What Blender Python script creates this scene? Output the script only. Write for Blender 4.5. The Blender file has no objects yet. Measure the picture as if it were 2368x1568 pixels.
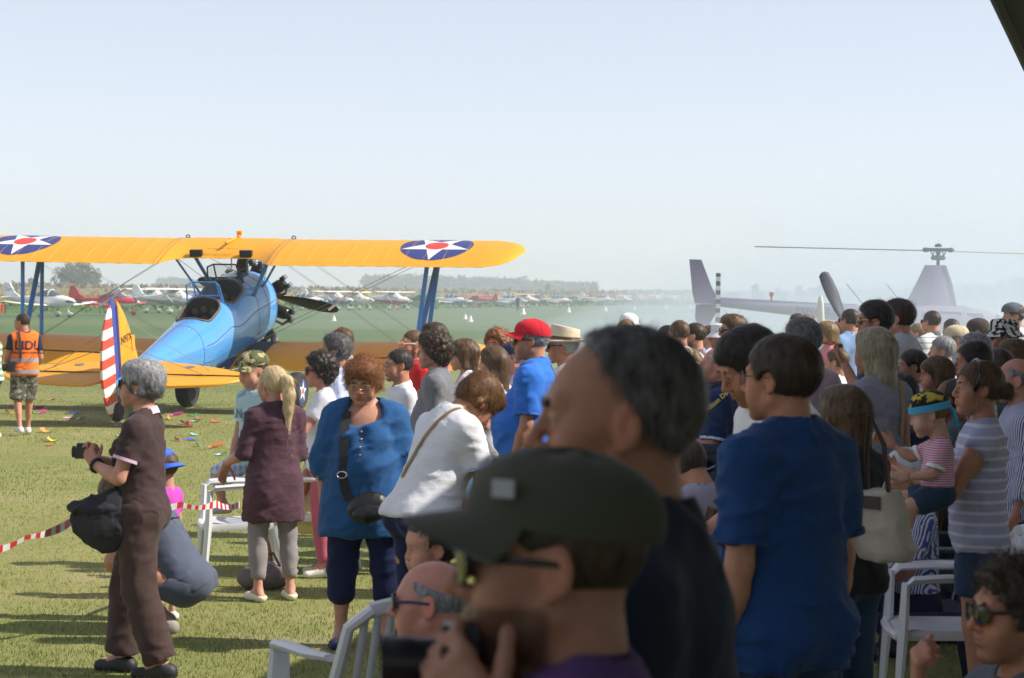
import bpy, bmesh, math, random
import numpy as np
from mathutils import Vector, Matrix, Euler
from mathutils.bvhtree import BVHTree
sc = bpy.context.scene
C = bpy.context.collection
R = math.radians
pi = math.pi
random.seed(7)
RNG = np.random.default_rng(11)

# ------------------------------------------------------------------ camera
CAMH = 1.92
FPX = 5200.0            # focal length in pixels of a 2368 px wide picture
PITCH = math.atan((784 - 682) / FPX)
ROLL = R(0.6)
_f = Vector((0, math.cos(PITCH), -math.sin(PITCH)))
_r = Vector((1, 0, 0))
_u = _r.cross(_f)
CR = _r * math.cos(ROLL) + _u * math.sin(ROLL)
CU = _u * math.cos(ROLL) - _r * math.sin(ROLL)
cd = bpy.data.cameras.new('camera')
cam = bpy.data.objects.new('camera', cd)
C.objects.link(cam)
cam.matrix_world = Matrix(((CR.x, CU.x, -_f.x, 0), (CR.y, CU.y, -_f.y, 0), (CR.z, CU.z, -_f.z, CAMH), (0, 0, 0, 1)))
cd.sensor_width = 36.0
cd.lens = 36.0 * FPX / 2368
cd.clip_start = 0.2
cd.clip_end = 20000
cd.dof.use_dof = True
cd.dof.focus_distance = 17.0
cd.dof.aperture_fstop = 8.0
sc.camera = cam

def at(px, py, Y):
    """world point seen at picture position (px, py; 2368 wide) at distance Y from the camera along +Y"""
    d = _f + CR * ((px - 1184) / FPX) + CU * ((784 - py) / FPX)
    d = d * (Y / d.y)
    return Vector((d.x, Y, CAMH + d.z))
def gnd(px, py):
    d = _f + CR * ((px - 1184) / FPX) + CU * ((784 - py) / FPX)
    t = -CAMH / d.z
    return Vector((d.x * t, d.y * t, 0))

# ------------------------------------------------------------------ sky, sun, exposure
SUN_EL = R(42)
SUN_AZ = R(-6)          # measured from +X towards +Y (negative: slightly behind the camera)
w = bpy.data.worlds.new('World')
sc.world = w
w.use_nodes = True
nt = w.node_tree
nt.nodes.clear()
wo = nt.nodes.new('ShaderNodeOutputWorld')
bg = nt.nodes.new('ShaderNodeBackground')
sky = nt.nodes.new('ShaderNodeTexSky')
sky.sky_type = 'NISHITA'
sky.sun_disc = False
sky.sun_elevation = SUN_EL
sky.sun_rotation = R(90) - SUN_AZ
sky.altitude = 0
sky.air_density = 0.75
sky.dust_density = 0.25
sky.ozone_density = 3.0
bg.inputs['Strength'].default_value = 0.05
hsv = nt.nodes.new('ShaderNodeHueSaturation'); hsv.inputs['Saturation'].default_value = .52
nt.links.new(sky.outputs[0], hsv.inputs['Color'])
nt.links.new(hsv.outputs[0], bg.inputs['Color'])
veil = nt.nodes.new('ShaderNodeBackground')      # even white-blue veil of a hazy late summer sky
veil.inputs['Color'].default_value = (.090, .087, .100, 1)
addw = nt.nodes.new('ShaderNodeAddShader')
nt.links.new(bg.outputs[0], addw.inputs[0])
nt.links.new(veil.outputs[0], addw.inputs[1])
nt.links.new(addw.outputs[0], wo.inputs['Surface'])
sl = bpy.data.lights.new('sun', 'SUN')
sl.energy = 2.7
sl.angle = R(0.6)
sl.color = (1.0, 0.93, 0.82)
so = bpy.data.objects.new('sun', sl)
C.objects.link(so)
sdir = Vector((math.cos(SUN_EL) * math.cos(SUN_AZ), math.cos(SUN_EL) * math.sin(SUN_AZ), math.sin(SUN_EL)))
so.rotation_euler = sdir.to_track_quat('Z', 'Y').to_euler()
so.location = (20, 0, 30)
vs = sc.view_settings
vs.view_transform = 'Standard'
vs.look = 'None'
vs.exposure = 1.29
vs.gamma = 1.0
vs.use_curve_mapping = False
sc.cycles.use_denoising = True
sc.cycles.max_bounces = 8
sc.cycles.diffuse_bounces = 3
sc.cycles.transparent_max_bounces = 24
sc.cycles.volume_bounces = 3
sc.cycles.use_adaptive_sampling = True
sc.cycles.adaptive_threshold = 0.02
sc.cycles.caustics_reflective = False
sc.cycles.caustics_refractive = False

# ------------------------------------------------------------------ objects
def tag(o, label=None, cat=None, group=None, kind=None):
    if label: o['label'] = label
    if cat: o['category'] = cat
    if group: o['group'] = group
    if kind: o['kind'] = kind
    return o
def empty(name, loc=(0, 0, 0), rz=0.0, parent=None):
    o = bpy.data.objects.new(name, None)
    C.objects.link(o)
    o.location = loc
    o.rotation_euler = (0, 0, rz)
    o.empty_display_size = 0.1
    if parent: o.parent = parent
    return o
def mesh_np(name, V, Q, mat=None, parent=None, smooth=True, col=None):
    """V (n,3) array, Q (m,k) array of k-gons"""
    me = bpy.data.meshes.new(name)
    V = np.asarray(V, np.float32); Q = np.asarray(Q, np.int32)
    m, k = Q.shape
    me.vertices.add(len(V)); me.vertices.foreach_set('co', V.ravel())
    me.loops.add(m * k); me.loops.foreach_set('vertex_index', Q.ravel())
    me.polygons.add(m)
    me.polygons.foreach_set('loop_start', np.arange(0, m * k, k, dtype=np.int32))
    if smooth: me.polygons.foreach_set('use_smooth', np.ones(m, bool))
    me.update(calc_edges=True)
    if col is not None:
        a = me.attributes.new('col', 'FLOAT_COLOR', 'POINT')
        c4 = np.ones((len(V), 4), np.float32); c4[:, :3] = col
        a.data.foreach_set('color', c4.ravel())
    o = bpy.data.objects.new(name, me)
    C.objects.link(o)
    if mat: me.materials.append(mat)
    if parent: o.parent = parent
    return o

class MB:
    """collects shapes for ONE mesh object"""
    def __init__(s): s.v = []; s.f = []; s.m = []
    def add(s, vs_, fs, mi=0, M=None):
        b = len(s.v)
        for p in vs_:
            p = Vector(p)
            s.v.append(M @ p if M is not None else p)
        for f in fs:
            s.f.append([i + b for i in f]); s.m.append(mi)
    def box(s, x0, x1, y0, y1, z0, z1, mi=0, M=None):
        vs_ = [(x, y, z) for z in (z0, z1) for y in (y0, y1) for x in (x0, x1)]
        s.add(vs_, [(0, 2, 3, 1), (4, 5, 7, 6), (0, 1, 5, 4), (2, 6, 7, 3), (0, 4, 6, 2), (1, 3, 7, 5)], mi, M)
    def rings(s, rings, mi=0, closed=True, caps=True, M=None):
        n = len(rings[0]); vs_ = [p for r in rings for p in r]; fs = []
        for i in range(len(rings) - 1):
            for j in range(n if closed else n - 1):
                k = (j + 1) % n
                fs.append((i * n + j, i * n + k, (i + 1) * n + k, (i + 1) * n + j))
        if caps and closed:
            fs.append(tuple(range(n - 1, -1, -1)))
            fs.append(tuple((len(rings) - 1) * n + j for j in range(n)))
        s.add(vs_, fs, mi, M)
    def tube(s, path, rad, n=8, mi=0, M=None, flat=None, caps=True):
        """path of points, one radius or a list; flat=(a,b): elliptic section scale (a along side, b along up)"""
        path = [Vector(p) for p in path]
        if not hasattr(rad, '__len__'): rad = [rad] * len(path)
        rings = []; up = None
        for i, p in enumerate(path):
            t = (path[min(i + 1, len(path) - 1)] - path[max(i - 1, 0)])
            if t.length < 1e-9: t = Vector((0, 0, 1))
            t.normalize()
            if up is None:
                up = Vector((0, 0, 1)) if abs(t.z) < 0.9 else Vector((0, 1, 0))
            sd = t.cross(up)
            if sd.length < 1e-6: sd = t.orthogonal()
            sd.normalize(); up = sd.cross(t).normalized()
            a, b = flat or (1, 1)
            rings.append([p + sd * (math.cos(2 * pi * j / n) * rad[i] * a) + up * (math.sin(2 * pi * j / n) * rad[i] * b) for j in range(n)])
        s.rings(rings, mi, True, caps, M)
    def lathe(s, prof, n=16, mi=0, M=None, caps=True):
        """prof: list of (r, z) turned about z"""
        rings = [[Vector((r * math.cos(2 * pi * j / n), r * math.sin(2 * pi * j / n), z)) for j in range(n)] for r, z in prof]
        s.rings(rings, mi, True, caps, M)
    def ball(s, c, r, n=10, mi=0, M=None):
        r = Vector(r) if hasattr(r, '__len__') else Vector((r, r, r)); c = Vector(c)
        rings = []
        for i in range(n + 1):
            t = pi * i / n; a = max(math.sin(t), 1e-3)
            rings.append([c + Vector((r.x * a * math.cos(2 * pi * j / (n + 2)), r.y * a * math.sin(2 * pi * j / (n + 2)), -r.z * math.cos(t))) for j in range(n + 2)])
        s.rings(rings, mi, True, True, M)
    def sheet(s, pts, mi=0, M=None): s.add(pts, [tuple(range(len(pts)))], mi, M)
    def build(s, name, mats, parent=None, smooth=True, angle=35):
        me = bpy.data.meshes.new(name)
        me.from_pydata([tuple(v) for v in s.v], [], s.f)
        if not isinstance(mats, (list, tuple)): mats = [mats]
        for m in mats: me.materials.append(m)
        me.polygons.foreach_set('material_index', s.m)
        if smooth: 
            me.polygons.foreach_set('use_smooth', [True] * len(s.f))
            me.update()
            try: me.set_sharp_from_angle(angle=R(angle))
            except Exception: pass
        me.update()
        o = bpy.data.objects.new(name, me)
        C.objects.link(o)
        if parent: o.parent = parent
        return o
def copy_tree(o, parent=None):
    c = o.copy(); C.objects.link(c)
    if parent: c.parent = parent
    for ch in list(o.children): copy_tree(ch, c)
    return c
def look(frm, to, up=(0, 0, 1)):
    """matrix whose local z runs from frm to to"""
    z = (Vector(to) - Vector(frm)).normalized(); up = Vector(up)
    if abs(z.dot(up)) > .98: up = Vector((0, 1, 0))
    x = up.cross(z).normalized(); y = z.cross(x)
    m = Matrix((x, y, z)).transposed().to_4x4(); m.translation = Vector(frm)
    return m

# ------------------------------------------------------------------ materials
_mats = {}
def nodes_of(name):
    m = bpy.data.materials.new(name); m.use_nodes = True
    n = m.node_tree; b = n.nodes['Principled BSDF']
    return m, n, b
def mixrgb(n, fac, a, b, blend='MIX'):
    x = n.nodes.new('ShaderNodeMix'); x.data_type = 'RGBA'; x.blend_type = blend
    for sock, val in ((x.inputs[0], fac), (x.inputs[6], a), (x.inputs[7], b)):
        if hasattr(val, 'is_linked'): n.links.new(val, sock)
        elif hasattr(val, '__len__'): sock.default_value = (*val[:3], 1)
        else: sock.default_value = val
    return x.outputs[2]
def noise(n, scale, detail=4, rough=.55, coord='Object', sc3=None):
    t = n.nodes.new('ShaderNodeTexCoord'); z = n.nodes.new('ShaderNodeTexNoise')
    z.inputs['Scale'].default_value = scale; z.inputs['Detail'].default_value = detail; z.inputs['Roughness'].default_value = rough
    src = t.outputs[coord]
    if sc3:
        mp = n.nodes.new('ShaderNodeMapping'); mp.inputs['Scale'].default_value = sc3
        n.links.new(src, mp.inputs[0]); src = mp.outputs[0]
    n.links.new(src, z.inputs['Vector'])
    return z.outputs['Fac']
def ramp(n, src, stops, interp='LINEAR'):
    r = n.nodes.new('ShaderNodeValToRGB'); r.color_ramp.interpolation = interp
    el = r.color_ramp.elements
    while len(el) < len(stops): el.new(.5)
    for e, (p, c) in zip(el, stops):
        e.position = p; e.color = (*c, 1) if hasattr(c, '__len__') else (c, c, c, 1)
    n.links.new(src, r.inputs[0])
    return r.outputs[0]
def math_(n, op, a, b=None):
    x = n.nodes.new('ShaderNodeMath'); x.operation = op
    for i, val in enumerate((a, b)):
        if val is None: continue
        if hasattr(val, 'is_linked'): n.links.new(val, x.inputs[i])
        else: x.inputs[i].default_value = val
    return x.outputs[0]
def bump(n, b, src, strength=.3, dist=.01):
    x = n.nodes.new('ShaderNodeBump'); x.inputs['Strength'].default_value = strength; x.inputs['Distance'].default_value = dist
    n.links.new(src, x.inputs['Height']); n.links.new(x.outputs[0], b.inputs['Normal'])
def paint(name, col, rough=.4, metal=0.0, var=.12, scale=3.0, bmp=0.0, bscale=40, coat=0.0):
    key = ('paint', name)
    if key in _mats: return _mats[key]
    m, n, b = nodes_of(name)
    f = noise(n, scale, 5)
    c = mixrgb(n, f, [x * (1 - var) for x in col], [min(1, x * (1 + var)) for x in col])
    n.links.new(c, b.inputs['Base Color'])
    b.inputs['Roughness'].default_value = rough; b.inputs['Metallic'].default_value = metal
    if coat: b.inputs['Coat Weight'].default_value = coat
    if bmp: bump(n, b, noise(n, bscale, 4), bmp, .01)
    _mats[key] = m
    return m
def leaf_shader(name, a, b_, tr=.35):
    m, n, b = nodes_of(name)
    g_ = n.nodes.new('ShaderNodeAttribute'); g_.attribute_name = 'col'
    c = mixrgb(n, g_.outputs['Fac'], a, b_); n.links.new(c, b.inputs['Base Color'])
    b.inputs['Roughness'].default_value = .8; b.inputs['Specular IOR Level'].default_value = .15
    t = n.nodes.new('ShaderNodeBsdfTranslucent'); n.links.new(c, t.inputs['Color'])
    x = n.nodes.new('ShaderNodeMixShader'); x.inputs[0].default_value = tr
    n.links.new(b.outputs[0], x.inputs[1]); n.links.new(t.outputs[0], x.inputs[2])
    n.links.new(x.outputs[0], [q for q in n.nodes if q.type == 'OUTPUT_MATERIAL'][0].inputs[0])
    return m
def glassy(name, col, rough=.05, alpha=.35):
    key = ('glass', name)
    if key in _mats: return _mats[key]
    m, n, b = nodes_of(name)
    b.inputs['Base Color'].default_value = (*col, 1); b.inputs['Roughness'].default_value = rough
    b.inputs['Alpha'].default_value = alpha
    _mats[key] = m
    return m
def band(n, src, freq, duty=.5, off=0.0, soft=.04):
    """0/1 stripes along a scalar"""
    x = math_(n, 'FRACT', math_(n, 'ADD', math_(n, 'MULTIPLY', src, freq), off))
    return ramp(n, x, [(0, 0), (duty - soft, 0), (duty, 1), (1 - soft, 1), (1, 0)])
def cloth(name, col, kind='plain', col2=None, p=None, rough=.85, bmp=.16):
    """kinds: plain, hstripe, vstripe, plaid, camo, heather, print, linen"""
    key = ('cloth', name)
    if key in _mats: return _mats[key]
    m, n, b = nodes_of(name)
    b.inputs['Roughness'].default_value = rough
    b.inputs['Specular IOR Level'].default_value = .25
    b.inputs['Sheen Weight'].default_value = .08
    tc = n.nodes.new('ShaderNodeTexCoord'); sp = n.nodes.new('ShaderNodeSeparateXYZ')
    n.links.new(tc.outputs['Object'], sp.inputs[0])
    fine = noise(n, 9, 5, .6)
    c = mixrgb(n, fine, [x * .86 for x in col], [min(1, x * 1.12) for x in col])
    if kind == 'hstripe':
        c = mixrgb(n, band(n, sp.outputs[2], *p), c, col2)
    elif kind == 'vstripe':
        ang = math_(n, 'ARCTAN2', sp.outputs[0], sp.outputs[1])
        c = mixrgb(n, band(n, ang, *p), c, col2)
    elif kind == 'xstripe':
        s2 = math_(n, 'ADD', sp.outputs[0], math_(n, 'MULTIPLY', sp.outputs[2], .15))
        s2 = math_(n, 'ADD', s2, math_(n, 'MULTIPLY', sp.outputs[1], .8))
        c = mixrgb(n, band(n, s2, *p), c, col2)
    elif kind == 'plaid':
        v = band(n, math_(n, 'ADD', sp.outputs[0], sp.outputs[1]), *p); h = band(n, sp.outputs[2], *p)
        c = mixrgb(n, math_(n, 'MULTIPLY', math_(n, 'ADD', v, h), .5), c, col2)
    elif kind == 'camo':
        z1 = noise(n, p[0], 2, .5); z2 = noise(n, p[0] * 1.7, 2, .5, sc3=(1.2, .8, 1.5))
        c = mixrgb(n, ramp(n, z1, [(.47, 0), (.5, 1)]), c, col2)
        c = mixrgb(n, ramp(n, z2, [(.56, 0), (.59, 1)]), c, p[1])
        c = mixrgb(n, ramp(n, noise(n, p[0] * 1.2, 2, .5, sc3=(.9, 1.3, 1.1)), [(.33, 1), (.36, 0)]), c, p[2])
    elif kind == 'heather':
        c = mixrgb(n, ramp(n, noise(n, 140, 3, .7), [(.35, 0), (.65, 1)]), c, col2)
    elif kind == 'print':
        z = noise(n, p[0], 3, .6); c = mixrgb(n, ramp(n, z, [(p[1] - .03, 0), (p[1], 1)]), c, col2)
    elif kind == 'check':
        ck = n.nodes.new('ShaderNodeTexVoronoi'); ck.inputs['Scale'].default_value = p[0]
        n.links.new(tc.outputs['Object'], ck.inputs['Vector'])
        c = mixrgb(n, ramp(n, ck.outputs['Distance'], [(.3, 0), (.36, 1)]), c, col2)
    n.links.new(c, b.inputs['Base Color'])
    bump(n, b, math_(n, 'ADD', noise(n, 22, 5, .6, sc3=(1, 1, 2.0)), math_(n, 'MULTIPLY', noise(n, 220, 2), .15)), bmp, .012)
    _mats[key] = m
    return m
def attr_mat(name, rough=.52, bmp=.28, bscale=150, spec=.3):
    """colour from the mesh's own colour attribute (skin, lips, stubble)"""
    key = ('attr', name)
    if key in _mats: return _mats[key]
    m, n, b = nodes_of(name)
    a = n.nodes.new('ShaderNodeAttribute'); a.attribute_name = 'col'
    c = mixrgb(n, noise(n, 26, 6, .65), (.76, .72, .72), (1.2, 1.18, 1.17))
    c = mixrgb(n, ramp(n, noise(n, 170, 3, .6), [(.3, 0), (.7, 1)]), mixrgb(n, 1.0, c, (.88, .84, .83), 'MULTIPLY'), c)
    n.links.new(mixrgb(n, 1.0, a.outputs['Color'], c, 'MULTIPLY'), b.inputs['Base Color'])
    b.inputs['Roughness'].default_value = rough; b.inputs['Specular IOR Level'].default_value = spec
    b.inputs['Subsurface Weight'].default_value = .06; b.inputs['Subsurface Radius'].default_value = (.01, .004, .002)
    bump(n, b, noise(n, bscale, 4), bmp, .004)
    _mats[key] = m
    return m
def hair_mat(name, dark, light, rough=.45):
    key = ('hair', name)
    if key in _mats: return _mats[key]
    m, n, b = nodes_of(name)
    a = noise(n, 70, 4, .65, sc3=(1, 1, .25)); g = n.nodes.new('ShaderNodeAttribute'); g.attribute_name = 'col'
    c = mixrgb(n, ramp(n, a, [(.3, 0), (.7, 1)]), dark, light)
    c = mixrgb(n, 1.0, c, g.outputs['Color'], 'MULTIPLY')
    n.links.new(c, b.inputs['Base Color'])
    b.inputs['Roughness'].default_value = rough; b.inputs['Specular IOR Level'].default_value = .3
    bump(n, b, noise(n, 160, 3, .6, sc3=(1, 1, .3)), .4, .006)
    _mats[key] = m
    return m
def text_mesh(name, body, size, mat, parent, M, extrude=.001, shear=0.0, align='CENTER'):
    cu = bpy.data.curves.new(name, 'FONT'); cu.body = body; cu.size = size; cu.extrude = extrude
    cu.align_x = align; cu.align_y = 'CENTER'; cu.shear = shear; cu.resolution_u = 3
    t = bpy.data.objects.new(name, cu)
    me = bpy.data.meshes.new_from_object(t)
    bpy.data.objects.remove(t)
    me.materials.clear(); me.materials.append(mat)
    o = bpy.data.objects.new(name, me); C.objects.link(o)
    o.parent = parent; o.matrix_local = M
    return o
# ------------------------------------------------------------------ ground, crops, trees, air
def vnoise(P, seed=0):
    """value noise on (n,3) points, -1..1"""
    P = np.asarray(P, np.float64); I = np.floor(P).astype(np.int64); f = P - I; f = f * f * (3 - 2 * f)
    def h(ix, iy, iz):
        v = (ix * 374761393 + iy * 668265263 + iz * 2147483647 + seed * 1274126177) & 0xffffffff
        v = ((v ^ (v >> 13)) * 1274126177) & 0xffffffff
        v = v ^ (v >> 16)
        return (v & 0xffff) / 32767.5 - 1
    r = 0
    for dx in (0, 1):
        for dy in (0, 1):
            for dz in (0, 1):
                wgt = (f[:, 0] if dx else 1 - f[:, 0]) * (f[:, 1] if dy else 1 - f[:, 1]) * (f[:, 2] if dz else 1 - f[:, 2])
                r = r + wgt * h(I[:, 0] + dx, I[:, 1] + dy, I[:, 2] + dz)
    return r
def ground_mat():
    m, n, b = nodes_of('mown_grass')
    big = noise(n, .22, 6, .6); mid = noise(n, 1.6, 6, .65); fine = noise(n, 26, 4, .7)
    c = mixrgb(n, ramp(n, mid, [(.34, 0), (.66, 1)]), (.190, .225, .066), (.305, .285, .120))
    c = mixrgb(n, ramp(n, big, [(.40, 0), (.62, 1)]), c, (.175, .215, .065))
    c = mixrgb(n, ramp(n, fine, [(.3, 0), (.7, 1)]), c, mixrgb(n, .5, c, (.29, .25, .10)))
    c = mixrgb(n, ramp(n, noise(n, .55, 7, .7), [(.56, 0), (.70, 1)]), c, (.33, .28, .165))
    # away from the crowd the airfield is a fresher green
    tc = n.nodes.new('ShaderNodeTexCoord'); sp = n.nodes.new('ShaderNodeSeparateXYZ'); n.links.new(tc.outputs['Object'], sp.inputs[0])
    far = ramp(n, math_(n, 'DIVIDE', sp.outputs[1], 200.0), [(.16, 0), (.36, 1)])
    strip = noise(n, .05, 5, .6, sc3=(.25, 1, 1))
    gr = mixrgb(n, ramp(n, strip, [(.42, 0), (.6, 1)]), (.088, .145, .062), (.130, .165, .075))
    c = mixrgb(n, far, c, gr)
    n.links.new(c, b.inputs['Base Color']); b.inputs['Roughness'].default_value = .95; b.inputs['Specular IOR Level'].default_value = .15
    bump(n, b, math_(n, 'ADD', fine, noise(n, 90, 3)), .5, .02)
    return m
GM = ground_mat()
g = MB(); s = 9000.0
g.sheet([(-s, -300, 0), (s, -300, 0), (s, 9000, 0), (-s, 9000, 0)])
tag(g.build('airfield_ground', GM, smooth=False), kind='structure')

def leafy_mat(name, a, b_, rough=.8):
    m, n, b = nodes_of(name)
    g_ = n.nodes.new('ShaderNodeAttribute'); g_.attribute_name = 'col'
    n.links.new(mixrgb(n, g_.outputs['Fac'], a, b_), b.inputs['Base Color'])
    b.inputs['Roughness'].default_value = rough; b.inputs['Specular IOR Level'].default_value = .2
    return m
# grass blades where the lens can tell them apart
def grass(name, n, region, hgt, wid, mat):
    Y = region[0] + (region[1] - region[0]) * RNG.random(n) ** 1.9
    px0, px1 = region[2], region[3]
    X = (px0 + (px1 - px0) * RNG.random(n) - 1184) / FPX * Y
    pt = np.c_[X, Y, np.zeros(n)]
    clump = vnoise(pt * 2.2, 5) * .5 + vnoise(pt * 7, 6) * .5
    hh = hgt * (.55 + .7 * RNG.random(n)) * (1 + .5 * clump)
    a = RNG.random(n) * 2 * pi; lean = RNG.random(n) * .7
    wv = np.c_[np.cos(a), np.sin(a), np.zeros(n)] * (wid * (1 + Y / 25))[:, None] * .5
    b2 = RNG.random(n) * 2 * pi
    tip = pt + np.c_[np.cos(b2) * lean * hh, np.sin(b2) * lean * hh, hh]
    V = np.stack([pt - wv, pt + wv, tip], 1).reshape(-1, 3)
    Q = np.arange(3 * n).reshape(n, 3)
    dry = np.clip(.5 + .8 * vnoise(pt * .55, 9) + .3 * vnoise(pt * 2.1, 19) + .3 * RNG.standard_normal(n), 0, 1)
    col = np.repeat(np.c_[dry, dry, dry], 3, 0)
    o = mesh_np(name, V, Q, mat, None, False, col)
    return tag(o, kind='stuff', label='short dry mown grass blades across the airfield', cat='grass')
grass('grass_blades', 240000, (9.0, 48.0, -60, 2430), .021, .0036, leaf_shader('grass_blade', (.17, .225, .058), (.44, .40, .17), .45))

# crops: soy that starts behind the parked aeroplanes, maize behind it
def along(p, d, t, off):
    d = np.array(d) / np.linalg.norm(d); nrm = np.array([-d[1], d[0]])
    return np.array(p) + d * t + nrm * off
CD = (64, 260)
def crop(name, n, p0, t0, t1, o0, o1, z0, z1, h, sz, mat, label, cols):
    """leaf-sized triangles over a strip beside the line p0 + t*CD, plus the soil body under them"""
    t = t0 + (t1 - t0) * RNG.random(n) ** 1.6; o = o0 + (o1 - o0) * RNG.random(n) ** 1.8
    d = np.array(CD) / np.linalg.norm(CD); nr = np.array([-d[1], d[0]])
    P = np.array(p0) + t[:, None] * d + o[:, None] * nr
    zb = z0 + (z1 - z0) * (o - o0) / (o1 - o0)
    hh = zb + h * (.15 + .85 * RNG.random(n) ** .5)
    c = np.c_[P, hh]
    e1 = RNG.standard_normal((n, 3)); e1[:, 2] *= .8; e2 = RNG.standard_normal((n, 3))
    scl = sz * (1 + t / 300)
    V = np.stack([c + e1 * scl[:, None], c - e1 * scl[:, None] * .6, c + e2 * scl[:, None]], 1)
    V[:, :, 2] = np.maximum(V[:, :, 2], .02)
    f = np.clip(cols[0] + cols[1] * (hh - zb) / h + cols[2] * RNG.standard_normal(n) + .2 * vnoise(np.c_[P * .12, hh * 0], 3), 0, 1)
    vv = V.reshape(-1, 3); cc = np.repeat(np.c_[f, f, f], 3, 0); Q = np.arange(3 * n).reshape(n, 3)
    # body: rows of a sheet that closes the gaps low between the leaves
    k = 40; tt = np.linspace(t0, t1, k); B = []
    for a in tt:
        for off, z in ((o0 + .6, 0), (o0 + .8, z0 + h * .72), (o1, z1 + h * .80), (o1 + .5, 0)):
            q = np.array(p0) + a * d + off * nr; B.append((q[0], q[1], z))
    B = np.array(B); base = len(vv); tri = []
    for i in range(k - 1):
        for j in range(3):
            a, b_, c_, d_ = base + i * 4 + j, base + i * 4 + j + 1, base + i * 4 + j + 5, base + i * 4 + j + 4
            tri += [(a, b_, c_), (a, c_, d_)]
    vv = np.r_[vv, B]; cc = np.r_[cc, np.full((len(B), 3), .35)]; Q = np.r_[Q, np.array(tri)]
    return tag(mesh_np(name, vv, Q, mat, None, False, cc), label, 'crop', kind='stuff')
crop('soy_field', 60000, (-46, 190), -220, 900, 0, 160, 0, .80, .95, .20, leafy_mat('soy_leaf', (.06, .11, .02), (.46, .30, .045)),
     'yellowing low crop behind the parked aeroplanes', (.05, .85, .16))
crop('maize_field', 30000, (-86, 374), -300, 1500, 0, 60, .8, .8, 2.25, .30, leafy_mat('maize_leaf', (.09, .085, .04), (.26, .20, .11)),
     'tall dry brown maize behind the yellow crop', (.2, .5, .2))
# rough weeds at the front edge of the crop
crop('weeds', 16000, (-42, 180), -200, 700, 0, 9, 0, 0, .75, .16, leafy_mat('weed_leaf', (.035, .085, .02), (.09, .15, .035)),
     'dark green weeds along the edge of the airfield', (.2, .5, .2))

LEAF_A = leafy_mat('tree_leaf', (.022, .045, .014), (.085, .125, .040))
BARK = paint('bark', (.09, .07, .05), .9, bmp=.4, bscale=8)
def tree(px, ytop, wpx, d, n, label, shape='round', group=None, base=0.0, mat=None):
    top = at(px, ytop, d); H = top.z - base; wdt = wpx / FPX * d
    root = empty('poplar_tree' if shape == 'poplar' else 'broadleaf_tree', (top.x, d, base))
    tag(root, label, 'tree', group)
    mb = MB(); mb.tube([(0, 0, 0), (.02 * H, 0, .25 * H), (0, .01 * H, .55 * H)], [.035 * H, .025 * H, .01 * H], 7)
    for k in range(5):
        a = k * 2.4; mb.tube([(0, 0, .22 * H + .05 * k * H), (math.cos(a) * wdt * .28, math.sin(a) * wdt * .28, .5 * H + .05 * k * H)], [.014 * H, .004 * H], 5)
    mb.build('trunk', BARK, root)
    rs = np.random.default_rng(int(px * 7 + d))
    nb = max(6, n // 160)
    # clumps of leaves through the crown's volume
    u = rs.standard_normal((nb, 3)); u /= np.linalg.norm(u, axis=1)[:, None]; u *= (rs.random(nb) ** .45)[:, None]
    rad = np.array([wdt * .5, wdt * .5, H * (.5 if shape == 'poplar' else .44)]) * .82
    cen = u * rad + np.array([0, 0, H * (.52 if shape == 'poplar' else .55)])
    if shape != 'poplar': cen[:, :2] *= (1.12 - .38 * np.clip((cen[:, 2] / H - .3), 0, 1))[:, None]
    ci = rs.integers(0, nb, n)
    lr = (wdt * .13 + H * .03) * (.7 + .6 * rs.random(nb))
    v = rs.standard_normal((n, 3)); v /= np.linalg.norm(v, axis=1)[:, None]
    P = cen[ci] + v * lr[ci][:, None] * (rs.random(n) ** .35)[:, None]
    P[:, 2] = np.clip(P[:, 2], .03 * H, H)
    sz = .029 * (H + wdt) * .5 * (.6 + .8 * rs.random(n)) * (2600 / max(n, 600)) ** .3
    e1 = rs.standard_normal((n, 3)); e2 = rs.standard_normal((n, 3))
    V = np.stack([P + e1 * sz[:, None], P - e1 * sz[:, None], P + e2 * sz[:, None]], 1).reshape(-1, 3)
    f = np.clip(rs.random(nb)[ci] * .7 + .3 * rs.random(n), 0, 1)
    mesh_np('crown', V, np.arange(3 * n).reshape(n, 3), mat or LEAF_A, root, False, np.repeat(np.c_[f, f, f], 3, 0))
    return root
tree(178, 603, 104, 560, 9500, 'big dark bushy tree standing beyond the maize between blue wing struts')
tree(70, 640, 24, 620, 700, 'small round tree beyond the maize at far left of field')
tree(122, 640, 20, 620, 600, 'narrow small tree beyond the maize left of the big bushy tree')
tree(156, 652, 18, 640, 400, 'low bush at left foot of the big bushy tree')
for i, (px, yt, wp) in enumerate(((717, 660, 11), (735, 660, 9), (761, 661, 20), (783, 665, 9), (831, 664, 20), (955, 664, 17), (1050, 664, 20), (1090, 665, 14), (1124, 663, 28), (1174, 662, 20), (1208, 666, 12), (1160, 666, 12), (1316, 668, 16))):
    lab = ['first of the small round trees right of the engine on the skyline', 'second of the small round trees right of the engine on the skyline',
           'third small round tree right of the engine, wider than its neighbours', 'tiny bush right of three small round trees on the skyline',
           'round tree just left of the long blue wood', 'pale round tree in front of the long wood at its left half', 'round tree in front of the wood left of the blue wing struts',
           'small bush directly behind the right wing struts', 'wide round tree in front of the wood right of the wing struts', 'tall round tree at the lower right end of the wood',
           'tiny bush left of the slim poplar', 'small bush between two wide round trees before the wood', 'low bush right of the slim poplar'][i]
    tree(px, yt, wp, 780 + 20 * (i % 4), 420, lab, group='small trees on the skyline before the wood')
tree(1267, 637, 13, 900, 900, 'slim tall poplar standing alone above the wood', 'poplar')
tree(1424, 676, 14, 1000, 300, 'small blue bush right of the wood, first of a pair')
tree(1447, 674, 20, 1000, 400, 'wider blue bush right of the wood, second of a pair')
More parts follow.
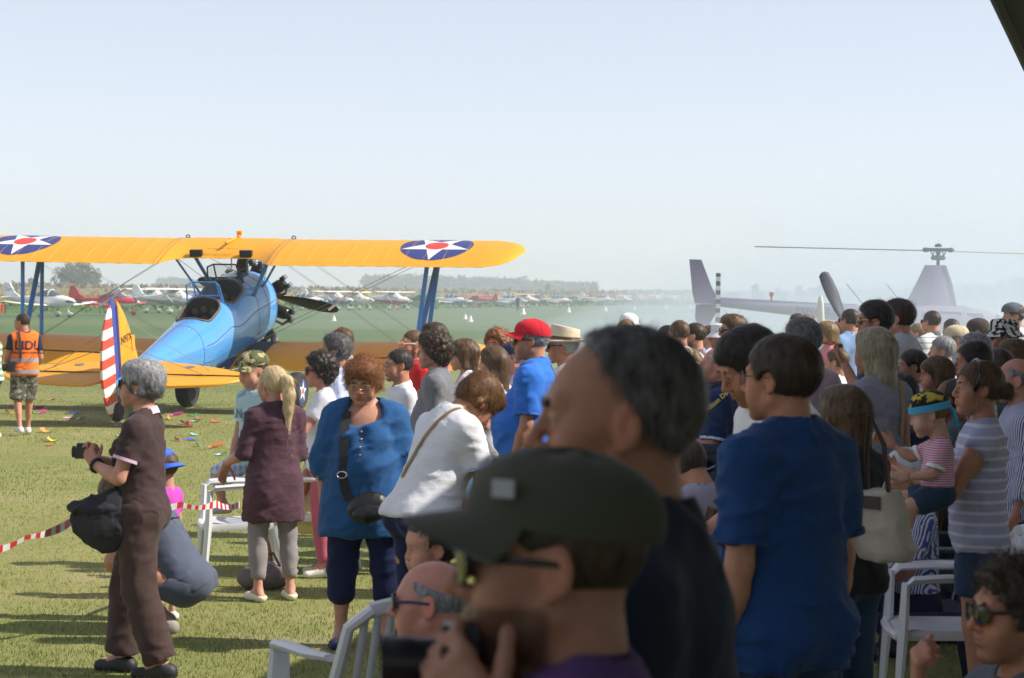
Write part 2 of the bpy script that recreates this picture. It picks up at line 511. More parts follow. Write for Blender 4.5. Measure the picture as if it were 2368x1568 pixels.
for i, (px, yt, wp, lab) in enumerate(((1651, 668, 46, 'low clump of trees left of the helicopter tail fin'), (1690, 672, 40, 'bushy low tree just right of the helicopter tail rotor'), (1754, 646, 50, 'tall rounded tree behind the helicopter tail boom'),
        (1806, 657, 36, 'second rounded tree behind the tail boom, lower than its neighbour'), (1850, 656, 40, 'broad tree left of the dark propeller blade'), (1898, 650, 60, 'dense round tree right behind the dark propeller blade'),
        (2100, 660, 44, 'hazy tree just left of the helicopter mast'), (2193, 636, 16, 'slim hazy tree just right of the helicopter mast'), (2235, 655, 60, 'hazy round tree right of the helicopter mast'),
        (2300, 650, 70, 'hazy wide tree over the helicopter cabin'), (2352, 640, 60, 'hazy tall tree at far right edge'))):
    tree(px, yt, wp, 520 + 12 * i, 900, lab, 'poplar' if wp == 16 else 'round', group='hazy trees behind the helicopter')
def wood(name, spans, d, label, n):
    """a far-off wood that reads as one mass"""
    Vs = []; rs = np.random.default_rng(int(d))
    for x0, x1, yt in spans:
        k = int(n * (x1 - x0) / 500)
        px = x0 + (x1 - x0) * rs.random(k); dd = d + 40 * rs.random(k)
        top = at((x0 + x1) / 2, yt, d).z
        X = np.array([at(a, 700, d).x for a in (x0, x1)]); x = X[0] + (X[1] - X[0]) * (px - x0) / (x1 - x0)
        edge = np.minimum(1, np.minimum(px - x0, x1 - px) / 10.)
        z = top * (1 - .06 * rs.random(k)) * (.8 + .2 * edge ** .5) * rs.random(k) ** .35
        P = np.c_[x, dd, np.maximum(z, .3)]; sz = 1.1 + 1.0 * rs.random(k)
        e1 = rs.standard_normal((k, 3)); e2 = rs.standard_normal((k, 3)); e1[:, 2] *= .6; e2[:, 2] *= .6
        Vs.append(np.stack([P + e1 * sz[:, None], P - e1 * sz[:, None], P + e2 * sz[:, None]], 1).reshape(-1, 3))
    V = np.concatenate(Vs); V[:, 2] = np.maximum(V[:, 2], 0); m = len(V) // 3; f = np.repeat(rs.random(m), 3)
    return tag(mesh_np(name, V, np.arange(3 * m).reshape(m, 3), LEAF_A, None, False, np.c_[f, f, f]), label, 'wood', kind='stuff')
wood('far_wood', ((838, 1045, 640), (1045, 1220, 645), (1220, 1290, 652), (1200, 1378, 655), (1010, 1140, 651)), 1350, 'long flat blue wood on the horizon', 9000)
wood('left_far_wood', ((358, 440, 645), (0, 60, 660), (440, 700, 668)), 1500, 'low far wood on the left horizon', 5000)
wood('right_far_wood', ((1450, 1900, 680), (1890, 2140, 672), (2130, 2400, 664)), 1100, 'faint far wood along the right horizon', 6000)

# air: thin haze everywhere, and display smoke drifting low over the right half of the field
def vol_mat(name, col, dens, aniso=.25):
    m = bpy.data.materials.new(name); m.use_nodes = True; n = m.node_tree; n.nodes.clear()
    o = n.nodes.new('ShaderNodeOutputMaterial'); v = n.nodes.new('ShaderNodeVolumePrincipled')
    v.inputs['Color'].default_value = (*col, 1); v.inputs['Density'].default_value = dens; v.inputs['Anisotropy'].default_value = aniso
    n.links.new(v.outputs[0], o.inputs['Volume'])
    return m
HAZE = MB(); HAZE.box(-900, 900, -60, 1800, -1.0, 26.0)
tag(HAZE.build('haze', vol_mat('haze_air', (.84, .92, 1.0), .00075), smooth=False), kind='stuff')
def smoke(c, r, dens, col=(.80, .89, 1.0)):
    mb = MB(); mb.ball((0, 0, 0), r, 28)
    o = mb.build('smoke', vol_mat('smoke_air', col, dens), smooth=True)
    o.location = c
    return tag(o, 'pale display smoke drifting low across the field by the helicopter', 'smoke', 'display smoke', 'stuff')
for k_, (hz_, dn) in enumerate(((2.2, .009), (3.2, .009), (4.2, .009), (5.2, .008), (6.2, .007), (7.4, .006))):
    smoke((28 - k_, 70, 0), (30 - 2 * k_, 36 - k_, hz_), dn)
for k_, (hz_, dn) in enumerate(((1.6, .0012), (2.4, .0012), (3.4, .001), (4.6, .0006))):
    smoke((26, 120, 0), (46 - 3 * k_, 44 - k_, hz_), dn)
for k_, (hz_, dn) in enumerate(((1.9, .0026), (2.6, .0026), (3.3, .002))):
    smoke((13, 31, 0), (17 - k_, 25, hz_), dn)
# ------------------------------------------------------------------ the biplane
YEL = paint('yellow_dope', (.90, .44, .030), .38, var=.10, scale=1.4, bmp=.05, bscale=6)
_t = YEL.node_tree; _b = _t.nodes['Principled BSDF']; _x = _t.nodes.new('ShaderNodeMixShader'); _x.inputs[0].default_value = .22; _l = _t.nodes.new('ShaderNodeBsdfTranslucent'); _l.inputs['Color'].default_value = (.90, .50, .06, 1)   # translucency added so sun through the upper wing brightens the lower one
_t.links.new(_b.outputs[0], _x.inputs[1]); _t.links.new(_l.outputs[0], _x.inputs[2]); _t.links.new(_x.outputs[0], [q for q in _t.nodes if q.type == 'OUTPUT_MATERIAL'][0].inputs[0])
BLUE = paint('blue_enamel', (.080, .31, .68), .14, var=.04, coat=.5)
BLUE_STRUT = paint('blue_strut', (.06, .22, .60), .3, var=.05)
NAVY = paint('navy_paint', (.03, .045, .20), .4, var=.08)
WHITEP = paint('white_paint', (.78, .78, .76), .4, var=.04)
REDP = paint('red_paint', (.62, .05, .035), .4, var=.06)
BLACKP = paint('black_metal', (.012, .012, .014), .35, var=.2)
STEEL = paint('grey_steel', (.32, .32, .33), .35, .7, var=.15)
RUBBER = paint('rubber', (.025, .025, .028), .8, var=.25, bmp=.2, bscale=30)
DARKIN = paint('cockpit_dark', (.012, .014, .016), .7, var=.2)
LEATHER = paint('leather_rim', (.10, .085, .07), .6, var=.2)
WIRE = paint('bracing_wire', (.35, .33, .31), .35, .6)
GLASS = glassy('windshield_glass', (.35, .42, .45), .03, .28)
IVORY = paint('ivory_paint', (.80, .75, .64), .45, var=.05)
th, pt_, ro_ = R(-12.79), R(11.48), R(.35)
HUB = Vector((-4.162, 38.245, 1.878))
BR = (Euler((0, 0, th)).to_matrix() @ Euler((pt_, 0, 0)).to_matrix() @ Euler((0, ro_, 0)).to_matrix()).to_4x4()
O = Vector((0, 1.529, 1.595))
bp = empty('biplane')
bp.matrix_world = Matrix.Translation(HUB) @ BR @ Matrix.Translation(-O)
tag(bp, 'yellow and blue vintage biplane trainer with star roundels on its wings', 'biplane')
TO = Matrix.Translation(O)          # part coordinates below are measured from the propeller hub
def bpart(mb, name, mats, parent=None, **k):
    o = mb.build(name, mats, parent or bp, **k)
    return o
ST = [(-1.08, .54, .62, -.50), (-1.14, .555, .64, -.515), (-1.5, .545, .655, -.57), (-1.8, .52, .665, -.60), (-2.0, .50, .67, -.62), (-2.03, .50, .67, -.62), (-2.66, .465, .455, -.60), (-2.69, .465, .455, -.60), (-2.98, .445, .565, -.585), (-3.01, .445, .565, -.58), (-3.66, .40, .355, -.54), (-3.69, .40, .355, -.54), (-4.1, .345, .325, -.48),
      (-4.7, .27, .275, -.39), (-5.3, .20, .225, -.30), (-5.9, .14, .18, -.22), (-6.4, .085, .14, -.165), (-6.75, .05, .12, -.13)]
def st_at(y):
    for a, b in zip(ST, ST[1:]):
        if a[0] >= y >= b[0]:
            t = (a[0] - y) / (a[0] - b[0]); return [a[i] + (b[i] - a[i]) * t for i in range(4)]
def fpt(y, ang, k=1.0):
    """fuselage skin point: ang measured from straight up towards the right side"""
    _, a, zt, zb = st_at(y); mz = (zt + zb) * .5; h = (zt - zb) * .5
    c, s_ = math.cos(ang), math.sin(ang); e = 2 / 2.35
    return Vector((k * a * math.copysign(abs(s_) ** e, s_), y, mz + k * h * math.copysign(abs(c) ** e, c)))
NA = 56
ys = [-1.08 - .06 * i for i in range(60)] + [-4.62 - .11 * i for i in range(1, 30)]; ys = [y for y in ys if y >= -6.70] + [-6.74]
COCK = ((-2.02, -2.66), (-2.98, -3.66)); CANG = R(41)
mb = MB(); idx = {}
def in_cock(y): return any(b <= y <= a for a, b in COCK)
for i, y in enumerate(ys):
    for j in range(NA): mb.v.append(TO @ fpt(y, -pi + 2 * pi * j / NA))
for i in range(len(ys) - 1):
    ym = (ys[i] + ys[i + 1]) / 2
    for j in range(NA):
        ang = -pi + 2 * pi * (j + .5) / NA
        lim = CANG
        for a, b in COCK:
            if b <= ym <= a:
                q = abs((ym - (a + b) / 2) / ((a - b) / 2)); lim = CANG * (1 - q ** 6) ** .5 if q < 1 else 0
        if in_cock(ym) and abs(ang) < lim: continue
        k = (j + 1) % NA
        mb.f.append([i * NA + j, i * NA + k, (i + 1) * NA + k, (i + 1) * NA + j]); mb.m.append(0)
mb.f.append([(len(ys) - 1) * NA + j for j in range(NA)]); mb.m.append(0)
fus = bpart(mb, 'fuselage', BLUE)
mb = MB()
for yy in (-1.16, -1.52, -1.9, -4.05): mb.rings([[TO @ fpt(yy + dy, -pi + 2 * pi * j / NA, 1.004) for j in range(NA)] for dy in (.007, -.007)], 0, True, False)
for sx in (1, -1):
    mb.tube([TO @ fpt(-1.12 - .235 * i, sx * R(82), 1.003) for i in range(13)], .006, 4)
    mb.tube([TO @ fpt(-1.75 - .22 * i, sx * R(112), 1.003) for i in range(18)], .005, 4)
tag(bpart(mb, 'panel_seam', NAVY, fus), kind='stuff')
mb = MB()
for sx in (1, -1):
    for i in range(46):
        p = fpt(-1.15 - .062 * i, sx * R(85), 1.004); mb.ball(TO @ p, .008, 3)
    for k, yy in enumerate((-1.5, -4.07)):
        for a in range(14): mb.ball(TO @ fpt(yy - .03, sx * R(12 + 11 * a), 1.004), .008, 3)
tag(bpart(mb, 'rivet', WHITEP, fus), kind='stuff')
for (a, b) in COCK:
    tub = MB(); n = 26
    def rim(k, dz=0):
        r_ = []
        for i in range(n):
            u_ = 2 * pi * i / n; q = math.cos(u_); yy = (a + b) / 2 + (a - b) / 2 * .97 * math.copysign(abs(q) ** .45, q); an = CANG * math.copysign(abs(math.sin(u_)) ** .7, math.sin(u_)) * .99
            p = fpt(yy, an, k); p.z += dz; r_.append(TO @ p)
        return r_
    r0 = rim(.995); low = [Vector((p.x * .82, p.y, O.z - .42)) for p in r0]
    tub.rings([r0, low], 0, True, False); tub.f.append(list(range(n, 2 * n))); tub.m.append(0)
    ck = bpart(tub, 'cockpit', DARKIN)
    mb = MB(); mb.tube(r0 + [r0[0]], .022, 6); bpart(mb, 'coaming', LEATHER, ck)
    mb = MB(); yp = a - .05
    pl = [fpt(yp, R(-42 + 84 * i / 12), .985) for i in range(13)]
    mb.sheet([TO @ p for p in pl] + [TO @ Vector((.30, yp, -.02)), TO @ Vector((-.30, yp, -.02))])
    pan = bpart(mb, 'instrument_panel', DARKIN, ck, smooth=False)
    for gx, gz in ((-.15, .34), (0, .38), (.15, .34), (-.16, .21), (0, .22), (.16, .21)):
        mb = MB(); mb.lathe([(.052, 0), (.052, .01), (.04, .012)], 14, M=TO @ Matrix.Translation((gx, yp - .012, gz)) @ Matrix.Rotation(R(90), 4, 'X'))
        bpart(mb, 'gauge', paint('dial_face', (.10, .08, .06), .3), ck)
    mb = MB(); mb.box(-.24, .24, b + .06, b + .16, -.35, .22, M=TO); mb.box(-.24, .24, b + .1, b + .5, -.38, -.28, M=TO); bpart(mb, 'seat', LEATHER, ck)
    # windshield in front of the opening
    zt = st_at(a)[2]; W = []
    base = [(-.30, a + .02, zt - .07), (-.20, a + .14, zt - .01), (.20, a + .14, zt - .01), (.30, a + .02, zt - .07)]
    topp = [(-.27, a - .06, zt + .20), (-.19, a + .02, zt + .23), (.19, a + .02, zt + .23), (.27, a - .06, zt + .20)]
    fr = MB()
    for i in range(4): fr.tube([TO @ Vector(base[i]), TO @ Vector(topp[i])], .013, 6)
    fr.tube([TO @ Vector(p) for p in topp], .013, 6); fr.tube([TO @ Vector(p) for p in base], .012, 6)
    f_ = bpart(fr, 'windshield_frame', BLUE_STRUT if a < -2.5 else BLACKP)
    for i in range(3):
        g_ = MB(); g_.sheet([TO @ Vector(q) for q in (base[i], base[i + 1], topp[i + 1], topp[i])]); bpart(g_, 'pane', GLASS, f_, smooth=False)
# engine: crankcase and seven cylinders
mb = MB(); Mx = TO @ Matrix.Rotation(R(90), 4, 'X')
mb.lathe([(.02, .02), (.07, .02), (.08, .10), (.15, .14), (.24, .22), (.27, .40), (.30, .60), (.30, .92), (.42, 1.0), (.42, 1.1)], 24, M=Mx)
bpart(mb, 'crankcase', BLACKP)
cyl = None
for k in range(7):
    Mc = TO @ Matrix.Translation((0, -.66, 0)) @ Matrix.Rotation(2 * pi * k / 7 + .1, 4, 'Y') @ Matrix.Scale(1.13, 4)
    mb = MB()
    prof = [(.085, .22)]
    for i in range(9): prof += [(.098, .27 + .026 * i), (.098, .282 + .026 * i), (.08, .284 + .026 * i), (.08, .295 + .026 * i)]
    prof += [(.09, .51), (.06, .57)]
    mb.lathe(prof, 12, M=Mc)
    mb.box(-.10, -.035, -.05, .06, .55, .63, M=Mc); mb.box(.035, .10, -.05, .06, .55, .63, M=Mc)
    cyl = bpart(mb, 'cylinder', BLACKP)
    mb = MB()
    for sx in (-.07, .07): mb.tube([Mc @ Vector((sx, .06, .60)), Mc @ Vector((sx * .7, .13, .28))], .011, 5)
    mb.tube([Mc @ Vector((.07, -.04, .58)), Mc @ Vector((.14, -.10, .52)), Mc @ Vector((.10, -.16, .40))], .026, 6)
    bpart(mb, 'pushrod', BLACKP, cyl)
    mb = MB(); mb.box(-.102, -.033, -.052, .062, .60, .635, M=Mc); mb.box(.033, .102, -.052, .062, .60, .635, M=Mc); bpart(mb, 'rocker_cover', STEEL, cyl)
mb = MB(); mb.tube([TO @ Vector((.25, -.85, -.30)), TO @ Vector((.42, -1.0, -.50)), TO @ Vector((.46, -1.2, -.62))], .05, 8); bpart(mb, 'exhaust_pipe', BLACKP)
mb = MB(); mb.tube([TO @ Vector((.02, -1.22, .55)), TO @ Vector((.02, -1.22, .78)), TO @ Vector((.02, -1.10, .86)), TO @ Vector((.02, -.95, .80))], [.10, .10, .10, .09], 10, flat=(1, 1)); bpart(mb, 'intake_scoop', BLACKP)
mb = MB(); mb.lathe([(.03, .07), (.10, .05), (.11, -.05), (.08, -.09)], 16, M=TO @ Matrix.Rotation(R(-90), 4, 'X')); hub = bpart(mb, 'propeller_hub', STEEL)
for sgn in (1, -1):
    Mb = TO @ Matrix.Rotation(R(101), 4, 'Y') @ (Matrix.Identity(4) if sgn > 0 else Matrix.Rotation(pi, 4, 'Y'))
    rings = []
    for t, wd, tw in ((.06, .05, 60), (.2, .07, 52), (.4, .095, 38), (.7, .115, 26), (.95, .11, 20), (1.15, .085, 17), (1.24, .05, 16), (1.27, .012, 16)):
        a_ = R(tw); e = []
        for j in range(10):
            q = 2 * pi * j / 10; u_, v_ = wd * math.cos(q), max(.008, .03 - .02 * t) * math.sin(q)
            e.append(Mb @ Vector((u_ * math.cos(a_) - v_ * math.sin(a_), (u_ * math.sin(a_) + v_ * math.cos(a_)), t)))
        rings.append(e)
    mb = MB(); mb.rings(rings); bpart(mb, 'propeller_blade', BLACKP)
# wings
def airfoil(n=14):
    """(c, z) from leading edge over the top to the trailing edge and back"""
    up, dn = [], []
    for i in range(n + 1):
        x = (1 - math.cos(pi * i / n)) / 2
        t = .6 * (.2969 * x ** .5 - .126 * x - .3516 * x * x + .2843 * x ** 3 - .1015 * x ** 4)
        cam_ = .045 * (1 - (2 * x - .9) ** 2) if 0 <= x <= .95 else 0
        cam_ = .16 * x * (1 - x)
        up.append((x, cam_ + t)); dn.append((x, cam_ - t))
    return up, dn[::-1][:-1]
AU, AD = airfoil()
def wing_ring(x, yl, zl, chord, inc, cut=0.0):
    r_ = []
    for c_, z_ in AU + AD:
        cc = c_ * (chord - cut * 1.0)
        r_.append(TO @ Vector((x, yl - cc, zl - cc * math.tan(inc) + z_ * chord)))
    return r_
WL, WZ = -1.10, 1.10
INC = R(3.5)
def wing_plan(s_, half, chord):
    """rounded tip: leading edge setback and chord at span fraction"""
    x = abs(s_); tip = .62
    if x > half - tip:
        q = (x - (half - tip)) / tip
        f_ = max(.0, 1 - q ** 2.3) ** .55
        return (1 - f_) * chord * .42, max(.02, chord * f_)
    return 0.0, chord
def wing(name, half, yl, zl, chord, dih, x0, x1, mat, cutout=False, step=.09):
    xs = []; x = x0
    while x < x1 - 1e-6: xs.append(x); x += step
    xs.append(x1); rings = []
    for x in xs:
        sb, ch = wing_plan(x, half, chord); cut = 0
        if cutout and abs(x) < .93: cut = .42 * (1 - (max(0, abs(x) - .50) / .43) ** 2) if abs(x) > .5 else .42
        ribs = .0025 * math.cos(2 * pi * x / .31)
        rings.append([p + Vector((0, 0, ribs if i < len(AU) else -ribs)) for i, p in enumerate(wing_ring(x, yl - sb, zl + abs(x) * dih, ch, INC, cut))])
    mb = MB(); mb.rings(rings)
    return bpart(mb, name, mat)
def wing_z(x, c_, yl, zl, chord, dih, half=9, up=True):
    sb, ch = wing_plan(x, half, chord)
    A = AU if up else AU[:1] + AD[::-1]
    t = (c_ - sb) / ch; z_ = 0
    for a, b in zip(A, A[1:]):
        if min(a[0], b[0]) <= t <= max(a[0], b[0]) and a[0] != b[0]:
            z_ = a[1] + (b[1] - a[1]) * (t - a[0]) / (b[0] - a[0]); break
    return Vector((x, yl - c_, zl + abs(x) * dih - (c_ - sb) * math.tan(INC) + z_ * ch))
UH, LH, CH = 4.9, 4.42, 1.52
uw = wing('upper_wing', UH, WL, WZ, CH, .004, -UH, UH, YEL, True)
lwR = wing('lower_wing', LH, -1.65, -.50, 1.46, .02, .38, LH, YEL)
lwL = wing('lower_wing', LH, -1.65, -.50, 1.46, .02, -LH, -.38, YEL)
mb = MB(); mb.box(-.36, .36, -3.13, -1.63, -.585, -.455, M=TO); bpart(mb, 'wing_root', NAVY, lwR)
mb = MB()                           # walkway on the right lower wing root
for i in range(14):
    pass
mb.rings([[TO @ (wing_z(x, c_, -1.65, -.50, 1.46, .02) + Vector((0, 0, .006))) for x in (.42, .55, .68, .80)] for c_ in [.05 + .1 * i for i in range(14)]], 0, False, False)
bpart(mb, 'walkway', paint('walkway_grit', (.05, .055, .07), .9, bmp=.3, bscale=80), lwR)
# wing seams, aileron gaps
mb = MB()
for x in (-.98, -.90, .90, .98):
    mb.tube([TO @ (wing_z(x, .02 + (CH - (.04)) * i / 16 * (1), WL, WZ, CH, .004) + Vector((0, 0, .002))) for i in range(17)], .006, 4)
tag(bpart(mb, 'wing_seam', paint('seam_brown', (.20, .08, .03), .6), uw), kind='stuff')
mb = MB()
for k in range(-15, 16):
    x = k * .31 + .155 * 0
    if abs(x) < 1.02 or abs(x) > 4.6: continue
    mb.tube([TO @ (wing_z(x, .06 + (CH - .1) * i / 12, WL, WZ, CH, .004) + Vector((0, 0, .0005))) for i in range(13)], .0060, 4)
tag(bpart(mb, 'rib_tape', paint('yellow_tape', (.62, .29, .018), .5, var=.05), uw), kind='stuff')
for sx, lw in ((1, lwR), (-1, lwL)):
    mb = MB()
    mb.tube([TO @ (wing_z(sx * x, 1.08, -1.65, -.50, 1.46, .02) + Vector((0, 0, .004))) for x in (1.7, 2.4, 3.2, 4.0)], .012, 4)
    mb.tube([TO @ (wing_z(sx * 1.7, 1.08 + .37 * i / 5, -1.65, -.50, 1.46, .02) + Vector((0, 0, .003))) for i in range(6)], .007, 4)
    bpart(mb, 'aileron_gap', DARKIN, lw)
# roundels laid on the wing skin
def on_wing(pts, lift):
    return [TO @ (wing_z(x, c_, WL, WZ, CH, .004) + Vector((0, 0, lift))) for x, c_ in pts]
def patch(fn_in, x0, x1, c0, c1, lift, name, mat, n=44):
    """fine grid over the skin, keeping the cells whose centre is inside the figure, boundary snapped by fn"""
    pass
def star_r(a, r):
    k = pi / 5; q = (a % (2 * k)) - k; q = abs(q); ri = r * .382
    # straight edge between tip (at q=k.. ) and notch
    P1 = Vector((r, 0)); P2 = Vector((ri * math.cos(k), ri * math.sin(k))); t = k - q
    d = P2 - P1; den = math.cos(t) * d.y - math.sin(t) * d.x
    return (P1.x * d.y - P1.y * d.x) / den
def disc_on_wing(cx, cc, rf, lift, name, mat, n=80, rings=7):
    mb = MB(); R_ = []
    for i in range(rings + 1):
        pr_ = []
        for j in range(n):
            a = 2 * pi * j / n; r_ = rf(a) * max(i, .02) / rings
            pr_.append((cx + r_ * math.sin(a), cc - r_ * math.cos(a)))
        R_.append(on_wing(pr_, lift))
    mb.rings(R_, 0, True, False)
    return bpart(mb, name, mat, uw)
for cx in (3.5, -3.5):
    disc_on_wing(cx, .74, lambda a: .58, .004, 'roundel_disc', NAVY)
    disc_on_wing(cx, .74, lambda a: star_r(a + pi / 5, .575), .007, 'roundel_star', WHITEP, 100)
    disc_on_wing(cx, .74, lambda a: .185, .010, 'roundel_centre', REDP, 40)
for sx in (-.42, .42):
    mb = MB(); mb.box(sx - .10, sx + .10, WL - 1.075, WL - 1.0, WZ - .07, WZ + .06, M=TO); bpart(mb, 'hand_hold', BLACKP, uw)
mb = MB(); mb.tube([TO @ (wing_z(.02, .15, WL, WZ, CH, 0) + Vector((0, 0, .05))), TO @ (wing_z(.02, .85, WL, WZ, CH, 0) + Vector((0, 0, .06)))], .022, 8); mb.box(.02, .10, WL - .32, WL - .25, WZ + .17, WZ + .24, M=TO); bpart(mb, 'fuel_gauge_rod', YEL, uw)
for sx in (-.93, .9):
    mb = MB(); p = wing_z(sx, .04, WL, WZ, CH, 0); mb.tube([TO @ (p + Vector((.032 * math.cos(a), 0, .05 + .032 * math.sin(a)))) for a in [2 * pi * i / 10 for i in range(11)]], .009, 5); mb.tube([TO @ p, TO @ (p + Vector((0, 0, .04)))], .02, 6); bpart(mb, 'lifting_eye', BLACKP, uw)
mb = MB(); mb.tube([TO @ Vector((.12, -2.0, 1.05)), TO @ Vector((.12, -2.02, .85))], .012, 6); bpart(mb, 'fuel_drain', STEEL, uw)
text_mesh('tank_lettering', 'FUEL 46 GALS.', .085, paint('seam_brown', (.20, .08, .03), .6), uw, TO @ Matrix.Translation(wing_z(.02, .98, WL, WZ, CH, .004) + Vector((0, 0, .012))) @ Matrix.Rotation(R(-17), 4, 'X'), .001)
# struts
def strut(a, b, w_=.036, mat=BLUE_STRUT, name='wing_strut', par=None):
    mb = MB(); mb.tube([TO @ Vector(a), TO @ Vector(b)], w_, 10, flat=(1.0, .38) if abs(a[1] - b[1]) < 9 else None); return bpart(mb, name, mat, par)
for sx in (1, -1):
    xu, xl = 3.42 * sx, 3.30 * sx
    uf = wing_z(xu, .28, WL, WZ, CH, .004, up=False); ur = wing_z(xu, 1.05, WL, WZ, CH, .004, up=False)
    lf = wing_z(xl, .28, -1.65, -.50, 1.46, .02); lr = wing_z(xl, 1.02, -1.65, -.50, 1.46, .02)
    strut(lf, uf); strut(lr, ur); strut(lr, uf, .045)
    mb = MB()
    rootu = [wing_z(.95 * sx, c_, WL, WZ, CH, .004, up=False) for c_ in (.28, 1.05)]
    rootl = [fpt(-1.75, sx * R(120)), fpt(-2.6, sx * R(120))]
    for dx in (0, .07):
        D = Vector((0, dx, 0))
        for a, b in ((rootl[0], uf), (rootl[1], ur)): mb.tube([TO @ (a + D), TO @ (b + D)], .0024, 4)
        for a, b in ((rootu[0], lf), (rootu[1], lr)): mb.tube([TO @ (a + D), TO @ (b + D)], .0024, 4)
    tag(bpart(mb, 'bracing_wire', WIRE), kind='stuff')
    mid = (rootl[0] + uf) * .5; mid2 = (rootl[1] + ur) * .5
    mb = MB(); mb.tube([TO @ (mid + Vector((0, .06, 0))), TO @ (mid2 + Vector((.0, -.25, -.02)))], .018, 6); bpart(mb, 'wire_spreader', WHITEP)
    # cabane struts
    strut(fpt(-1.45, sx * R(52)), wing_z(.80 * sx, .30, WL, WZ, CH, .004, up=False), .05, BLUE_STRUT, 'cabane_strut')
    strut(fpt(-1.95, sx * R(60)), wing_z(.80 * sx, 1.02, WL, WZ, CH, .004, up=False), .05, BLUE_STRUT, 'cabane_strut')
    mb = MB(); mb.tube([TO @ fpt(-1.45, sx * R(50)), TO @ wing_z(.80 * sx, 1.0, WL, WZ, CH, .004, up=False)], .005, 4); mb.tube([TO @ fpt(-1.45, -sx * R(50)), TO @ wing_z(.78 * sx, .3, WL, WZ, CH, .004, up=False)], .005, 4); bpart(mb, 'cabane_wire', WIRE)
    # landing gear
    ax = Vector((.80 * sx, -1.53, -1.28))
    mb = MB(); mb.tube([TO @ Vector((.36 * sx, -1.5, -.6)), TO @ (ax + Vector((-.1 * sx, 0, .1)))], [.13, .085], 10, flat=(.7, 1.4)); mb.tube([TO @ (ax + Vector((-.1 * sx, 0, .1))), TO @ (ax + Vector((.02 * sx, 0, 0)))], [.07, .06], 8); bpart(mb, 'gear_leg', BLUE)
    Mw = TO @ Matrix.Translation((.95 * sx, -1.53, -1.285)) @ Matrix.Rotation(R(90) * sx, 4, 'Y')
    mb = MB(); mb.lathe([(.19, -.10), (.27, -.115), (.305, -.07), (.315, 0), (.305, .07), (.27, .115), (.19, .10)], 36, M=Mw)
    for a in range(28):
        pass
    wh = bpart(mb, 'wheel', RUBBER)
    mb = MB(); mb.lathe([(.005, .085), (.10, .098), (.20, .10), (.215, .09), (.215, -.09), (.005, -.085)], 24, M=Mw); bpart(mb, 'wheel_cover', WHITEP if sx > 0 else STEEL, wh)
    mb = MB(); mb.rings([[Mw @ Vector((r_ * math.cos(2 * pi * j / 24), r_ * math.sin(2 * pi * j / 24), .104)) for j in range(24)] for r_ in (.20, .10)], 0, True, False); bpart(mb, 'cover_ring', NAVY, wh) if sx > 0 else None
    if sx > 0:
        mb = MB(); mb.add([Mw @ Vector((r_ * math.cos(a), r_ * math.sin(a), .107)) for r_, a in [((.185 if i % 2 == 0 else .075), pi / 2 + pi * i / 5) for i in range(10)]], [tuple(range(10))]); bpart(mb, 'cover_star', WHITEP, wh, smooth=False)
        mb = MB(); mb.lathe([(.002, .109), (.05, .109)], 16, M=Mw, caps=False); bpart(mb, 'cover_centre', REDP, wh)
# tail
def slab(outline, th_, plane, off=0.0):
    """flat tapered tail surface from an outline; plane 'YZ' (upright) or 'XY' (level)"""
    mb = MB(); n = len(outline); c = Vector((sum(p[0] for p in outline) / n, sum(p[1] for p in outline) / n))
    def P(u, v, t): return TO @ (Vector((t + off, u, v)) if plane == 'YZ' else Vector((u, v, t + off)))
    rings = []
    for k, t in ((1.0, 0), (.985, .6), (.9, 1.0), (.3, 1.05), (.02, 1.05)):
        rings.append([P(c.x + (p[0] - c.x) * k, c.y + (p[1] - c.y) * k, t * th_ / 2) for p in outline])
    back = [[P(c.x + (p[0] - c.x) * k, c.y + (p[1] - c.y) * k, -t * th_ / 2) for p in outline] for k, t in ((.02, 1.05), (.3, 1.05), (.9, 1.0), (.985, .6))]
    mb.rings(back + rings, 0, True, True)
    return mb
def smooth_outline(pts, n=6):
    out = []; m = len(pts)
    for i in range(m):
        p0, p1, p2, p3 = [Vector(pts[(i + k) % m]) for k in (-1, 0, 1, 2)]
        for j in range(n):
            t = j / n
            out.append(.5 * ((2 * p1) + (p2 - p0) * t + (2 * p0 - 5 * p1 + 4 * p2 - p3) * t * t + (3 * p1 - p0 - 3 * p2 + p3) * t ** 3))
    return [(p.x, p.y) for p in out]
fin = bpart(slab(smooth_outline([(-5.85, .16), (-6.0, .55), (-6.25, .98), (-6.46, 1.20), (-6.50, 1.18), (-6.50, .7), (-6.52, .14), (-6.2, .10)]), .07, 'YZ'), 'fin', YEL)
# rudder: one body, painted with a blue band and red and white bars
rm, rn, rb = nodes_of('rudder_stripes')
tc = rn.nodes.new('ShaderNodeTexCoord'); sp = rn.nodes.new('ShaderNodeSeparateXYZ'); rn.links.new(tc.outputs['Object'], sp.inputs[0])
bars = band(rn, math_(rn, 'ADD', sp.outputs[2], -.1), 3.72, .5, .12, .01)
cR = mixrgb(rn, bars, (.62, .07, .045), (.80, .76, .68))
blue = ramp(rn, math_(rn, 'MULTIPLY', math_(rn, 'ADD', sp.outputs[1], 6.0), 1.0), [(.0, 0), (.86, 0), (.8601, 1)])
cR = mixrgb(rn, ramp(rn, math_(rn, 'ADD', sp.outputs[1], 5.78), [(.59, 0), (.592, 1)]), cR, (.035, .06, .30))
rn.links.new(cR, rb.inputs['Base Color']); rb.inputs['Roughness'].default_value = .45
rud = bpart(slab(smooth_outline([(-6.56, 1.24), (-6.72, 1.20), (-7.0, .86), (-7.14, .40), (-7.12, .0), (-6.98, -.32), (-6.78, -.42), (-6.62, -.36), (-6.57, 0), (-6.55, .6)]), .06, 'YZ'), 'rudder', rm)
mb = MB(); mb.tube([TO @ Vector((0, -6.53, 1.15)), TO @ Vector((0, -6.53, -.3))], .045, 8); bpart(mb, 'rudder_post', NAVY)
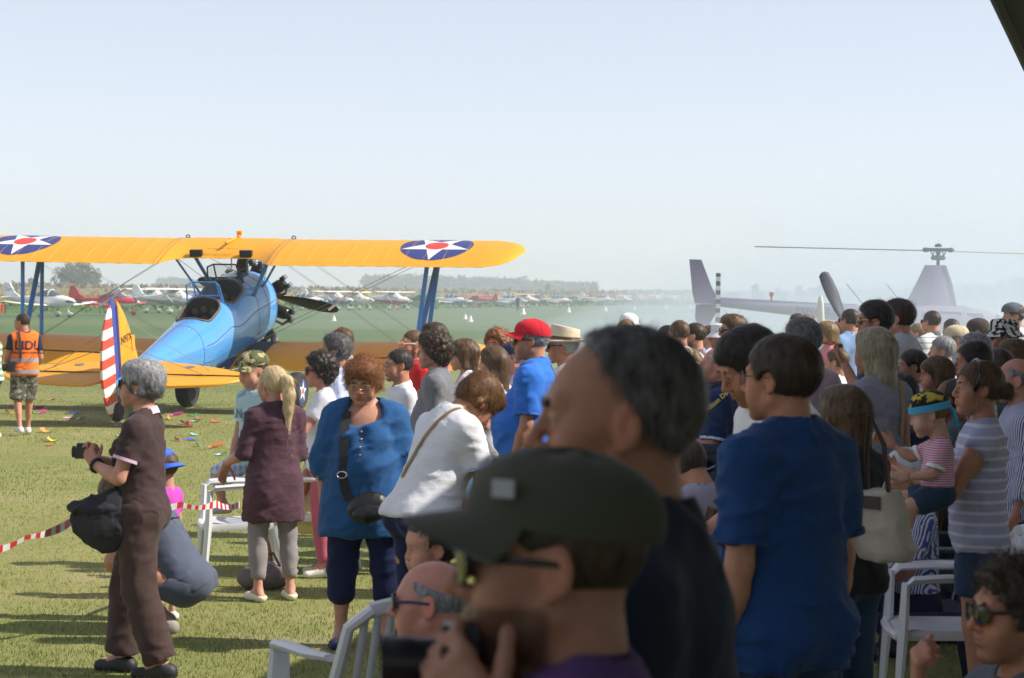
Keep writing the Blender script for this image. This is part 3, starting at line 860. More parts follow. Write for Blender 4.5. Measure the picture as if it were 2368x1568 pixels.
text_mesh('fin_registration', 'N97X', .16, DARKIN, fin, TO @ Matrix(((0, 0, 1, .043), (-.0, 0, 0, 0), (0, 0, 0, 0), (0, 0, 0, 1))) if False else TO @ Matrix.Translation((.040, -6.27, .62)) @ Matrix(((0, 0, 1, 0), (1, 0, 0, 0), (0, 1, 0, 0), (0, 0, 0, 1))), .002)
mb = MB(); mb.box(-.05, .05, -6.1, -6.0, .40, .62, M=TO); bpart(mb, 'fin_fairing', YEL, fin)
for sx in (1, -1):
    out = [(.03 * sx, -5.55), (.5 * sx, -5.62), (1.2 * sx, -5.86), (1.66 * sx, -6.10), (1.80 * sx, -6.32), (1.2 * sx, -6.34), (.03 * sx, -6.34)]
    s1 = bpart(slab(out if False else smooth_outline(out, 3), .075, 'XY', .10), 'stabilizer', YEL)
    out = [(.10 * sx, -6.37), (1.0 * sx, -6.37), (1.82 * sx, -6.35), (1.80 * sx, -6.52), (1.55 * sx, -6.78), (1.0 * sx, -6.95), (.45 * sx, -7.02), (.22 * sx, -6.92)]
    e1 = bpart(slab(smooth_outline(out, 3), .055, 'XY', .10), 'elevator', YEL)
    mb = MB(); mb.tube([TO @ Vector((.1 * sx, -6.355, .13)), TO @ Vector((1.8 * sx, -6.355, .13))], .012, 5); bpart(mb, 'hinge_line', DARKIN, s1)
    mb = MB()
    for k in range(6): mb.tube([TO @ Vector(((.35 + .25 * k) * sx, -5.65 - .06 * k, .143)), TO @ Vector(((.35 + .25 * k) * sx, -6.32, .141))], .004, 4)
    tag(bpart(mb, 'rib_tape', paint('yellow_tape', (.62, .29, .018), .5, var=.05), s1), kind='stuff')
    mb = MB(); mb.tube([TO @ Vector((.02 * sx, -6.2, .88)), TO @ Vector((1.2 * sx, -6.1, .14))], .005, 4); mb.tube([TO @ Vector((.02 * sx, -6.5, .6)), TO @ Vector((1.25 * sx, -6.4, .14))], .005, 4); bpart(mb, 'tail_wire', WIRE)
    mb = MB(); mb.lathe([(.07, 0), (.07, .012), (.04, .014)], 14, M=TO @ Matrix.Translation((.85 * sx, -5.95, .137))); bpart(mb, 'inspection_plate', STEEL, s1)
mb = MB(); mb.tube([TO @ Vector((0, -6.3, -.20)), TO @ Vector((0, -6.68, -.34))], [.09, .06], 8); mb.tube([TO @ Vector((.05, -6.62, -.3)), TO @ Vector((.05, -6.75, -.42))], .025, 6); tl = bpart(mb, 'tail_leg', BLACKP)
_tw = TO @ Matrix.Translation((.03, -6.75, -.345)) @ Matrix.Rotation(R(90), 4, 'Y')
mb = MB(); mb.lathe([(.06, -.05), (.11, -.055), (.135, -.03), (.14, 0), (.135, .03), (.11, .055), (.06, .05)], 24, M=_tw); tw = bpart(mb, 'tail_wheel', RUBBER)
mb = MB(); mb.lathe([(.004, .045), (.065, .05), (.065, -.05), (.004, -.045)], 14, M=_tw); bpart(mb, 'hub_cap', WHITEP, tw)

# ------------------------------------------------------------------ parked aeroplanes
def body_rings(st, n=14):
    return [[Vector((a * math.sin(2 * pi * j / n), y, zc + h * math.cos(2 * pi * j / n))) for j in range(n)] for y, a, zc, h in st]
def light_plane(px, py, yaw, kind, c1, c2, label, L=6.6, name='light_aircraft', fin_col=None, d=None, spin=None, wing_col=None):
    p = gnd(px, py)
    if d: p = at(px, py, d); p.z = 0
    r_ = empty(name, p, R(yaw)); tag(r_, label, 'aeroplane', 'aeroplanes parked along the crop')
    k = L / 6.6
    S = Matrix.Scale(k, 4)
    M1 = paint('pl_%.2f_%.2f_%.2f' % c1, c1, .3, var=.04); M2 = paint('pl_%.2f_%.2f_%.2f' % c2, c2, .3, var=.04)
    MW = paint('pl_%.2f_%.2f_%.2f' % wing_col, wing_col, .3, var=.04) if wing_col else M1
    MF = paint('pl_%.2f_%.2f_%.2f' % fin_col, fin_col, .3, var=.04) if fin_col else M1
    DG = glassy('canopy_glass', (.10, .14, .17), .05, .8)
    zc = 1.05
    mb = MB()
    st = [(2.25, .10, zc, .10), (2.2, .24, zc, .22), (1.7, .42, zc, .36), (1.2, .50, zc + .02, .43), (.4, .54, zc + .06, .48), (-.5, .50, zc + .06, .45), (-1.4, .36, zc + .08, .34), (-2.6, .20, zc + .15, .22), (-4.0, .06, zc + .25, .10)]
    if kind == 'low':
        mb.rings(body_rings(st), M=S)
    else:
        st = [(2.2, .10, zc, .10), (2.15, .26, zc, .24), (1.6, .42, zc + .03, .38), (1.0, .52, zc + .08, .46), (.5, .56, zc + .25, .66), (-.4, .55, zc + .25, .66), (-1.2, .40, zc + .18, .46), (-2.6, .20, zc + .22, .24), (-4.0, .06, zc + .3, .10)]
        mb.rings(body_rings(st), M=S)
    fu = mb.build('fuselage', M1, r_)
    mb = MB()   # lower trim stripe wraps the belly
    mb.rings([[Vector((a * 1.012 * math.sin(t), y, z + h * 1.012 * math.cos(t))) for t in [R(105 + 150 * j / 8) for j in range(9)]] for y, a, z, h in st[1:-1]], 0, False, False, M=S); mb.build('trim_stripe', M2, fu)
    mb = MB()
    if kind == 'low':
        cn = [(1.25, .05, zc + .43, .02), (.9, .36, zc + .40, .22), (.35, .44, zc + .42, .40), (-.3, .42, zc + .40, .42), (-.9, .30, zc + .38, .28), (-1.3, .08, zc + .38, .05)]
        mb.rings(body_rings(cn, 12), M=S); cp = mb.build('canopy', DG, r_)
        mb = MB()
        for y, a, z, h in (cn[2], cn[3]): mb.tube([Vector((a * 1.02 * math.sin(t), y, z + h * 1.02 * math.cos(t))) for t in [R(-95 + 19 * i) for i in range(11)]], .03, 5, M=S)
        mb.build('canopy_frame', M1, cp)
        zw, yw, xr = zc - .28, .55, .35
    else:
        for y0, y1 in ((1.0, .42), (.36, -.25), (-.32, -.95)):
            def wp(y, t):
                for a, b in zip(st, st[1:]):
                    if a[0] >= y >= b[0]:
                        q = (a[0] - y) / (a[0] - b[0]); A = [a[i] + (b[i] - a[i]) * q for i in range(4)]
                        return Vector((A[1] * 1.015 * math.sin(t), y, A[2] + A[3] * 1.015 * math.cos(t)))
            for sx in (1, -1):
                mb = MB(); mb.add([wp(y0, sx * R(80)), wp(y1, sx * R(80)), wp(y1, sx * R(45)), wp(y1 + (y0 - y1) * (.4 if y0 > .9 else 1), sx * R(42))], [(0, 1, 2, 3)], 0, S); mb.build('side_window', DG, fu, smooth=False)
        mb = MB(); mb.add([wp(1.02, R(-55)), wp(1.02, R(55)), wp(.55, R(38)), wp(.55, R(-38))], [(0, 1, 2, 3)], 0, S @ Matrix.Translation((0, 0, .02))); mb.build('windscreen', DG, fu, smooth=False)
        zw, yw, xr = zc + .92, .62, .0
    for sx in (1, -1):
        mb = MB(); rr = []
        for x, ch, dz, yo in ((xr, 1.25, 0, 0), (2.2, 1.2, .06 if kind == 'low' else .02, 0), (3.9, .95, .20 if kind == 'low' else .04, -.06), (4.35, .75, .26 if kind == 'low' else .05, -.12), (4.45, .25, .28 if kind == 'low' else .06, -.3)):
            rr.append([Vector((sx * x, yw + yo - c_ * ch, zw + dz + z_ * ch * .9)) for c_, z_ in (AU[::2] + AD[::2])])
        mb.rings(rr, M=S); mb.build('wing', MW, r_)
        if kind != 'low':
            mb = MB(); mb.tube([Vector((.5 * sx, .2, zc - .15)), Vector((2.1 * sx, .1, zw - .02))], .035, 6, M=S); mb.build('wing_strut', M1, r_)
        mb = MB(); mb.rings([[Vector((sx * x, -3.35 - c_ * ch, zc + .28 + z_ * ch * .6)) for c_, z_ in AU[::3] + AD[::3]] for x, ch in ((.05, .72), (1.3, .5), (1.42, .2))], M=S); mb.build('tailplane', MF if kind == 'x' else M1, r_)
        mb = MB(); mb.tube([Vector((.42 * sx, .1, zc - .35)), Vector((.85 * sx, .02, .26))], [.05, .04], 6, M=S); lg = mb.build('gear_leg', M1, r_)
        mb = MB(); mb.ball((.86 * sx, .02, .24), (.09, .33, .14), 8, M=S); mb.build('wheel_fairing', M1, lg)
        mb = MB(); mb.lathe([(.03, -.05), (.16, -.05), (.175, 0), (.16, .05), (.03, .05)], 12, M=S @ Matrix.Translation((.86 * sx, .02, .175)) @ Matrix.Rotation(R(90), 4, 'Y')); mb.build('wheel', RUBBER, lg)
    mb = MB(); mb.tube([Vector((0, 1.75, zc - .3)), Vector((0, 1.85, .28))], .05, 6, M=S); lg = mb.build('nose_leg', M1, r_)
    mb = MB(); mb.ball((0, 1.9, .24), (.08, .3, .14), 8, M=S); mb.build('wheel_fairing', M1, lg)
    mb = MB(); mb.lathe([(.03, -.05), (.155, -.05), (.17, 0), (.155, .05), (.03, .05)], 12, M=S @ Matrix.Translation((0, 1.9, .17)) @ Matrix.Rotation(R(90), 4, 'Y')); mb.build('wheel', RUBBER, lg)
    mb = MB(); o_ = [(-2.6, zc + .33), (-3.15, zc + .62), (-3.62, zc + 1.28), (-4.1, zc + 1.30), (-4.22, zc + .5), (-4.1, zc + .15), (-3.2, zc + .2)]
    mb.rings([[Vector((t, y, z)) for y, z in o_] for t in (-.05, .05)], M=S); mb.build('fin', MF, r_, smooth=False)
    MS = paint('pl_%.2f_%.2f_%.2f' % spin, spin, .3) if spin else WHITEP
    mb = MB(); mb.lathe([(.16, 0), (.14, .12), (.08, .24), (.01, .32)], 10, M=S @ Matrix.Translation((0, 2.2, zc)) @ Matrix.Rotation(R(-90), 4, 'X')); spn = mb.build('spinner', MS, r_)
    for a in (35, 215):
        mb = MB(); Mq = S @ Matrix.Translation((0, 2.3, zc)) @ Matrix.Rotation(R(a + px % 60), 4, 'Y'); mb.rings([[Mq @ Vector((w_ * math.cos(q), .02 * math.sin(q), t)) for q in [2 * pi * j / 6 for j in range(6)]] for t, w_ in ((.1, .05), (.5, .09), (.8, .06), (.86, .01))]); mb.build('propeller_blade', BLACKP, r_)
    return r_
WH = (.80, .80, .80); RD = (.55, .03, .05); BL = (.06, .22, .60); GY = (.35, .38, .42); YL = (.75, .55, .05); GN = (.03, .25, .12); OR = (.75, .20, .05); PB = (.45, .60, .75)
lp = light_plane(112, 733, -122, 'low', WH, WH, 'white low wing plane with bubble canopy parked behind the orange vest man', 6.9)
WRM = paint('grey_script', (.25, .27, .30), .5)
text_mesh('tail_script', 'Sierra', .42, WRM, lp, Matrix.Translation((.06, -3.75, 1.95)) @ Matrix(((0, 0, 1, 0), (1, 0, 0, 0), (0, 1, 0, 0), (0, 0, 0, 1))), .004, .3)
for i, c_ in enumerate(((.03, .30, .10), (.75, .75, .75), (.60, .04, .04))):
    mb = MB(); mb.box(.37, .385, -1.10 + .13 * i, -.97 + .13 * i, 1.18, 1.42); mb.build('flag_bar', paint('flagbar%d' % i, c_, .5), lp)
light_plane(262, 729, -112, 'low', RD, WH, 'dark red low wing plane with white flash behind striped rudder', 6.4, wing_col=RD, spin=(.8, .8, .8))
lp = light_plane(352, 724, -118, 'high', WH, WH, 'white high wing plane with lettered tall fin behind the red plane', 6.8)
text_mesh('fin_lettering', 'P2008', .40, WRM, lp, Matrix.Translation((.065, -3.78, 1.85)) @ Matrix(((0, 0, 1, 0), (1, 0, 0, 0), (0, 1, 0, 0), (0, 0, 0, 1))), .004, .2)
light_plane(405, 727, -116, 'high', WH, GY, 'white high wing plane with dark side stripes left of the blue fuselage', 6.9)
light_plane(470, 724, -112, 'high', WH, WH, 'white high wing plane half hidden behind the open cockpits', 6.6)
light_plane(705, 718, -115, 'low', WH, PB, 'white low wing plane with bright blue spinner behind the propeller', 6.6, spin=(.05, .45, .7))
light_plane(772, 718, -118, 'high', WH, BL, 'white high wing plane with blue belly right of the propeller tip', 6.8)
light_plane(822, 717, -118, 'high', WH, WH, 'white high wing plane with dark red fin behind the wing wires', 6.7, fin_col=(.45, .03, .08))
light_plane(908, 717, -117, 'high', WH, RD, 'white high wing plane with red belly and yellow topped fin', 6.9, fin_col=YL)
light_plane(978, 716, -112, 'high', GN, YL, 'dark green and yellow high wing plane behind the wing struts', 6.2)
light_plane(1046, 713, -122, 'low', WH, BL, 'white low wing plane with blue belly right of the wing struts', 6.8)
light_plane(1100, 712, 60, 'high', RD, WH, 'red and white high wing ultralight facing away beside a blue bellied plane', 5.8)
light_plane(1178, 712, -122, 'low', WH, PB, 'white low wing plane with red tipped fin before a standing man', 6.8, fin_col=(.70, .25, .22))
light_plane(1215, 711, -116, 'high', WH, OR, 'white high wing plane with orange wing left of dark finned plane', 6.6, wing_col=(.80, .45, .30))
light_plane(1290, 710, -114, 'low', WH, RD, 'white low wing plane with red stripe and dark blue fin', 6.6, fin_col=(.15, .25, .40))
light_plane(1326, 708, -112, 'low', GY, GY, 'grey low wing plane between two white ones', 6.2)
light_plane(1390, 707, -122, 'low', WH, PB, 'white low wing plane with blue canopy, longest of the far right group', 7.4)
light_plane(1402, 704, -116, 'low', WH, RD, 'white low wing plane with red and white fin behind the far group', 6.6, fin_col=(.60, .08, .12))
light_plane(1440, 705, -114, 'high', WH, RD, 'small white high wing plane with maroon belly in far group', 6.4)
light_plane(1470, 704, -116, 'low', WH, GY, 'small white low wing plane near the far end of the row', 6.4)
light_plane(1512, 703, -114, 'high', WH, WH, 'all white high wing plane second from the far end', 7.2)
light_plane(1556, 702, -112, 'high', WH, PB, 'white high wing plane with pale blue belly, last in the row', 6.8)
# orange safety netting and flags along the crop
NET = paint('orange_net', (.80, .17, .05), .8, var=.15)
def net(px0, px1, py0, py1, d, label):
    a = at(px0, py1, d); b = at(px1, py1, d); t = at(px0, py0, d); h = t.z
    r_ = empty('safety_net', ((a.x + b.x) / 2, d, 0)); tag(r_, label, 'net', 'orange safety nets along the crop')
    wd = (b.x - a.x) / 2; mb = MB(); nx = 9
    mb.rings([[Vector((-wd + 2 * wd * i / nx, .06 * math.sin(i * 1.7) + dy, z + (h - .12) * 0)) for i in range(nx + 1)] for dy, z in ((0, max(.15, a.z)), (.03, h))], 0, False, False)
    mb.build('net_sheet', NET, r_)
    for sx in (-1, 1):
        mb = MB(); mb.tube([(sx * wd, .02, 0), (sx * wd, .02, h + .1)], .03, 6); mb.build('net_post', BLACKP, r_)
net(-6, 12, 702, 728, 172, 'orange safety net at far left edge behind the white plane')
net(199, 231, 692, 709, 186, 'orange safety net behind nose of the white low wing plane')
net(452, 470, 722, 730, 168, 'low orange net under the white high wing plane')
net(993, 1010, 690, 698, 330, 'small orange net behind the green plane')
net(906, 921, 712, 718, 250, 'small orange net under the red bellied high wing plane')
net(1206, 1222, 712, 717, 330, 'orange net under the planes beside the standing man')
net(1330, 1338, 704, 714, 380, 'narrow orange net behind the grey plane')
net(1566, 1575, 695, 708, 430, 'narrow orange net past the last plane')
net(1626, 1634, 696, 708, 440, 'narrow orange net left of the helicopter tail')
# white cone markers along the runway
CONE = paint('cone_white', (.82, .80, .74), .5, var=.05)
cone0 = None
for i, (px, py, hp) in enumerate(((772, 742, 13), (1076, 738, 12), (1184, 733, 11), (1299, 729, 11), (1210, 727, 15), (1315, 722, 12), (1400, 719, 11), (1468, 716, 9), (1540, 714, 9), (1596, 713, 8), (1664, 712, 8), (1720, 709, 7), (1088, 744, 14))):
    if i == 2 or i == 3: continue
    p = gnd(px, py); hgt = hp / FPX * p.y
    if cone0 is None:
        mb = MB(); mb.lathe([(.22, 0), (.22, .02), (.16, .04), (.05, .40), (.02, .42)], 16)
        cone0 = mb.build('cone_marker', CONE); o = cone0
    else: o = cone0.copy(); C.objects.link(o)
    o.location = p; k = hgt / .42 ; o.scale = (k, k, k)
    tag(o, ('small white cone marker on the grass, %s' % ['right of the propeller tip', 'left of the right wing struts', '', '', 'left of the red cap, nearest that cap', 'above the red cap and right of it', 'right of the fedora', 'between the fedora and the white cap', 'above the white cap', 'right of the white cap', 'under the helicopter tail boom', 'farthest under the helicopter boom', 'just right of the right wing struts'][i]), 'cone', 'white runway cone markers')

# ------------------------------------------------------------------ helicopter in the smoke
HP = at(2168, 700, 62.0); HP.z = 0
heli = empty('helicopter', HP, R(-96)); tag(heli, 'four seat helicopter faded to pale lilac by smoke at right', 'helicopter')
MAR = paint('smoke_paled_paint', (.29, .25, .36), .3, var=.05); MARD = paint('rotor_dark', (.045, .05, .075), .5)  # part of the smoke's fading is put into the body colour
def hz(py): return at(2168, py, 62.0).z
zb = hz(712); mast = hz(578)
mb = MB()
mb.rings([[Vector((a * math.copysign(abs(math.sin(t)) ** .8, math.sin(t)), y, zc + h * math.copysign(abs(math.cos(t)) ** .8, math.cos(t)))) for t in [2 * pi * j / 18 for j in range(18)]] for y, a, zc, h in
   ((2.55, .05, .95, .05), (2.4, .30, .98, .28), (2.0, .50, 1.05, .46), (1.4, .62, 1.18, .66), (.7, .65, 1.25, .76), (-.2, .64, 1.27, .78), (-.9, .58, 1.27, .74), (-1.6, .45, 1.36, .62), (-2.1, .30, 1.58, .42), (-2.4, .2, 1.74, .24))])
zoff = zb - 1.95
cab = mb.build('cabin', MAR, heli); cab.location.z = zoff
DGH = glassy('heli_glass', (.18, .24, .28), .04, .75)
for sx in (1, -1):
    for (y0, y1, z0, z1, k) in ((1.55, .72, 1.25, 1.82, .3), (.62, -.35, 1.22, 1.86, .0)):
        mb = MB(); x0 = .655; mb.add([(sx * x0, y0, z0), (sx * x0, y1, z0), (sx * (x0 - .16), y1, z1), (sx * (x0 - .16), y0 - k * 1.3, z1)], [(0, 1, 2, 3)])
        w_ = mb.build('side_window', DGH, cab, smooth=False)
        mb = MB(); q = [(sx * (x0 + .004), y0, z0), (sx * (x0 + .004), y1, z0), (sx * (x0 - .156), y1, z1), (sx * (x0 - .156), y0 - k * 1.3, z1)]; mb.tube(q + [q[0]], .03, 5)
        mb.build('door_frame', paint('pale_frame', (.55, .42, .45), .4), cab)
mb = MB(); mb.rings([[Vector((a * math.sin(t), y, z + h * math.cos(t))) for t in [R(-75 + 150 * j / 10) for j in range(11)]] for y, a, z, h in ((2.42, .30, 1.03, .27), (2.05, .52, 1.10, .46), (1.62, .62, 1.18, .62))], 0, False, False); mb.build('windscreen', DGH, cab)
zt = zb - zoff + 0
mb = MB(); rr = []
for z, yf, yb, wd in ((1.9, .55, -.95, .22), (2.6, .40, -.60, .17), (mast - zoff - .42, .22, -.36, .12)):
    rr.append([Vector((wd * math.sin(t), (yf + yb) / 2 + (yf - yb) / 2 * math.cos(t), z)) for t in [2 * pi * j / 16 for j in range(16)]])
mb.rings(rr); o = mb.build('mast_fairing', MAR, heli); o.location.z = zoff
mb = MB(); mb.lathe([(.05, mast - .45), (.05, mast - .02)], 10); mb.lathe([(.16, mast - .28), (.20, mast - .25), (.20, mast - .18), (.14, mast - .15)], 14)
for a in (0, 90, 180, 270): mb.tube([(.17 * math.cos(R(a)), .17 * math.sin(R(a)), mast - .22), (.12 * math.cos(R(a + 30)), .12 * math.sin(R(a + 30)), mast)], .018, 5)
mb.box(-.09, .09, -.30, .30, mast - .04, mast + .05); mb.ball((0, .34, mast), (.09, .10, .07), 8); mb.ball((0, -.34, mast), (.09, .10, .07), 8); mb.tube([(.10, .12, mast - .2), (.10, .22, mast)], .015, 5); mb.tube([(-.10, -.12, mast - .2), (-.10, -.22, mast)], .015, 5); mb.lathe([(.09, mast + .08), (.10, mast + .14), (.02, mast + .18)], 12)
mb.build('rotor_head', MARD, heli)
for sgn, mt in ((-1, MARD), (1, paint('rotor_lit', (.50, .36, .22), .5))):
    mb = MB(); Lb = 5.03
    mb.rings([[Vector((w_ * math.cos(q) , sgn * t, mast - .03 - .0 * t + dz + .014 * math.sin(q) + (.02 * t if sgn < 0 else -.02 * t))) for q in [2 * pi * j / 8 for j in range(8)]] for t, w_, dz in ((.30, .06, 0), (.6, .12, 0), (Lb * .5, .13, -.01), (Lb, .13, -.02))])
    b_ = mb.build('rotor_blade', mt, heli)
mb = MB(); mb.rings([[Vector((a * math.sin(t), y, z + a * 1.1 * math.cos(t))) for t in [2 * pi * j / 14 for j in range(14)]] for y, a, z in ((-2.2, .25, 1.76), (-3.2, .20, 1.83), (-5.0, .15, 1.97), (-6.25, .11, 2.07))]); o = mb.build('tail_boom', MAR, heli); o.location.z = zoff
mb = MB(); zf = zb - zoff
mb.rings([[Vector((t, y, z)) for y, z in ((-5.95, 2.0), (-6.2, 2.45), (-6.50, 3.22), (-6.84, 3.23), (-6.74, 2.3), (-6.67, 2.0))] for t in (-.04, .04)])
o = mb.build('upper_fin', MAR, heli, smooth=False); o.location.z = zoff
mb = MB(); mb.rings([[Vector((t, y, z)) for y, z in ((-5.95, 1.98), (-6.64, 1.98), (-6.66, 1.6), (-6.55, 1.28), (-6.3, 1.32))] for t in (-.04, .04)]); o = mb.build('lower_fin', MAR, heli, smooth=False); o.location.z = zoff
mb = MB(); mb.box(-.7, .7, -6.5, -6.15, 1.975, 2.005); o = mb.build('tailplane', paint('pale_frame', (.55, .42, .45), .4), heli); o.location.z = zoff
trm, tn, tb = nodes_of('tail_rotor_bars'); tc = tn.nodes.new('ShaderNodeTexCoord'); sp = tn.nodes.new('ShaderNodeSeparateXYZ'); tn.links.new(tc.outputs['Object'], sp.inputs[0])
tn.links.new(mixrgb(tn, band(tn, sp.outputs[2], 4.0, .5, 0, .02), (.02, .02, .025), (.7, .7, .7)), tb.inputs['Base Color'])
for sgn in (1, -1):
    mb = MB(); mb.box(.18, .21, -6.09, -5.96, 2.07 if sgn > 0 else 1.29, 2.85 if sgn > 0 else 2.07); o = mb.build('tail_rotor_blade', trm, heli); o.location.z = zoff
mb = MB(); mb.tube([(.05, -6.02, 2.07), (.24, -6.02, 2.07)], .06, 8); o = mb.build('tail_rotor_hub', MARD, heli); o.location.z = zoff
for sx in (1, -1):
    mb = MB(); mb.tube([(sx * .95, 2.1, .22), (sx * .95, 1.8, .06), (sx * .95, -1.4, .06)], .045, 8)
    for yy in (1.0, -.8): mb.tube([(sx * .95, yy, .08), (sx * .45, yy, .75)], .045, 8)
    mb.build('landing_skid', MARD, heli)
text_mesh('boom_lettering', 'PRIVATE', .26, MARD, heli, Matrix.Translation((.222, -3.4, 1.84 + zoff)) @ Matrix(((0, 0, 1, 0), (1, 0, 0, 0), (0, 1, 0, 0), (0, 0, 0, 1))), .004)
mb = MB(); mb.tube([(0, -4.55, 2.04), (0, -4.55, 2.27)], .035, 6); mb.ball((0, -4.55, 2.28), .07, 6); o = mb.build('beacon', REDP, heli); o.location.z = zoff
mb = MB(); mb.tube([(.1, -.9, 1.95), (.1, -1.4, 2.6)], .012, 5); mb.tube([(.1, -1.9, 1.85), (.1, -2.5, 2.6)], .012, 5); o = mb.build('antenna', MARD, heli); o.location.z = zoff

# the aeroplane whose propeller stands up out of the crowd
pc = at(1962, 764, 34.0)
ap = empty('propeller_aircraft', (pc.x, 34.0, 0), R(168)); tag(ap, 'aeroplane in the crowd with three blade propeller and white spinner', 'aeroplane')
zc = pc.z; S_ = Matrix.Translation((0, 0, zc))
mb = MB(); mb.lathe([(.18, 0), (.175, .10), (.14, .22), (.08, .32), (.01, .36)], 20, M=S_ @ Matrix.Rotation(R(-90), 4, 'X')); mb.build('spinner', paint('spinner_white', (.80, .80, .82), .25), ap)
for a, mt in ((24, MARD), (262, MARD), (143, MARD)):
    mb = MB(); Mq = S_ @ Matrix.Translation((0, .08, 0)) @ Matrix.Rotation(R(a), 4, 'Y')
    mb.rings([[Mq @ Vector((w_ * math.cos(q) * math.cos(tw) - .02 * math.sin(q) * math.sin(tw), w_ * math.cos(q) * math.sin(tw) + .02 * math.sin(q) * math.cos(tw), t)) for q in [2 * pi * j / 10 for j in range(10)]] for t, w_, tw in ((.15, .06, 1.0), (.35, .10, .8), (.6, .11, .55), (.80, .10, .42), (.92, .085, .4), (.96, .03, .4))]); mb.build('propeller_blade', mt, ap)
mb = MB(); mb.rings(body_rings([(-.02, .18, zc, .18), (-.12, .24, zc - .05, .22), (-.8, .28, zc - .14, .28), (-1.8, .30, zc - .16, .30), (-3.0, .26, zc - .14, .26), (-5.2, .10, zc - .05, .16), (-5.8, .05, zc, .12)])); mb.build('fuselage', paint('cream_cowl', (.62, .58, .56), .3), ap)
mb = MB(); mb.rings(body_rings([(-1.6, .05, zc + .05, .03), (-2.0, .22, zc + .02, .14), (-2.8, .22, zc + .02, .15), (-3.6, .10, zc + .02, .06)], 12)); mb.build('canopy', DGH, ap)
for sx in (1, -1):
    mb = MB(); mb.rings([[Vector((sx * x, -1.0 - c_ * ch, zc - .48 + z_ * ch)) for c_, z_ in AU[::2] + AD[::2]] for x, ch in ((.3, 1.4), (2.6, 1.1), (3.6, .85), (3.7, .3))]); mb.build('wing', WHITEP, ap)
    mb = MB(); mb.rings([[Vector((sx * x, -5.1 - c_ * ch, zc - .1 + z_ * ch * .6)) for c_, z_ in AU[::3] + AD[::3]] for x, ch in ((.05, .7), (1.2, .5), (1.25, .2))]); mb.build('tailplane', WHITEP, ap)
    mb = MB(); mb.tube([(.4 * sx, -.9, zc - .4), (.8 * sx, -.9, .2)], .05, 6); lg = mb.build('gear_leg', WHITEP, ap)
    mb = MB(); mb.lathe([(.05, -.06), (.18, -.06), (.2, 0), (.18, .06), (.05, .06)], 14, M=Matrix.Translation((.84 * sx, -.9, .2)) @ Matrix.Rotation(R(90), 4, 'Y')); mb.build('wheel', RUBBER, lg)
mb = MB(); mb.rings([[Vector((t, y, z)) for y, z in ((-4.7, zc + .05), (-5.4, zc + .30), (-5.9, zc + .32), (-5.95, zc))] for t in (-.04, .04)]); mb.build('fin', WHITEP, ap, smooth=False)

wt = Matrix.LocRotScale(ap.location, ap.rotation_euler, None).inverted()
mb = MB(); q0, q1 = wt @ at(1900, 812, 33.2), wt @ at(1897, 684, 33.2)
mb.tube([q0, q0.lerp(q1, .5), q0.lerp(q1, .85), q0.lerp(q1, .97), q1], [.055, .055, .048, .03, .008], 10, flat=(1, .35)); mb.build('white_upright', WHITEP, ap)  # white upright standing for another propeller's blade, not part of the wing
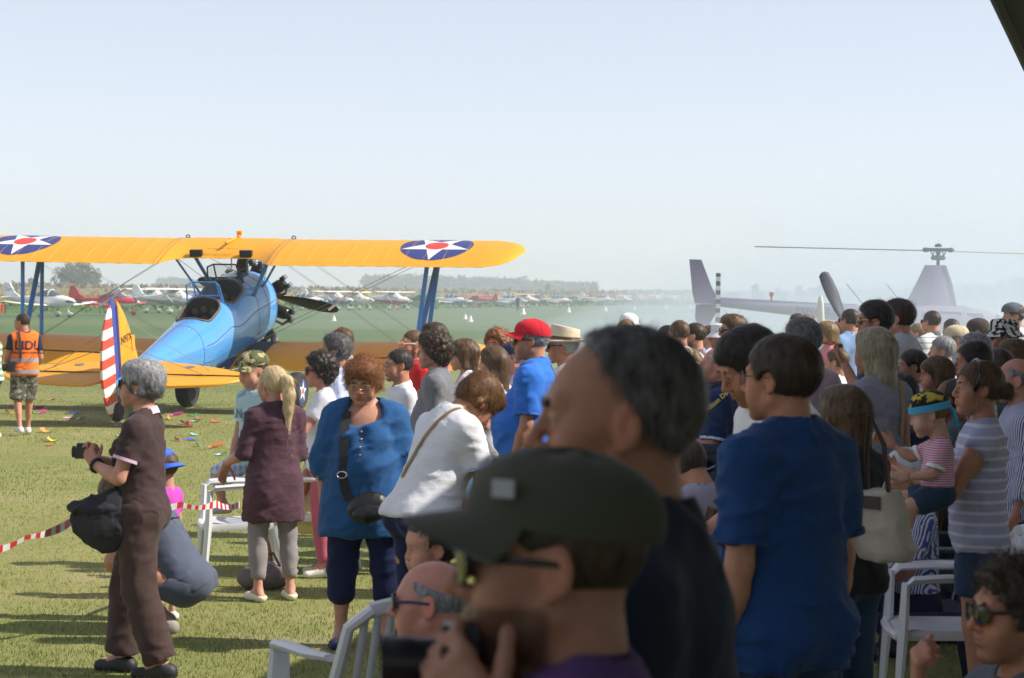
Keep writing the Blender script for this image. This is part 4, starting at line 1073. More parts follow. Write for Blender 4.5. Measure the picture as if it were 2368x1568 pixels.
# ------------------------------------------------------------------ people: one smooth field per figure, turned into a mesh
f4 = np.float32
class Vol:
    def __init__(s, lo, hi, h):
        s.h = h; s.lo = np.array(lo, f4)
        s.n = np.ceil((np.array(hi) - s.lo) / h).astype(int) + 1
        s.ax = [(s.lo[i] + h * np.arange(s.n[i])).astype(f4) for i in range(3)]
        s.g = np.full(s.n, 1.0, f4)
    def sl(s, lo, hi):
        r = []
        for i in range(3):
            a = max(0, int((lo[i] - s.lo[i]) / s.h)); b = min(s.n[i], int((hi[i] - s.lo[i]) / s.h) + 2)
            if b <= a: return None
            r.append(slice(a, b))
        return tuple(r)
    def P(s, sl): return s.ax[0][sl[0]][:, None, None], s.ax[1][sl[1]][None, :, None], s.ax[2][sl[2]][None, None, :]
    def put(s, prim, op='+'):
        lo, hi = bounds(prim); k = prim['k']; pad = k + 2.5 * s.h
        sl = s.sl(lo - pad, hi + pad)
        if sl is None: return
        d = dist(prim, *s.P(sl)); o = s.g[sl]
        if op == '+':
            if k > 0:
                m = np.clip(.5 + .5 * (o - d) / k, 0, 1); s.g[sl] = o * (1 - m) + d * m - k * m * (1 - m)
            else: s.g[sl] = np.minimum(o, d)
        elif op == '-':
            d = -d
            if k > 0:
                m = np.clip(.5 - .5 * (o - d) / k, 0, 1); s.g[sl] = o * (1 - m) + d * m + k * m * (1 - m)
            else: s.g[sl] = np.maximum(o, d)
    def plane(s, p, n, k=.004):
        """keep the side the normal points away from"""
        n = np.array(n, f4); n /= np.linalg.norm(n); X, Y, Z = s.P((slice(None),) * 3)
        d = (X - p[0]) * n[0] + (Y - p[1]) * n[1] + (Z - p[2]) * n[2]
        m = np.clip(.5 - .5 * (s.g - d) / k, 0, 1); s.g = s.g * (1 - m) + d * m + k * m * (1 - m)
    def mesh(s):
        g = s.g; g[0] = g[-1] = 1; g[:, 0] = g[:, -1] = 1; g[:, :, 0] = g[:, :, -1] = 1
        inside = g < 0; nx, ny, nz = g.shape
        c = sum(inside[a:nx - 1 + a, b:ny - 1 + b, d:nz - 1 + d].astype(np.int8) for a in (0, 1) for b in (0, 1) for d in (0, 1))
        act = (c > 0) & (c < 8); ids = np.argwhere(act)
        if len(ids) == 0: return np.zeros((0, 3), f4), np.zeros((0, 4), np.int32)
        num = np.full(act.shape, -1, np.int32); num[tuple(ids.T)] = np.arange(len(ids))
        acc = np.zeros((len(ids), 3), np.float64); cnt = np.zeros(len(ids))
        cr = [(a, b, d) for a in (0, 1) for b in (0, 1) for d in (0, 1)]
        val = {q: g[ids[:, 0] + q[0], ids[:, 1] + q[1], ids[:, 2] + q[2]] for q in cr}
        for q in cr:
            for ax in range(3):
                if q[ax]: continue
                q2 = list(q); q2[ax] = 1; q2 = tuple(q2); a, b = val[q], val[q2]
                m = (a < 0) != (b < 0); t = np.where(m, a / np.where(m, a - b, 1), 0)
                pos = np.repeat(np.array([q], float), len(ids), 0); pos[:, ax] = t
                acc[m] += pos[m]; cnt[m] += 1
        V = s.lo + s.h * (ids + acc / cnt[:, None])
        Q = []
        for ax in range(3):
            u_, v_ = (ax + 1) % 3, (ax + 2) % 3
            sa = [slice(None)] * 3; sb = [slice(None)] * 3; sa[ax] = slice(0, -1); sb[ax] = slice(1, None)
            a, b = inside[tuple(sa)], inside[tuple(sb)]
            e = np.argwhere(a != b); e = e[(e[:, u_] > 0) & (e[:, v_] > 0) & (e[:, u_] < g.shape[u_] - 1) & (e[:, v_] < g.shape[v_] - 1)]
            if not len(e): continue
            def cell(du, dv):
                k = e.copy(); k[:, u_] -= du; k[:, v_] -= dv; return num[tuple(k.T)]
            q = np.stack([cell(1, 1), cell(0, 1), cell(0, 0), cell(1, 0)], 1)
            fl = ~a[tuple(e.T)]; q[fl] = q[fl][:, ::-1]; Q.append(q)
        return V.astype(f4), np.concatenate(Q).astype(np.int32)
def v3(*a): return np.array(a if len(a) == 3 else a[0], f4)
def rc(a, b, ra, rb, k=.03, tag_='', cut=None): return dict(t='rc', a=v3(a), b=v3(b), ra=ra, rb=rb, k=k, tag=tag_, cut=cut)
def el(c, r, k=.03, tag_='', Rm=None): return dict(t='el', c=v3(c), r=v3(r) if hasattr(r, '__len__') else v3(r, r, r), k=k, tag=tag_, R=Rm, cut=None)
def bounds(p):
    if p['t'] == 'rc':
        m = max(p['ra'], p['rb']); return np.minimum(p['a'], p['b']) - m, np.maximum(p['a'], p['b']) + m
    m = p['r'].max() if p['R'] is not None else p['r']; return p['c'] - m, p['c'] + m
def dist(p, X, Y, Z):
    if p['t'] == 'rc':
        a, b = p['a'], p['b']; ba = b - a; L = float(ba @ ba) + 1e-12
        x, y, z = X - a[0], Y - a[1], Z - a[2]
        t = np.clip((x * ba[0] + y * ba[1] + z * ba[2]) / L, 0, 1)
        d = np.sqrt((x - ba[0] * t) ** 2 + (y - ba[1] * t) ** 2 + (z - ba[2] * t) ** 2) - (p['ra'] + (p['rb'] - p['ra']) * t)
    else:
        x, y, z = X - p['c'][0], Y - p['c'][1], Z - p['c'][2]
        if p['R'] is not None:
            M = p['R']; x, y, z = (x * M[0, 0] + y * M[1, 0] + z * M[2, 0], x * M[0, 1] + y * M[1, 1] + z * M[2, 1], x * M[0, 2] + y * M[1, 2] + z * M[2, 2])
        r = p['r']; k0 = np.sqrt((x / r[0]) ** 2 + (y / r[1]) ** 2 + (z / r[2]) ** 2); k1 = np.sqrt((x / r[0] ** 2) ** 2 + (y / r[1] ** 2) ** 2 + (z / r[2] ** 2) ** 2) + 1e-9
        d = k0 * (k0 - 1) / k1
    if p['cut'] is not None:
        q, n = p['cut']; d = np.maximum(d, (X - q[0]) * n[0] + (Y - q[1]) * n[1] + (Z - q[2]) * n[2])
    return d
def grow(p, o, k=None):
    q = dict(p)
    if p['t'] == 'rc': q['ra'] = p['ra'] + o; q['rb'] = p['rb'] + o
    else: q['r'] = p['r'] + o
    if k is not None: q['k'] = k
    return q
def prim_mesh(plus, h, minus=(), planes=(), pad=.03):
    B = [bounds(p) for p in plus]; lo = np.min([b[0] for b in B], 0) - pad; hi = np.max([b[1] for b in B], 0) + pad
    V = Vol(lo, hi, h)
    for p in plus: V.put(p)
    for p in minus: V.put(p, '-')
    for p, n in planes: V.plane(p, n)
    return V.mesh()
def normals(V, Q):
    n = np.cross(V[Q[:, 2]] - V[Q[:, 0]], V[Q[:, 3]] - V[Q[:, 1]])
    N = np.zeros_like(V, dtype=np.float64)
    for i in range(4):
        for a in range(3): N[:, a] += np.bincount(Q[:, i], n[:, a], len(V))
    return N / (np.linalg.norm(N, axis=1)[:, None] + 1e-12)

# ---- heads (made once per kind and fineness, in head space: x right, y forward, z up)
_heads = {}
def head_geo(kind, h):
    key = (kind, h)
    if key in _heads: return _heads[key]
    F = kind in 'fc' or kind == 'b'; Cc = kind in ('c', 'b'); P = []
    P.append(el((0, -.014, .030), (.076, .097, .088), .02))
    P.append(el((0, .030, -.005), (.063, .058, .080), .03))
    P.append(el((0, .036, -.070), (.047 if F else .052, .046, .040), .03))
    P.append(el((0, .074, -.100), (.016 if F else .020, .014, .014), .022))
    for s in (1, -1):
        P.append(rc((s * (.047 if F else .053), .000, -.055), (s * .018, .066, -.100), .018, .015, .028))
        P.append(el((s * .043, .058, -.022), (.022, .022, .020), .03))
        P.append(el((s * .040, .062, -.055), (.022, .020, .025), .03))
    P.append(rc((-.036, .079, .026), (.036, .079, .026), .008 if F else .011, .008 if F else .011, .02))
    if Cc:
        P.append(el((0, .020, .045), (.080, .078, .075), .03))
        for s in (1, -1): P.append(el((s * .038, .060, -.050), (.030, .026, .030), .03))
    nl = .103 if Cc else .1125 if not F else .109
    P.append(rc((0, .087, .016), (0, nl, -.029), .0075, .0115 if not F else .010, .012))
    for s in (1, -1): P.append(el((s * .0125, .097, -.036), (.0085, .011, .008), .008))
    P.append(el((0, .100, -.037), (.007, .010, .006), .008))
    P.append(el((0, .082, -.064), (.030, .014, .020), .015))
    V = Vol((-.115, -.135, -.235), (.115, .145, .135), h)
    for p in P: V.put(p)
    for s in (1, -1): V.put(el((s * .031, .100, .004), (.017, .017, .011), .014), '-')
    for s in (1, -1):
        V.put(el((s * .031, .078, .002), (.0155, .0135, .0135), .004))
        V.put(rc((s * .018, .0862, .0085), (s * .044, .0825, .0075), .0050, .0046, .004))
        V.put(rc((s * .019, .0858, -.0055), (s * .043, .083, -.0055), .0042, .0038, .005))
    lt = .0062 if F else .005
    V.put(el((0, .0945, -.0590), (.021, .0075, lt), .005)); V.put(el((0, .0935, -.0705), (.019, .0085, lt + .0012), .005))
    V.put(el((0, .106, -.0650), (.023, .012, .0014), .003), '-')
    for s in (1, -1): V.put(el((s * .008, .104, -.0425), (.004, .006, .0028), .003), '-')
    V.put(el((0, .1005, -.087), (.016, .008, .004), .008), '-')
    # neck, ears
    V.put(rc((0, -.028, -.055), (0, -.045, -.25), .052 if F else .058, .058 if F else .068, .025))
    if not F: V.put(el((0, .016, -.135), (.012, .012, .016), .02))
    for s in (1, -1):
        a = s * .35; M = np.array([[math.cos(a), -math.sin(a), 0], [math.sin(a), math.cos(a), 0], [0, 0, 1]], f4)
        V.put(el((s * .0785, -.008, -.004), (.0085, .019, .032), .008, Rm=M)); V.put(el((s * .0745, -.001, -.030), (.006, .010, .010), .006))
        V.put(el((s * .090, -.004, -.002), (.0085, .0105, .020), .006, Rm=M), '-')
    V.plane((0, 0, -.225), (0, .0, -1), .002)
    mv, mq = V.mesh(); mv = mv.astype(np.float64)
    x, y, z = mv.T
    e = lambda cx, cy, cz, rx, ry, rz: np.exp(-(((np.abs(x) if cx else x) - cx) / rx) ** 2 - ((y - cy) / ry) ** 2 - ((z - cz) / rz) ** 2)
    mask = dict(lips=np.clip(1.3 * e(0, .104, -.0595, .019, .02, .006) + 1.3 * e(0, .102, -.071, .017, .02, .007), 0, 1),
                red=np.clip(.8 * e(.042, .07, -.028, .022, .03, .02) + e(0, .115, -.03, .014, .03, .016) + .8 * e(.08, -.01, 0, .02, .03, .04), 0, 1),
                beard=np.clip(1.6 * (y > -.005) * np.clip((-.040 - .35 * (np.abs(x) > .045) * .0 - z + .25 * np.clip(.02 - y, 0, 1)) / .018, 0, 1) * np.clip((z + .128) / .02, 0, 1) * np.clip((y + .005) / .02, 0, 1), 0, 1) * (1 - np.clip(1.2 * e(0, .104, -.065, .02, .02, .009), 0, 1)),
                socket=np.clip(e(.031, .09, .004, .016, .02, .010), 0, 1))
    _heads[key] = (mv, mq, mask)
    return _heads[key]

# ---- pose
ARMS = {'down': ((.10, -.06, -1), (.03, .28, -1)), 'hang': ((.12, -.10, -1), (.05, .12, -1)), 'fold': ((.22, .22, -1), (-1, .50, .12)), 'cam': ((.12, .42, -.85), (-.42, .85, .35)), 'face': ((.16, .55, -.75), (-.42, .42, .95)),
        'eye': ((.25, .70, -.55), (-.42, .35, .95)), 'akimbo': ((.62, -.25, -.8), (-.72, .40, -.5)), 'front': ((.12, .12, -1), (-.55, .85, -.25)), 'belly': ((.2, .05, -1), (-.75, .8, .05)), 'lap': ((.15, .3, -.95), (-.25, .9, -.3)),
        'reach': ((.15, .6, -.7), (-.1, .95, .1)), 'back': ((.15, -.35, -1), (-.5, -.3, -.8)), 'over': ((.75, .25, -.45), (-.35, .90, .25))}
def rotx(p, c, a):
    y, z = p[1] - c[1], p[2] - c[2]; return v3(p[0], c[1] + y * math.cos(a) + z * math.sin(a), c[2] - y * math.sin(a) + z * math.cos(a))
def rotz(p, a, c=(0, 0)): 
    x, y = p[0] - c[0], p[1] - c[1]; return v3(c[0] + x * math.cos(a) - y * math.sin(a), c[1] + x * math.sin(a) + y * math.cos(a), p[2])
def nrm(v):
    v = v3(v); return v / (np.linalg.norm(v) + 1e-9)
def skeleton(D):
    s = D['s']; J = {}
    legs = D.get('legs', 'stand'); pz = .95
    if legs == 'sit': pz = .535
    if legs == 'crouch': pz = .30
    J['P'] = v3(0, 0, pz)
    up = pz - .95; lean = R(D.get('lean', 0)); tw = R(D.get('tw', 0))
    sw = .168 * D.get('sh', 1)
    T = {'Ch': (0, 0, 1.28), 'N': (0, -.018, 1.465), 'SR': (sw, -.012, 1.385), 'SL': (-sw, -.012, 1.385), 'W': (0, 0, 1.08)}
    for k, p in T.items(): J[k] = rotx(rotz(v3(p[0], p[1], p[2] + up), tw), J['P'], lean)
    for sd, sx in (('R', 1), ('L', -1)):
        J['h' + sd] = v3(sx * .088, 0, pz - .04)
        sp = D.get('spread', 1.0)
        if legs == 'stand': k_, a_ = (sx * .098 * sp, .012, .50), (sx * .105 * sp, -.02, .085)
        elif legs == 'walk': k_, a_ = ((sx * .09, .10, .51), (sx * .09, .16, .10)) if sd == 'R' else ((sx * .09, .0, .50), (sx * .09, -.20, .13))
        elif legs == 'sit': k_, a_ = (sx * .12 * sp, .43, .53), (sx * .13 * sp, .42, .085)
        elif legs == 'crouch': k_, a_ = (sx * .16, .38, .42), (sx * .12, .10, .085)
        if legs == 'step' :
            k_, a_ = ((sx * .10, .012, .50), (sx * .105, -.02, .085)) if sd != D.get('foot', 'R') else ((sx * .12, .32, .74), (sx * .12, .26, .54))
        k2 = D.get('knee' + sd); J['k' + sd] = v3(k2 or k_); a2 = D.get('ank' + sd); J['a' + sd] = v3(a2 or a_)
        fd = nrm(D.get('toe' + sd, (sx * .16, 1, 0))); J['t' + sd] = J['a' + sd] + fd * .135 + v3(0, 0, -.055); J['q' + sd] = J['a' + sd] - fd * .045 + v3(0, 0, -.05)
        ar = D.get('arm' + sd, D.get('arms', 'down')); 
        if isinstance(ar, str): ar = ARMS[ar]
        if ar[0] == 'ik':       # wrist brought to a body point (outward, forward, up), elbow kept towards the pole
            tgt = v3(ar[1][0] * sx, ar[1][1], ar[1][2]); S_ = J['S' + sd]; v = tgt - S_; L = min(float(np.linalg.norm(v)), .53); v = nrm(v)
            c_ = (.285 ** 2 + L * L - .25 ** 2) / (2 * .285 * L); c_ = max(-1, min(1, c_)); pole = v3(ar[2][0] * sx, ar[2][1], ar[2][2]); pole = nrm(pole - v * float(pole @ v))
            e_ = S_ + v * (.285 * c_) + pole * (.285 * math.sqrt(1 - c_ * c_)); w_ = S_ + v * L
            J['e' + sd] = e_; J['w' + sd] = w_; J['d' + sd] = nrm(v3(ar[3][0] * sx, ar[3][1], ar[3][2])); J['n' + sd] = nrm(v3(ar[4][0] * sx, ar[4][1], ar[4][2])); continue
        def B(v):
            q = rotz(v3(v[0] * sx, v[1], v[2]), tw); return nrm(rotx(q, (0, 0, 0), lean * (1 if D.get('armlean', 1) else 0)))
        J['e' + sd] = J['S' + sd] + B(ar[0]) * .285; J['w' + sd] = J['e' + sd] + B(ar[1]) * .25
        J['d' + sd] = B(ar[2]) if len(ar) > 2 else B(ar[1])
        J['n' + sd] = B(ar[3]) if len(ar) > 3 else None
    for k in J: J[k] = J[k] * s if (J[k] is not None and k[0] not in 'dn') else J[k]
    J['lean'] = lean; J['tw'] = tw
    return J
def torso_frame(J, s):
    a, b = J['lean'], J['tw']
    M = np.array([[1, 0, 0], [0, math.cos(a), math.sin(a)], [0, -math.sin(a), math.cos(a)]]) @ np.array([[math.cos(b), -math.sin(b), 0], [math.sin(b), math.cos(b), 0], [0, 0, 1]])
    P = J['P']
    return M.astype(f4), lambda x, y, z: (P + M @ (np.array([x, y, z - .95]) * s)).astype(f4)
def torso_prims(D, J):
    s = D['s']; g = D.get('g', 1.0); f = D.get('fem', 0); M, T = torso_frame(J, s); b = D.get('belly', 0.0); sh = D.get('sh', 1)
    L = []
    E = lambda c, r, k=.05: L.append(el(T(*c), np.array(r) * s, k * s, 'torso', M))
    E((0, -.008, 1.29), (.150 * g, .104 * g, .19))
    E((0, .012 + .05 * b, 1.09), ((.128 - .008 * f) * g + .03 * b, .098 * g + .07 * b, .17), .06)
    E((0, -.006, .935), ((.158 + .010 * f) * g, .112 * g, .125), .06)
    for x in (1, -1):
        if f: E((x * .072, .078 * g, 1.255), (.062, .058 * (1 + .5 * (g - 1)), .065), .03)
        E((x * .075, -.055 * g, .90), (.082 * g, .078 * g, .090), .04)
        L.append(rc(T(x * .03, -.028, 1.455), J['SR' if x > 0 else 'SL'], .040 * s, .046 * s, .05 * s, 'torso'))
        L.append(rc(T(0, -.01, 1.36), T(x * .12 * sh, -.01, 1.345), .070 * s * g ** .5, .060 * s, .05 * s, 'torso'))
    return L
def limb_prims(D, J):
    s = D['s']; g = D.get('g', 1.0) ** .7; ag = D.get('armg', 1) * g; L = []
    for sd in 'RL':
        S_, E_, W_ = J['S' + sd], J['e' + sd], J['w' + sd]
        L.append(rc(S_, S_ + (E_ - S_) * .5, .050 * s * ag, .045 * s * ag, .04 * s, 'arm' + sd)); L.append(rc(S_ + (E_ - S_) * .45, E_, .045 * s * ag, .038 * s * ag, .02 * s, 'arm' + sd))
        L.append(rc(E_, E_ + (W_ - E_) * .35, .037 * s * ag, .040 * s * ag, .02 * s, 'fore' + sd)); L.append(rc(E_ + (W_ - E_) * .3, W_, .040 * s * ag, .026 * s * ag ** .5, .02 * s, 'fore' + sd))
        H, K, A = J['h' + sd], J['k' + sd], J['a' + sd]; lg = D.get('legg', 1) * g
        L.append(rc(H, H + (K - H) * .5, .088 * s * lg, .073 * s * lg, .04 * s, 'thigh' + sd)); L.append(rc(H + (K - H) * .45, K, .075 * s * lg, .054 * s * lg, .03 * s, 'thigh' + sd))
        sh_ = nrm(A - K); bk = nrm(np.cross(np.cross(sh_, (0, 1, .001)), sh_)) * -1
        L.append(rc(K, A, .050 * s * lg, .034 * s, .03 * s, 'shin' + sd)); L.append(rc(K + (A - K) * .18 + bk * .018 * s, K + (A - K) * .55 + bk * .010 * s, .046 * s * lg, .036 * s * lg, .03 * s, 'shin' + sd))
        t, q = J['t' + sd], J['q' + sd]; L.append(rc(A, q, .036 * s, .032 * s, .02 * s, 'foot')); L.append(rc(q, t, .032 * s, .026 * s, .02 * s, 'foot')); L.append(rc(A, (t + A) / 2 , .034 * s, .03 * s, .02 * s, 'foot'))
    return L
def hand_prims(w, d, n, sc_, side, curl=.35, thumb=.5):
    """palm, four fingers of unequal length and a thumb; d: along the hand, n: out of the palm"""
    d = nrm(d); n = nrm(n - d * float(n @ d)); u = np.cross(d, n) * side  # u points to the thumb side
    L = []; k = .006 * sc_
    for a in (-.026, -.009, .009, .026):
        L.append(rc(w + u * a * .6 * sc_, w + (d * .085 + u * a) * sc_, .014 * sc_, .0125 * sc_, .012 * sc_))
    for i, (a, ln) in enumerate(((.027, .070), (.009, .080), (-.009, .075), (-.026, .058))):
        p = w + (d * .085 + u * a) * sc_; ang = 0; r = .0088 * sc_
        for j, f in enumerate((.45, .32, .26)):
            ang += curl * (1.0 + .15 * i) * (.8 if j == 0 else 1.15)
            q = p + (d * math.cos(ang) + n * math.sin(ang) + u * (.05 * (1.5 - i)) * .6) * ln * f * sc_
            L.append(rc(p, q, r, r * .9, k if j else .010 * sc_)); p = q; r *= .9
    p = w + (d * .022 + u * .026 + n * .006) * sc_; ang = thumb
    L.append(rc(w + d * .01 * sc_, p, .015 * sc_, .014 * sc_, .01 * sc_))
    for j, ln in enumerate((.040, .032, .026)):
        q = p + (u * math.cos(ang * .9 + .35 * j) * .75 + d * .75 + n * math.sin(ang + .25 * j) * .7) * ln * sc_
        L.append(rc(p, q, (.0125 - .0015 * j) * sc_, (.011 - .0015 * j) * sc_, k)); p = q
    return L

# ---- clothes
def folds(V, N, s, amp, seed, kz=1.0, f=1.0):
    P = V / s * f; P = np.c_[P[:, 0] + .35 * P[:, 2] + .04 * vnoise(P * 5, seed + 5), P[:, 1], P[:, 2] + .25 * P[:, 0] * np.sign(P[:, 1]) + .05 * vnoise(P * 4 + 2, seed + 6)]
    a = 1 - np.abs(vnoise(P * (9, 9, 20 * kz), seed)); b = 1 - np.abs(vnoise(P * (20, 20, 34 * kz) + 7, seed + 1)); c = vnoise(P * 6 + 3, seed + 2)
    return V + N * ((a ** 3.2 * (.75 + .8 * c) - .28 + .30 * (b ** 2.5 - .4)) * amp * s)[:, None]
def cloth_obj(name, prims, h, mat, par, minus=(), planes=(), amp=.008, s=1.0, seed=1, kz=1.0, f=1.0):
    V, Q = prim_mesh(prims, h, minus, planes)
    if not len(V): return None
    V = V.astype(np.float64)
    if amp: V = folds(V, normals(V, Q), s, amp, seed, kz, f)
    o = mesh_np(name, V, Q, mat, par)
    return o
def ribbon(name, pts, nrmv, w_, th_, mat, par, closed=False, outs=None):
    """flat strap along pts; nrmv: its width direction; outs: outward direction per point"""
    mb = MB(); n = len(pts); rings = []
    for i, p in enumerate(pts):
        p = Vector(p); wv = Vector(nrmv[i] if hasattr(nrmv[0], '__len__') else nrmv).normalized() * w_ / 2; ov = Vector(outs[i]).normalized() * th_ if outs is not None else Vector((0, th_, 0))
        rings.append([p - wv, p + wv, p + wv + ov, p - wv + ov])
    if closed: rings.append(rings[0])
    mb.rings(rings, caps=not closed)
    return mb.build(name, mat, par)
def bvh_of(*objs):
    vs_, fs = [], []
    for o in objs:
        b = len(vs_); vs_ += [v.co.copy() for v in o.data.vertices]; fs += [[i + b for i in p.vertices] for p in o.data.polygons]
    return BVHTree.FromPolygons(vs_, fs)
def strap_loop(name, bv, C0, e1, e2, w_, mat, par, a0=0, a1=360, n=48, lift=.004, th_=.004):
    e1, e2 = Vector(e1).normalized(), Vector(e2).normalized(); nn = e1.cross(e2).normalized(); C0 = Vector(C0); pts, outs = [], []
    for i in range(n + 1):
        a = R(a0 + (a1 - a0) * i / n); d = e1 * math.cos(a) + e2 * math.sin(a)
        hit = bv.ray_cast(C0 + d * 1.2, -d)
        if hit[0] is None: continue
        pts.append(hit[0] + d * lift); outs.append(d)
    if len(pts) < 3: return None
    # smooth so that the strap spans hollows
    for _ in range(3): pts = [pts[0]] + [(pts[i - 1] + pts[i] * 2 + pts[i + 1]) / 4 for i in range(1, len(pts) - 1)] + [pts[-1]]
    pts = [p + o * .003 for p, o in zip(pts, outs)]
    return ribbon(name, pts, nn, w_, th_, mat, par, False, outs)
def strap_path(name, bv, xz, w_, mat, par, T, d=(0, -1, 0), n=26, lift=.006):
    """strap that follows a line of (x, z) body points, dropped onto the clothes along d"""
    d = Vector(d); pts, outs = [], []
    for i in range(n + 1):
        t = i / n * (len(xz) - 1); k = min(int(t), len(xz) - 2); t -= k
        x = xz[k][0] * (1 - t) + xz[k + 1][0] * t; z = xz[k][1] * (1 - t) + xz[k + 1][1] * t
        h = bv.ray_cast(Vector(T(x, 0, z)) - d * .8, d)
        if h[0] is None: continue
        pts.append(h[0] - d * lift); outs.append(-d)
    for _ in range(6): pts = [pts[0]] + [(pts[i - 1] + pts[i] * 2 + pts[i + 1]) / 4 for i in range(1, len(pts) - 1)] + [pts[-1]]
    tv = (pts[-1] - pts[0]).normalized()
    return ribbon(name, [p - d * .004 for p in pts], tv.cross(d), w_, .004, mat, par, False, outs)
def decal(name, body, size, mat, par, bv, org, u, v, nrm_, lift=.004, shear=0.0):
    """lettering laid onto a surface: every point is dropped along -nrm_"""
    cu = bpy.data.curves.new(name, 'FONT'); cu.body = body; cu.size = size; cu.align_x = 'CENTER'; cu.align_y = 'CENTER'; cu.resolution_u = 3; cu.shear = shear
    cu.offset = size * .03
    t = bpy.data.objects.new(name, cu); me = bpy.data.meshes.new_from_object(t); bpy.data.objects.remove(t)
    bm = bmesh.new(); bm.from_mesh(me); bmesh.ops.triangulate(bm, faces=bm.faces)
    bmesh.ops.subdivide_edges(bm, edges=[e for e in bm.edges if e.calc_length() > size * .2], cuts=2)
    u, v, nrm_ = Vector(u).normalized(), Vector(v).normalized(), Vector(nrm_).normalized()
    for q in bm.verts:
        p = Vector(org) + u * q.co.x + v * q.co.y; hit = bv.ray_cast(p + nrm_ * .6, -nrm_)
        q.co = (hit[0] if hit[0] is not None else p) + nrm_ * lift
    bm.to_mesh(me); bm.free(); me.materials.clear(); me.materials.append(mat)
    o = bpy.data.objects.new(name, me); C.objects.link(o); o.parent = par
    return o

# ---- hair, hats, glasses (head space)
HN1, HN2 = (.83, 0, -.555), (.57, 0, -.82)
def hair_field(style, kind, h, o):
    """returns mesh of the hair body in head space"""
    t = o.get('t', .012); P, Mi, Pl = [], [], []
    base = lambda tt, k=.02: P.append(el((0, -.016, .033), (.079 + tt, .099 + tt, .089 + tt), k))
    ear = lambda r=.030: [Mi.append(el((s * .088, .006, -.012), (.030, r, r * 1.25), .006)) for s in (1, -1)]
    F1 = o.get('front', .0)     # moves the hairline forward
    h1 = ((0, .085 + F1, .070), (0, .83, -.555)); h2 = ((0, .020, -.030 + o.get('low', 0)), (0, .57, -.82))
    if style in ('short', 'thick', 'receding', 'shaved', 'curly'):
        tt = {'short': t, 'thick': .016, 'receding': t, 'shaved': .0025, 'curly': .026}[style]
        if o.get('t'): tt = o['t']
        base(tt)
        if style in ('thick', 'curly'): P.append(el((0, .012, .070), (.066, .080, .044 + tt), .03))
        if style == 'curly': P += [el((0, -.06, -.04), (.075, .06, .075), .03)]; h2 = ((0, .02, -.07), (0, .4, -.9))
        if style == 'receding':
            h1 = ((0, .055, .085), (0, .83, -.555)); Mi.append(el((0, .065, .110), (.050, .060, .05), .015))
        if style != 'curly': ear()
        Pl += [h1, h2]
    elif style == 'fringe':      # bald crown, hair round the sides
        base(o.get('t', .006)); ear(); Pl += [h2, ((0, 0, .055), (0, -.35, .95)), ((0, .035, 0), (0, 1, -.2))]
    elif style == 'layered':     # short full women's cut
        base(.018); P += [el((0, -.030, .070), (.086, .100, .070), .03), el((0, -.075, .000), (.075, .052, .070), .03), el((0, .040, .085), (.072, .060, .038), .03)]
        P += [rc((s * .072, .015, .04), (s * .078, -.03, -.035), .018, .020, .02) for s in (1, -1)]
        Mi.append(el((0, .115, -.02), (.075, .060, .085), .015)); Pl += [((0, .02, -.055), (0, .35, -.94))]
        if o.get('ears', 1): ear(.026)
    elif style in ('bob', 'bowl'):
        base(.018); dn = o.get('len', -.085)
        P += [rc((s * .070, -.005, .03), (s * .078, -.010, dn), .030, .030, .03) for s in (1, -1)] + [rc((s * .035, -.085, .02), (s * .040, -.080, dn), .042, .036, .04) for s in (1, -1)]
        if style == 'bowl': P.append(el((0, .050, .055), (.072, .052, .045), .02)); Mi.append(el((0, .13, -.035), (.062, .075, .080), .010))
        else: P.append(el((0, .045, .082), (.066, .052, .038), .03)); Mi.append(el((0, .125, -.035), (.066, .070, .110), .012))
        Pl += [((0, 0, dn - .005), (0, .15, -1))]
    elif style == 'long':
        base(.016); dn = o.get('len', -.30)
        P += [rc((s * .064, -.020, .03), (s * .066, -.050, dn * .75), .034, .030, .03) for s in (1, -1)] + [rc((s * .035, -.082, .02), (s * .042, -.090, dn), .040, .026, .04) for s in (1, -1)] + [rc((0, -.09, 0), (0, -.10, dn * 1.02), .042, .030, .04)]
        P.append(el((0, .04, .082), (.066, .054, .038), .03)); Mi.append(el((0, .125, -.045), (.066, .072, .12), .012))
    elif style in ('pony', 'bun'):
        base(.009); Pl_ = [h1, ((0, .02, -.045), (0, .45, -.89))]
        if style == 'pony':
            dn = o.get('len', -.34); tail = [(0, -.105, .045), (.0, -.150, .03), (.005, -.165, -.06), (.012, -.150, -.16), (.016, -.135, dn)]; rr = [.024, .038, .043, .036, .010]
            P2 = [rc(tail[i], tail[i + 1], rr[i], rr[i + 1], .02) for i in range(4)]
        else: P2 = [el((0, -.135, -.005), (.040, .036, .040), .01), el((0, -.10, -.0), (.05, .04, .04), .02)]
        ear(.022)
        V = Vol((-.16, -.23, -.46), (.16, .15, .17), h)
        for p in P: V.put(p)
        for p in Mi: V.put(p, '-')
        for p, n in Pl_: V.plane(p, n)
        for p in P2: V.put(p)
        return V.mesh()
    lo = min([bounds(p)[0][2] for p in P]) - .03
    V = Vol((-.16, -.19, lo), (.16, .16, .19), h)
    for p in P: V.put(p)
    for p in Mi: V.put(p, '-')
    for p, n in Pl: V.plane(p, n, .008)
    return V.mesh()
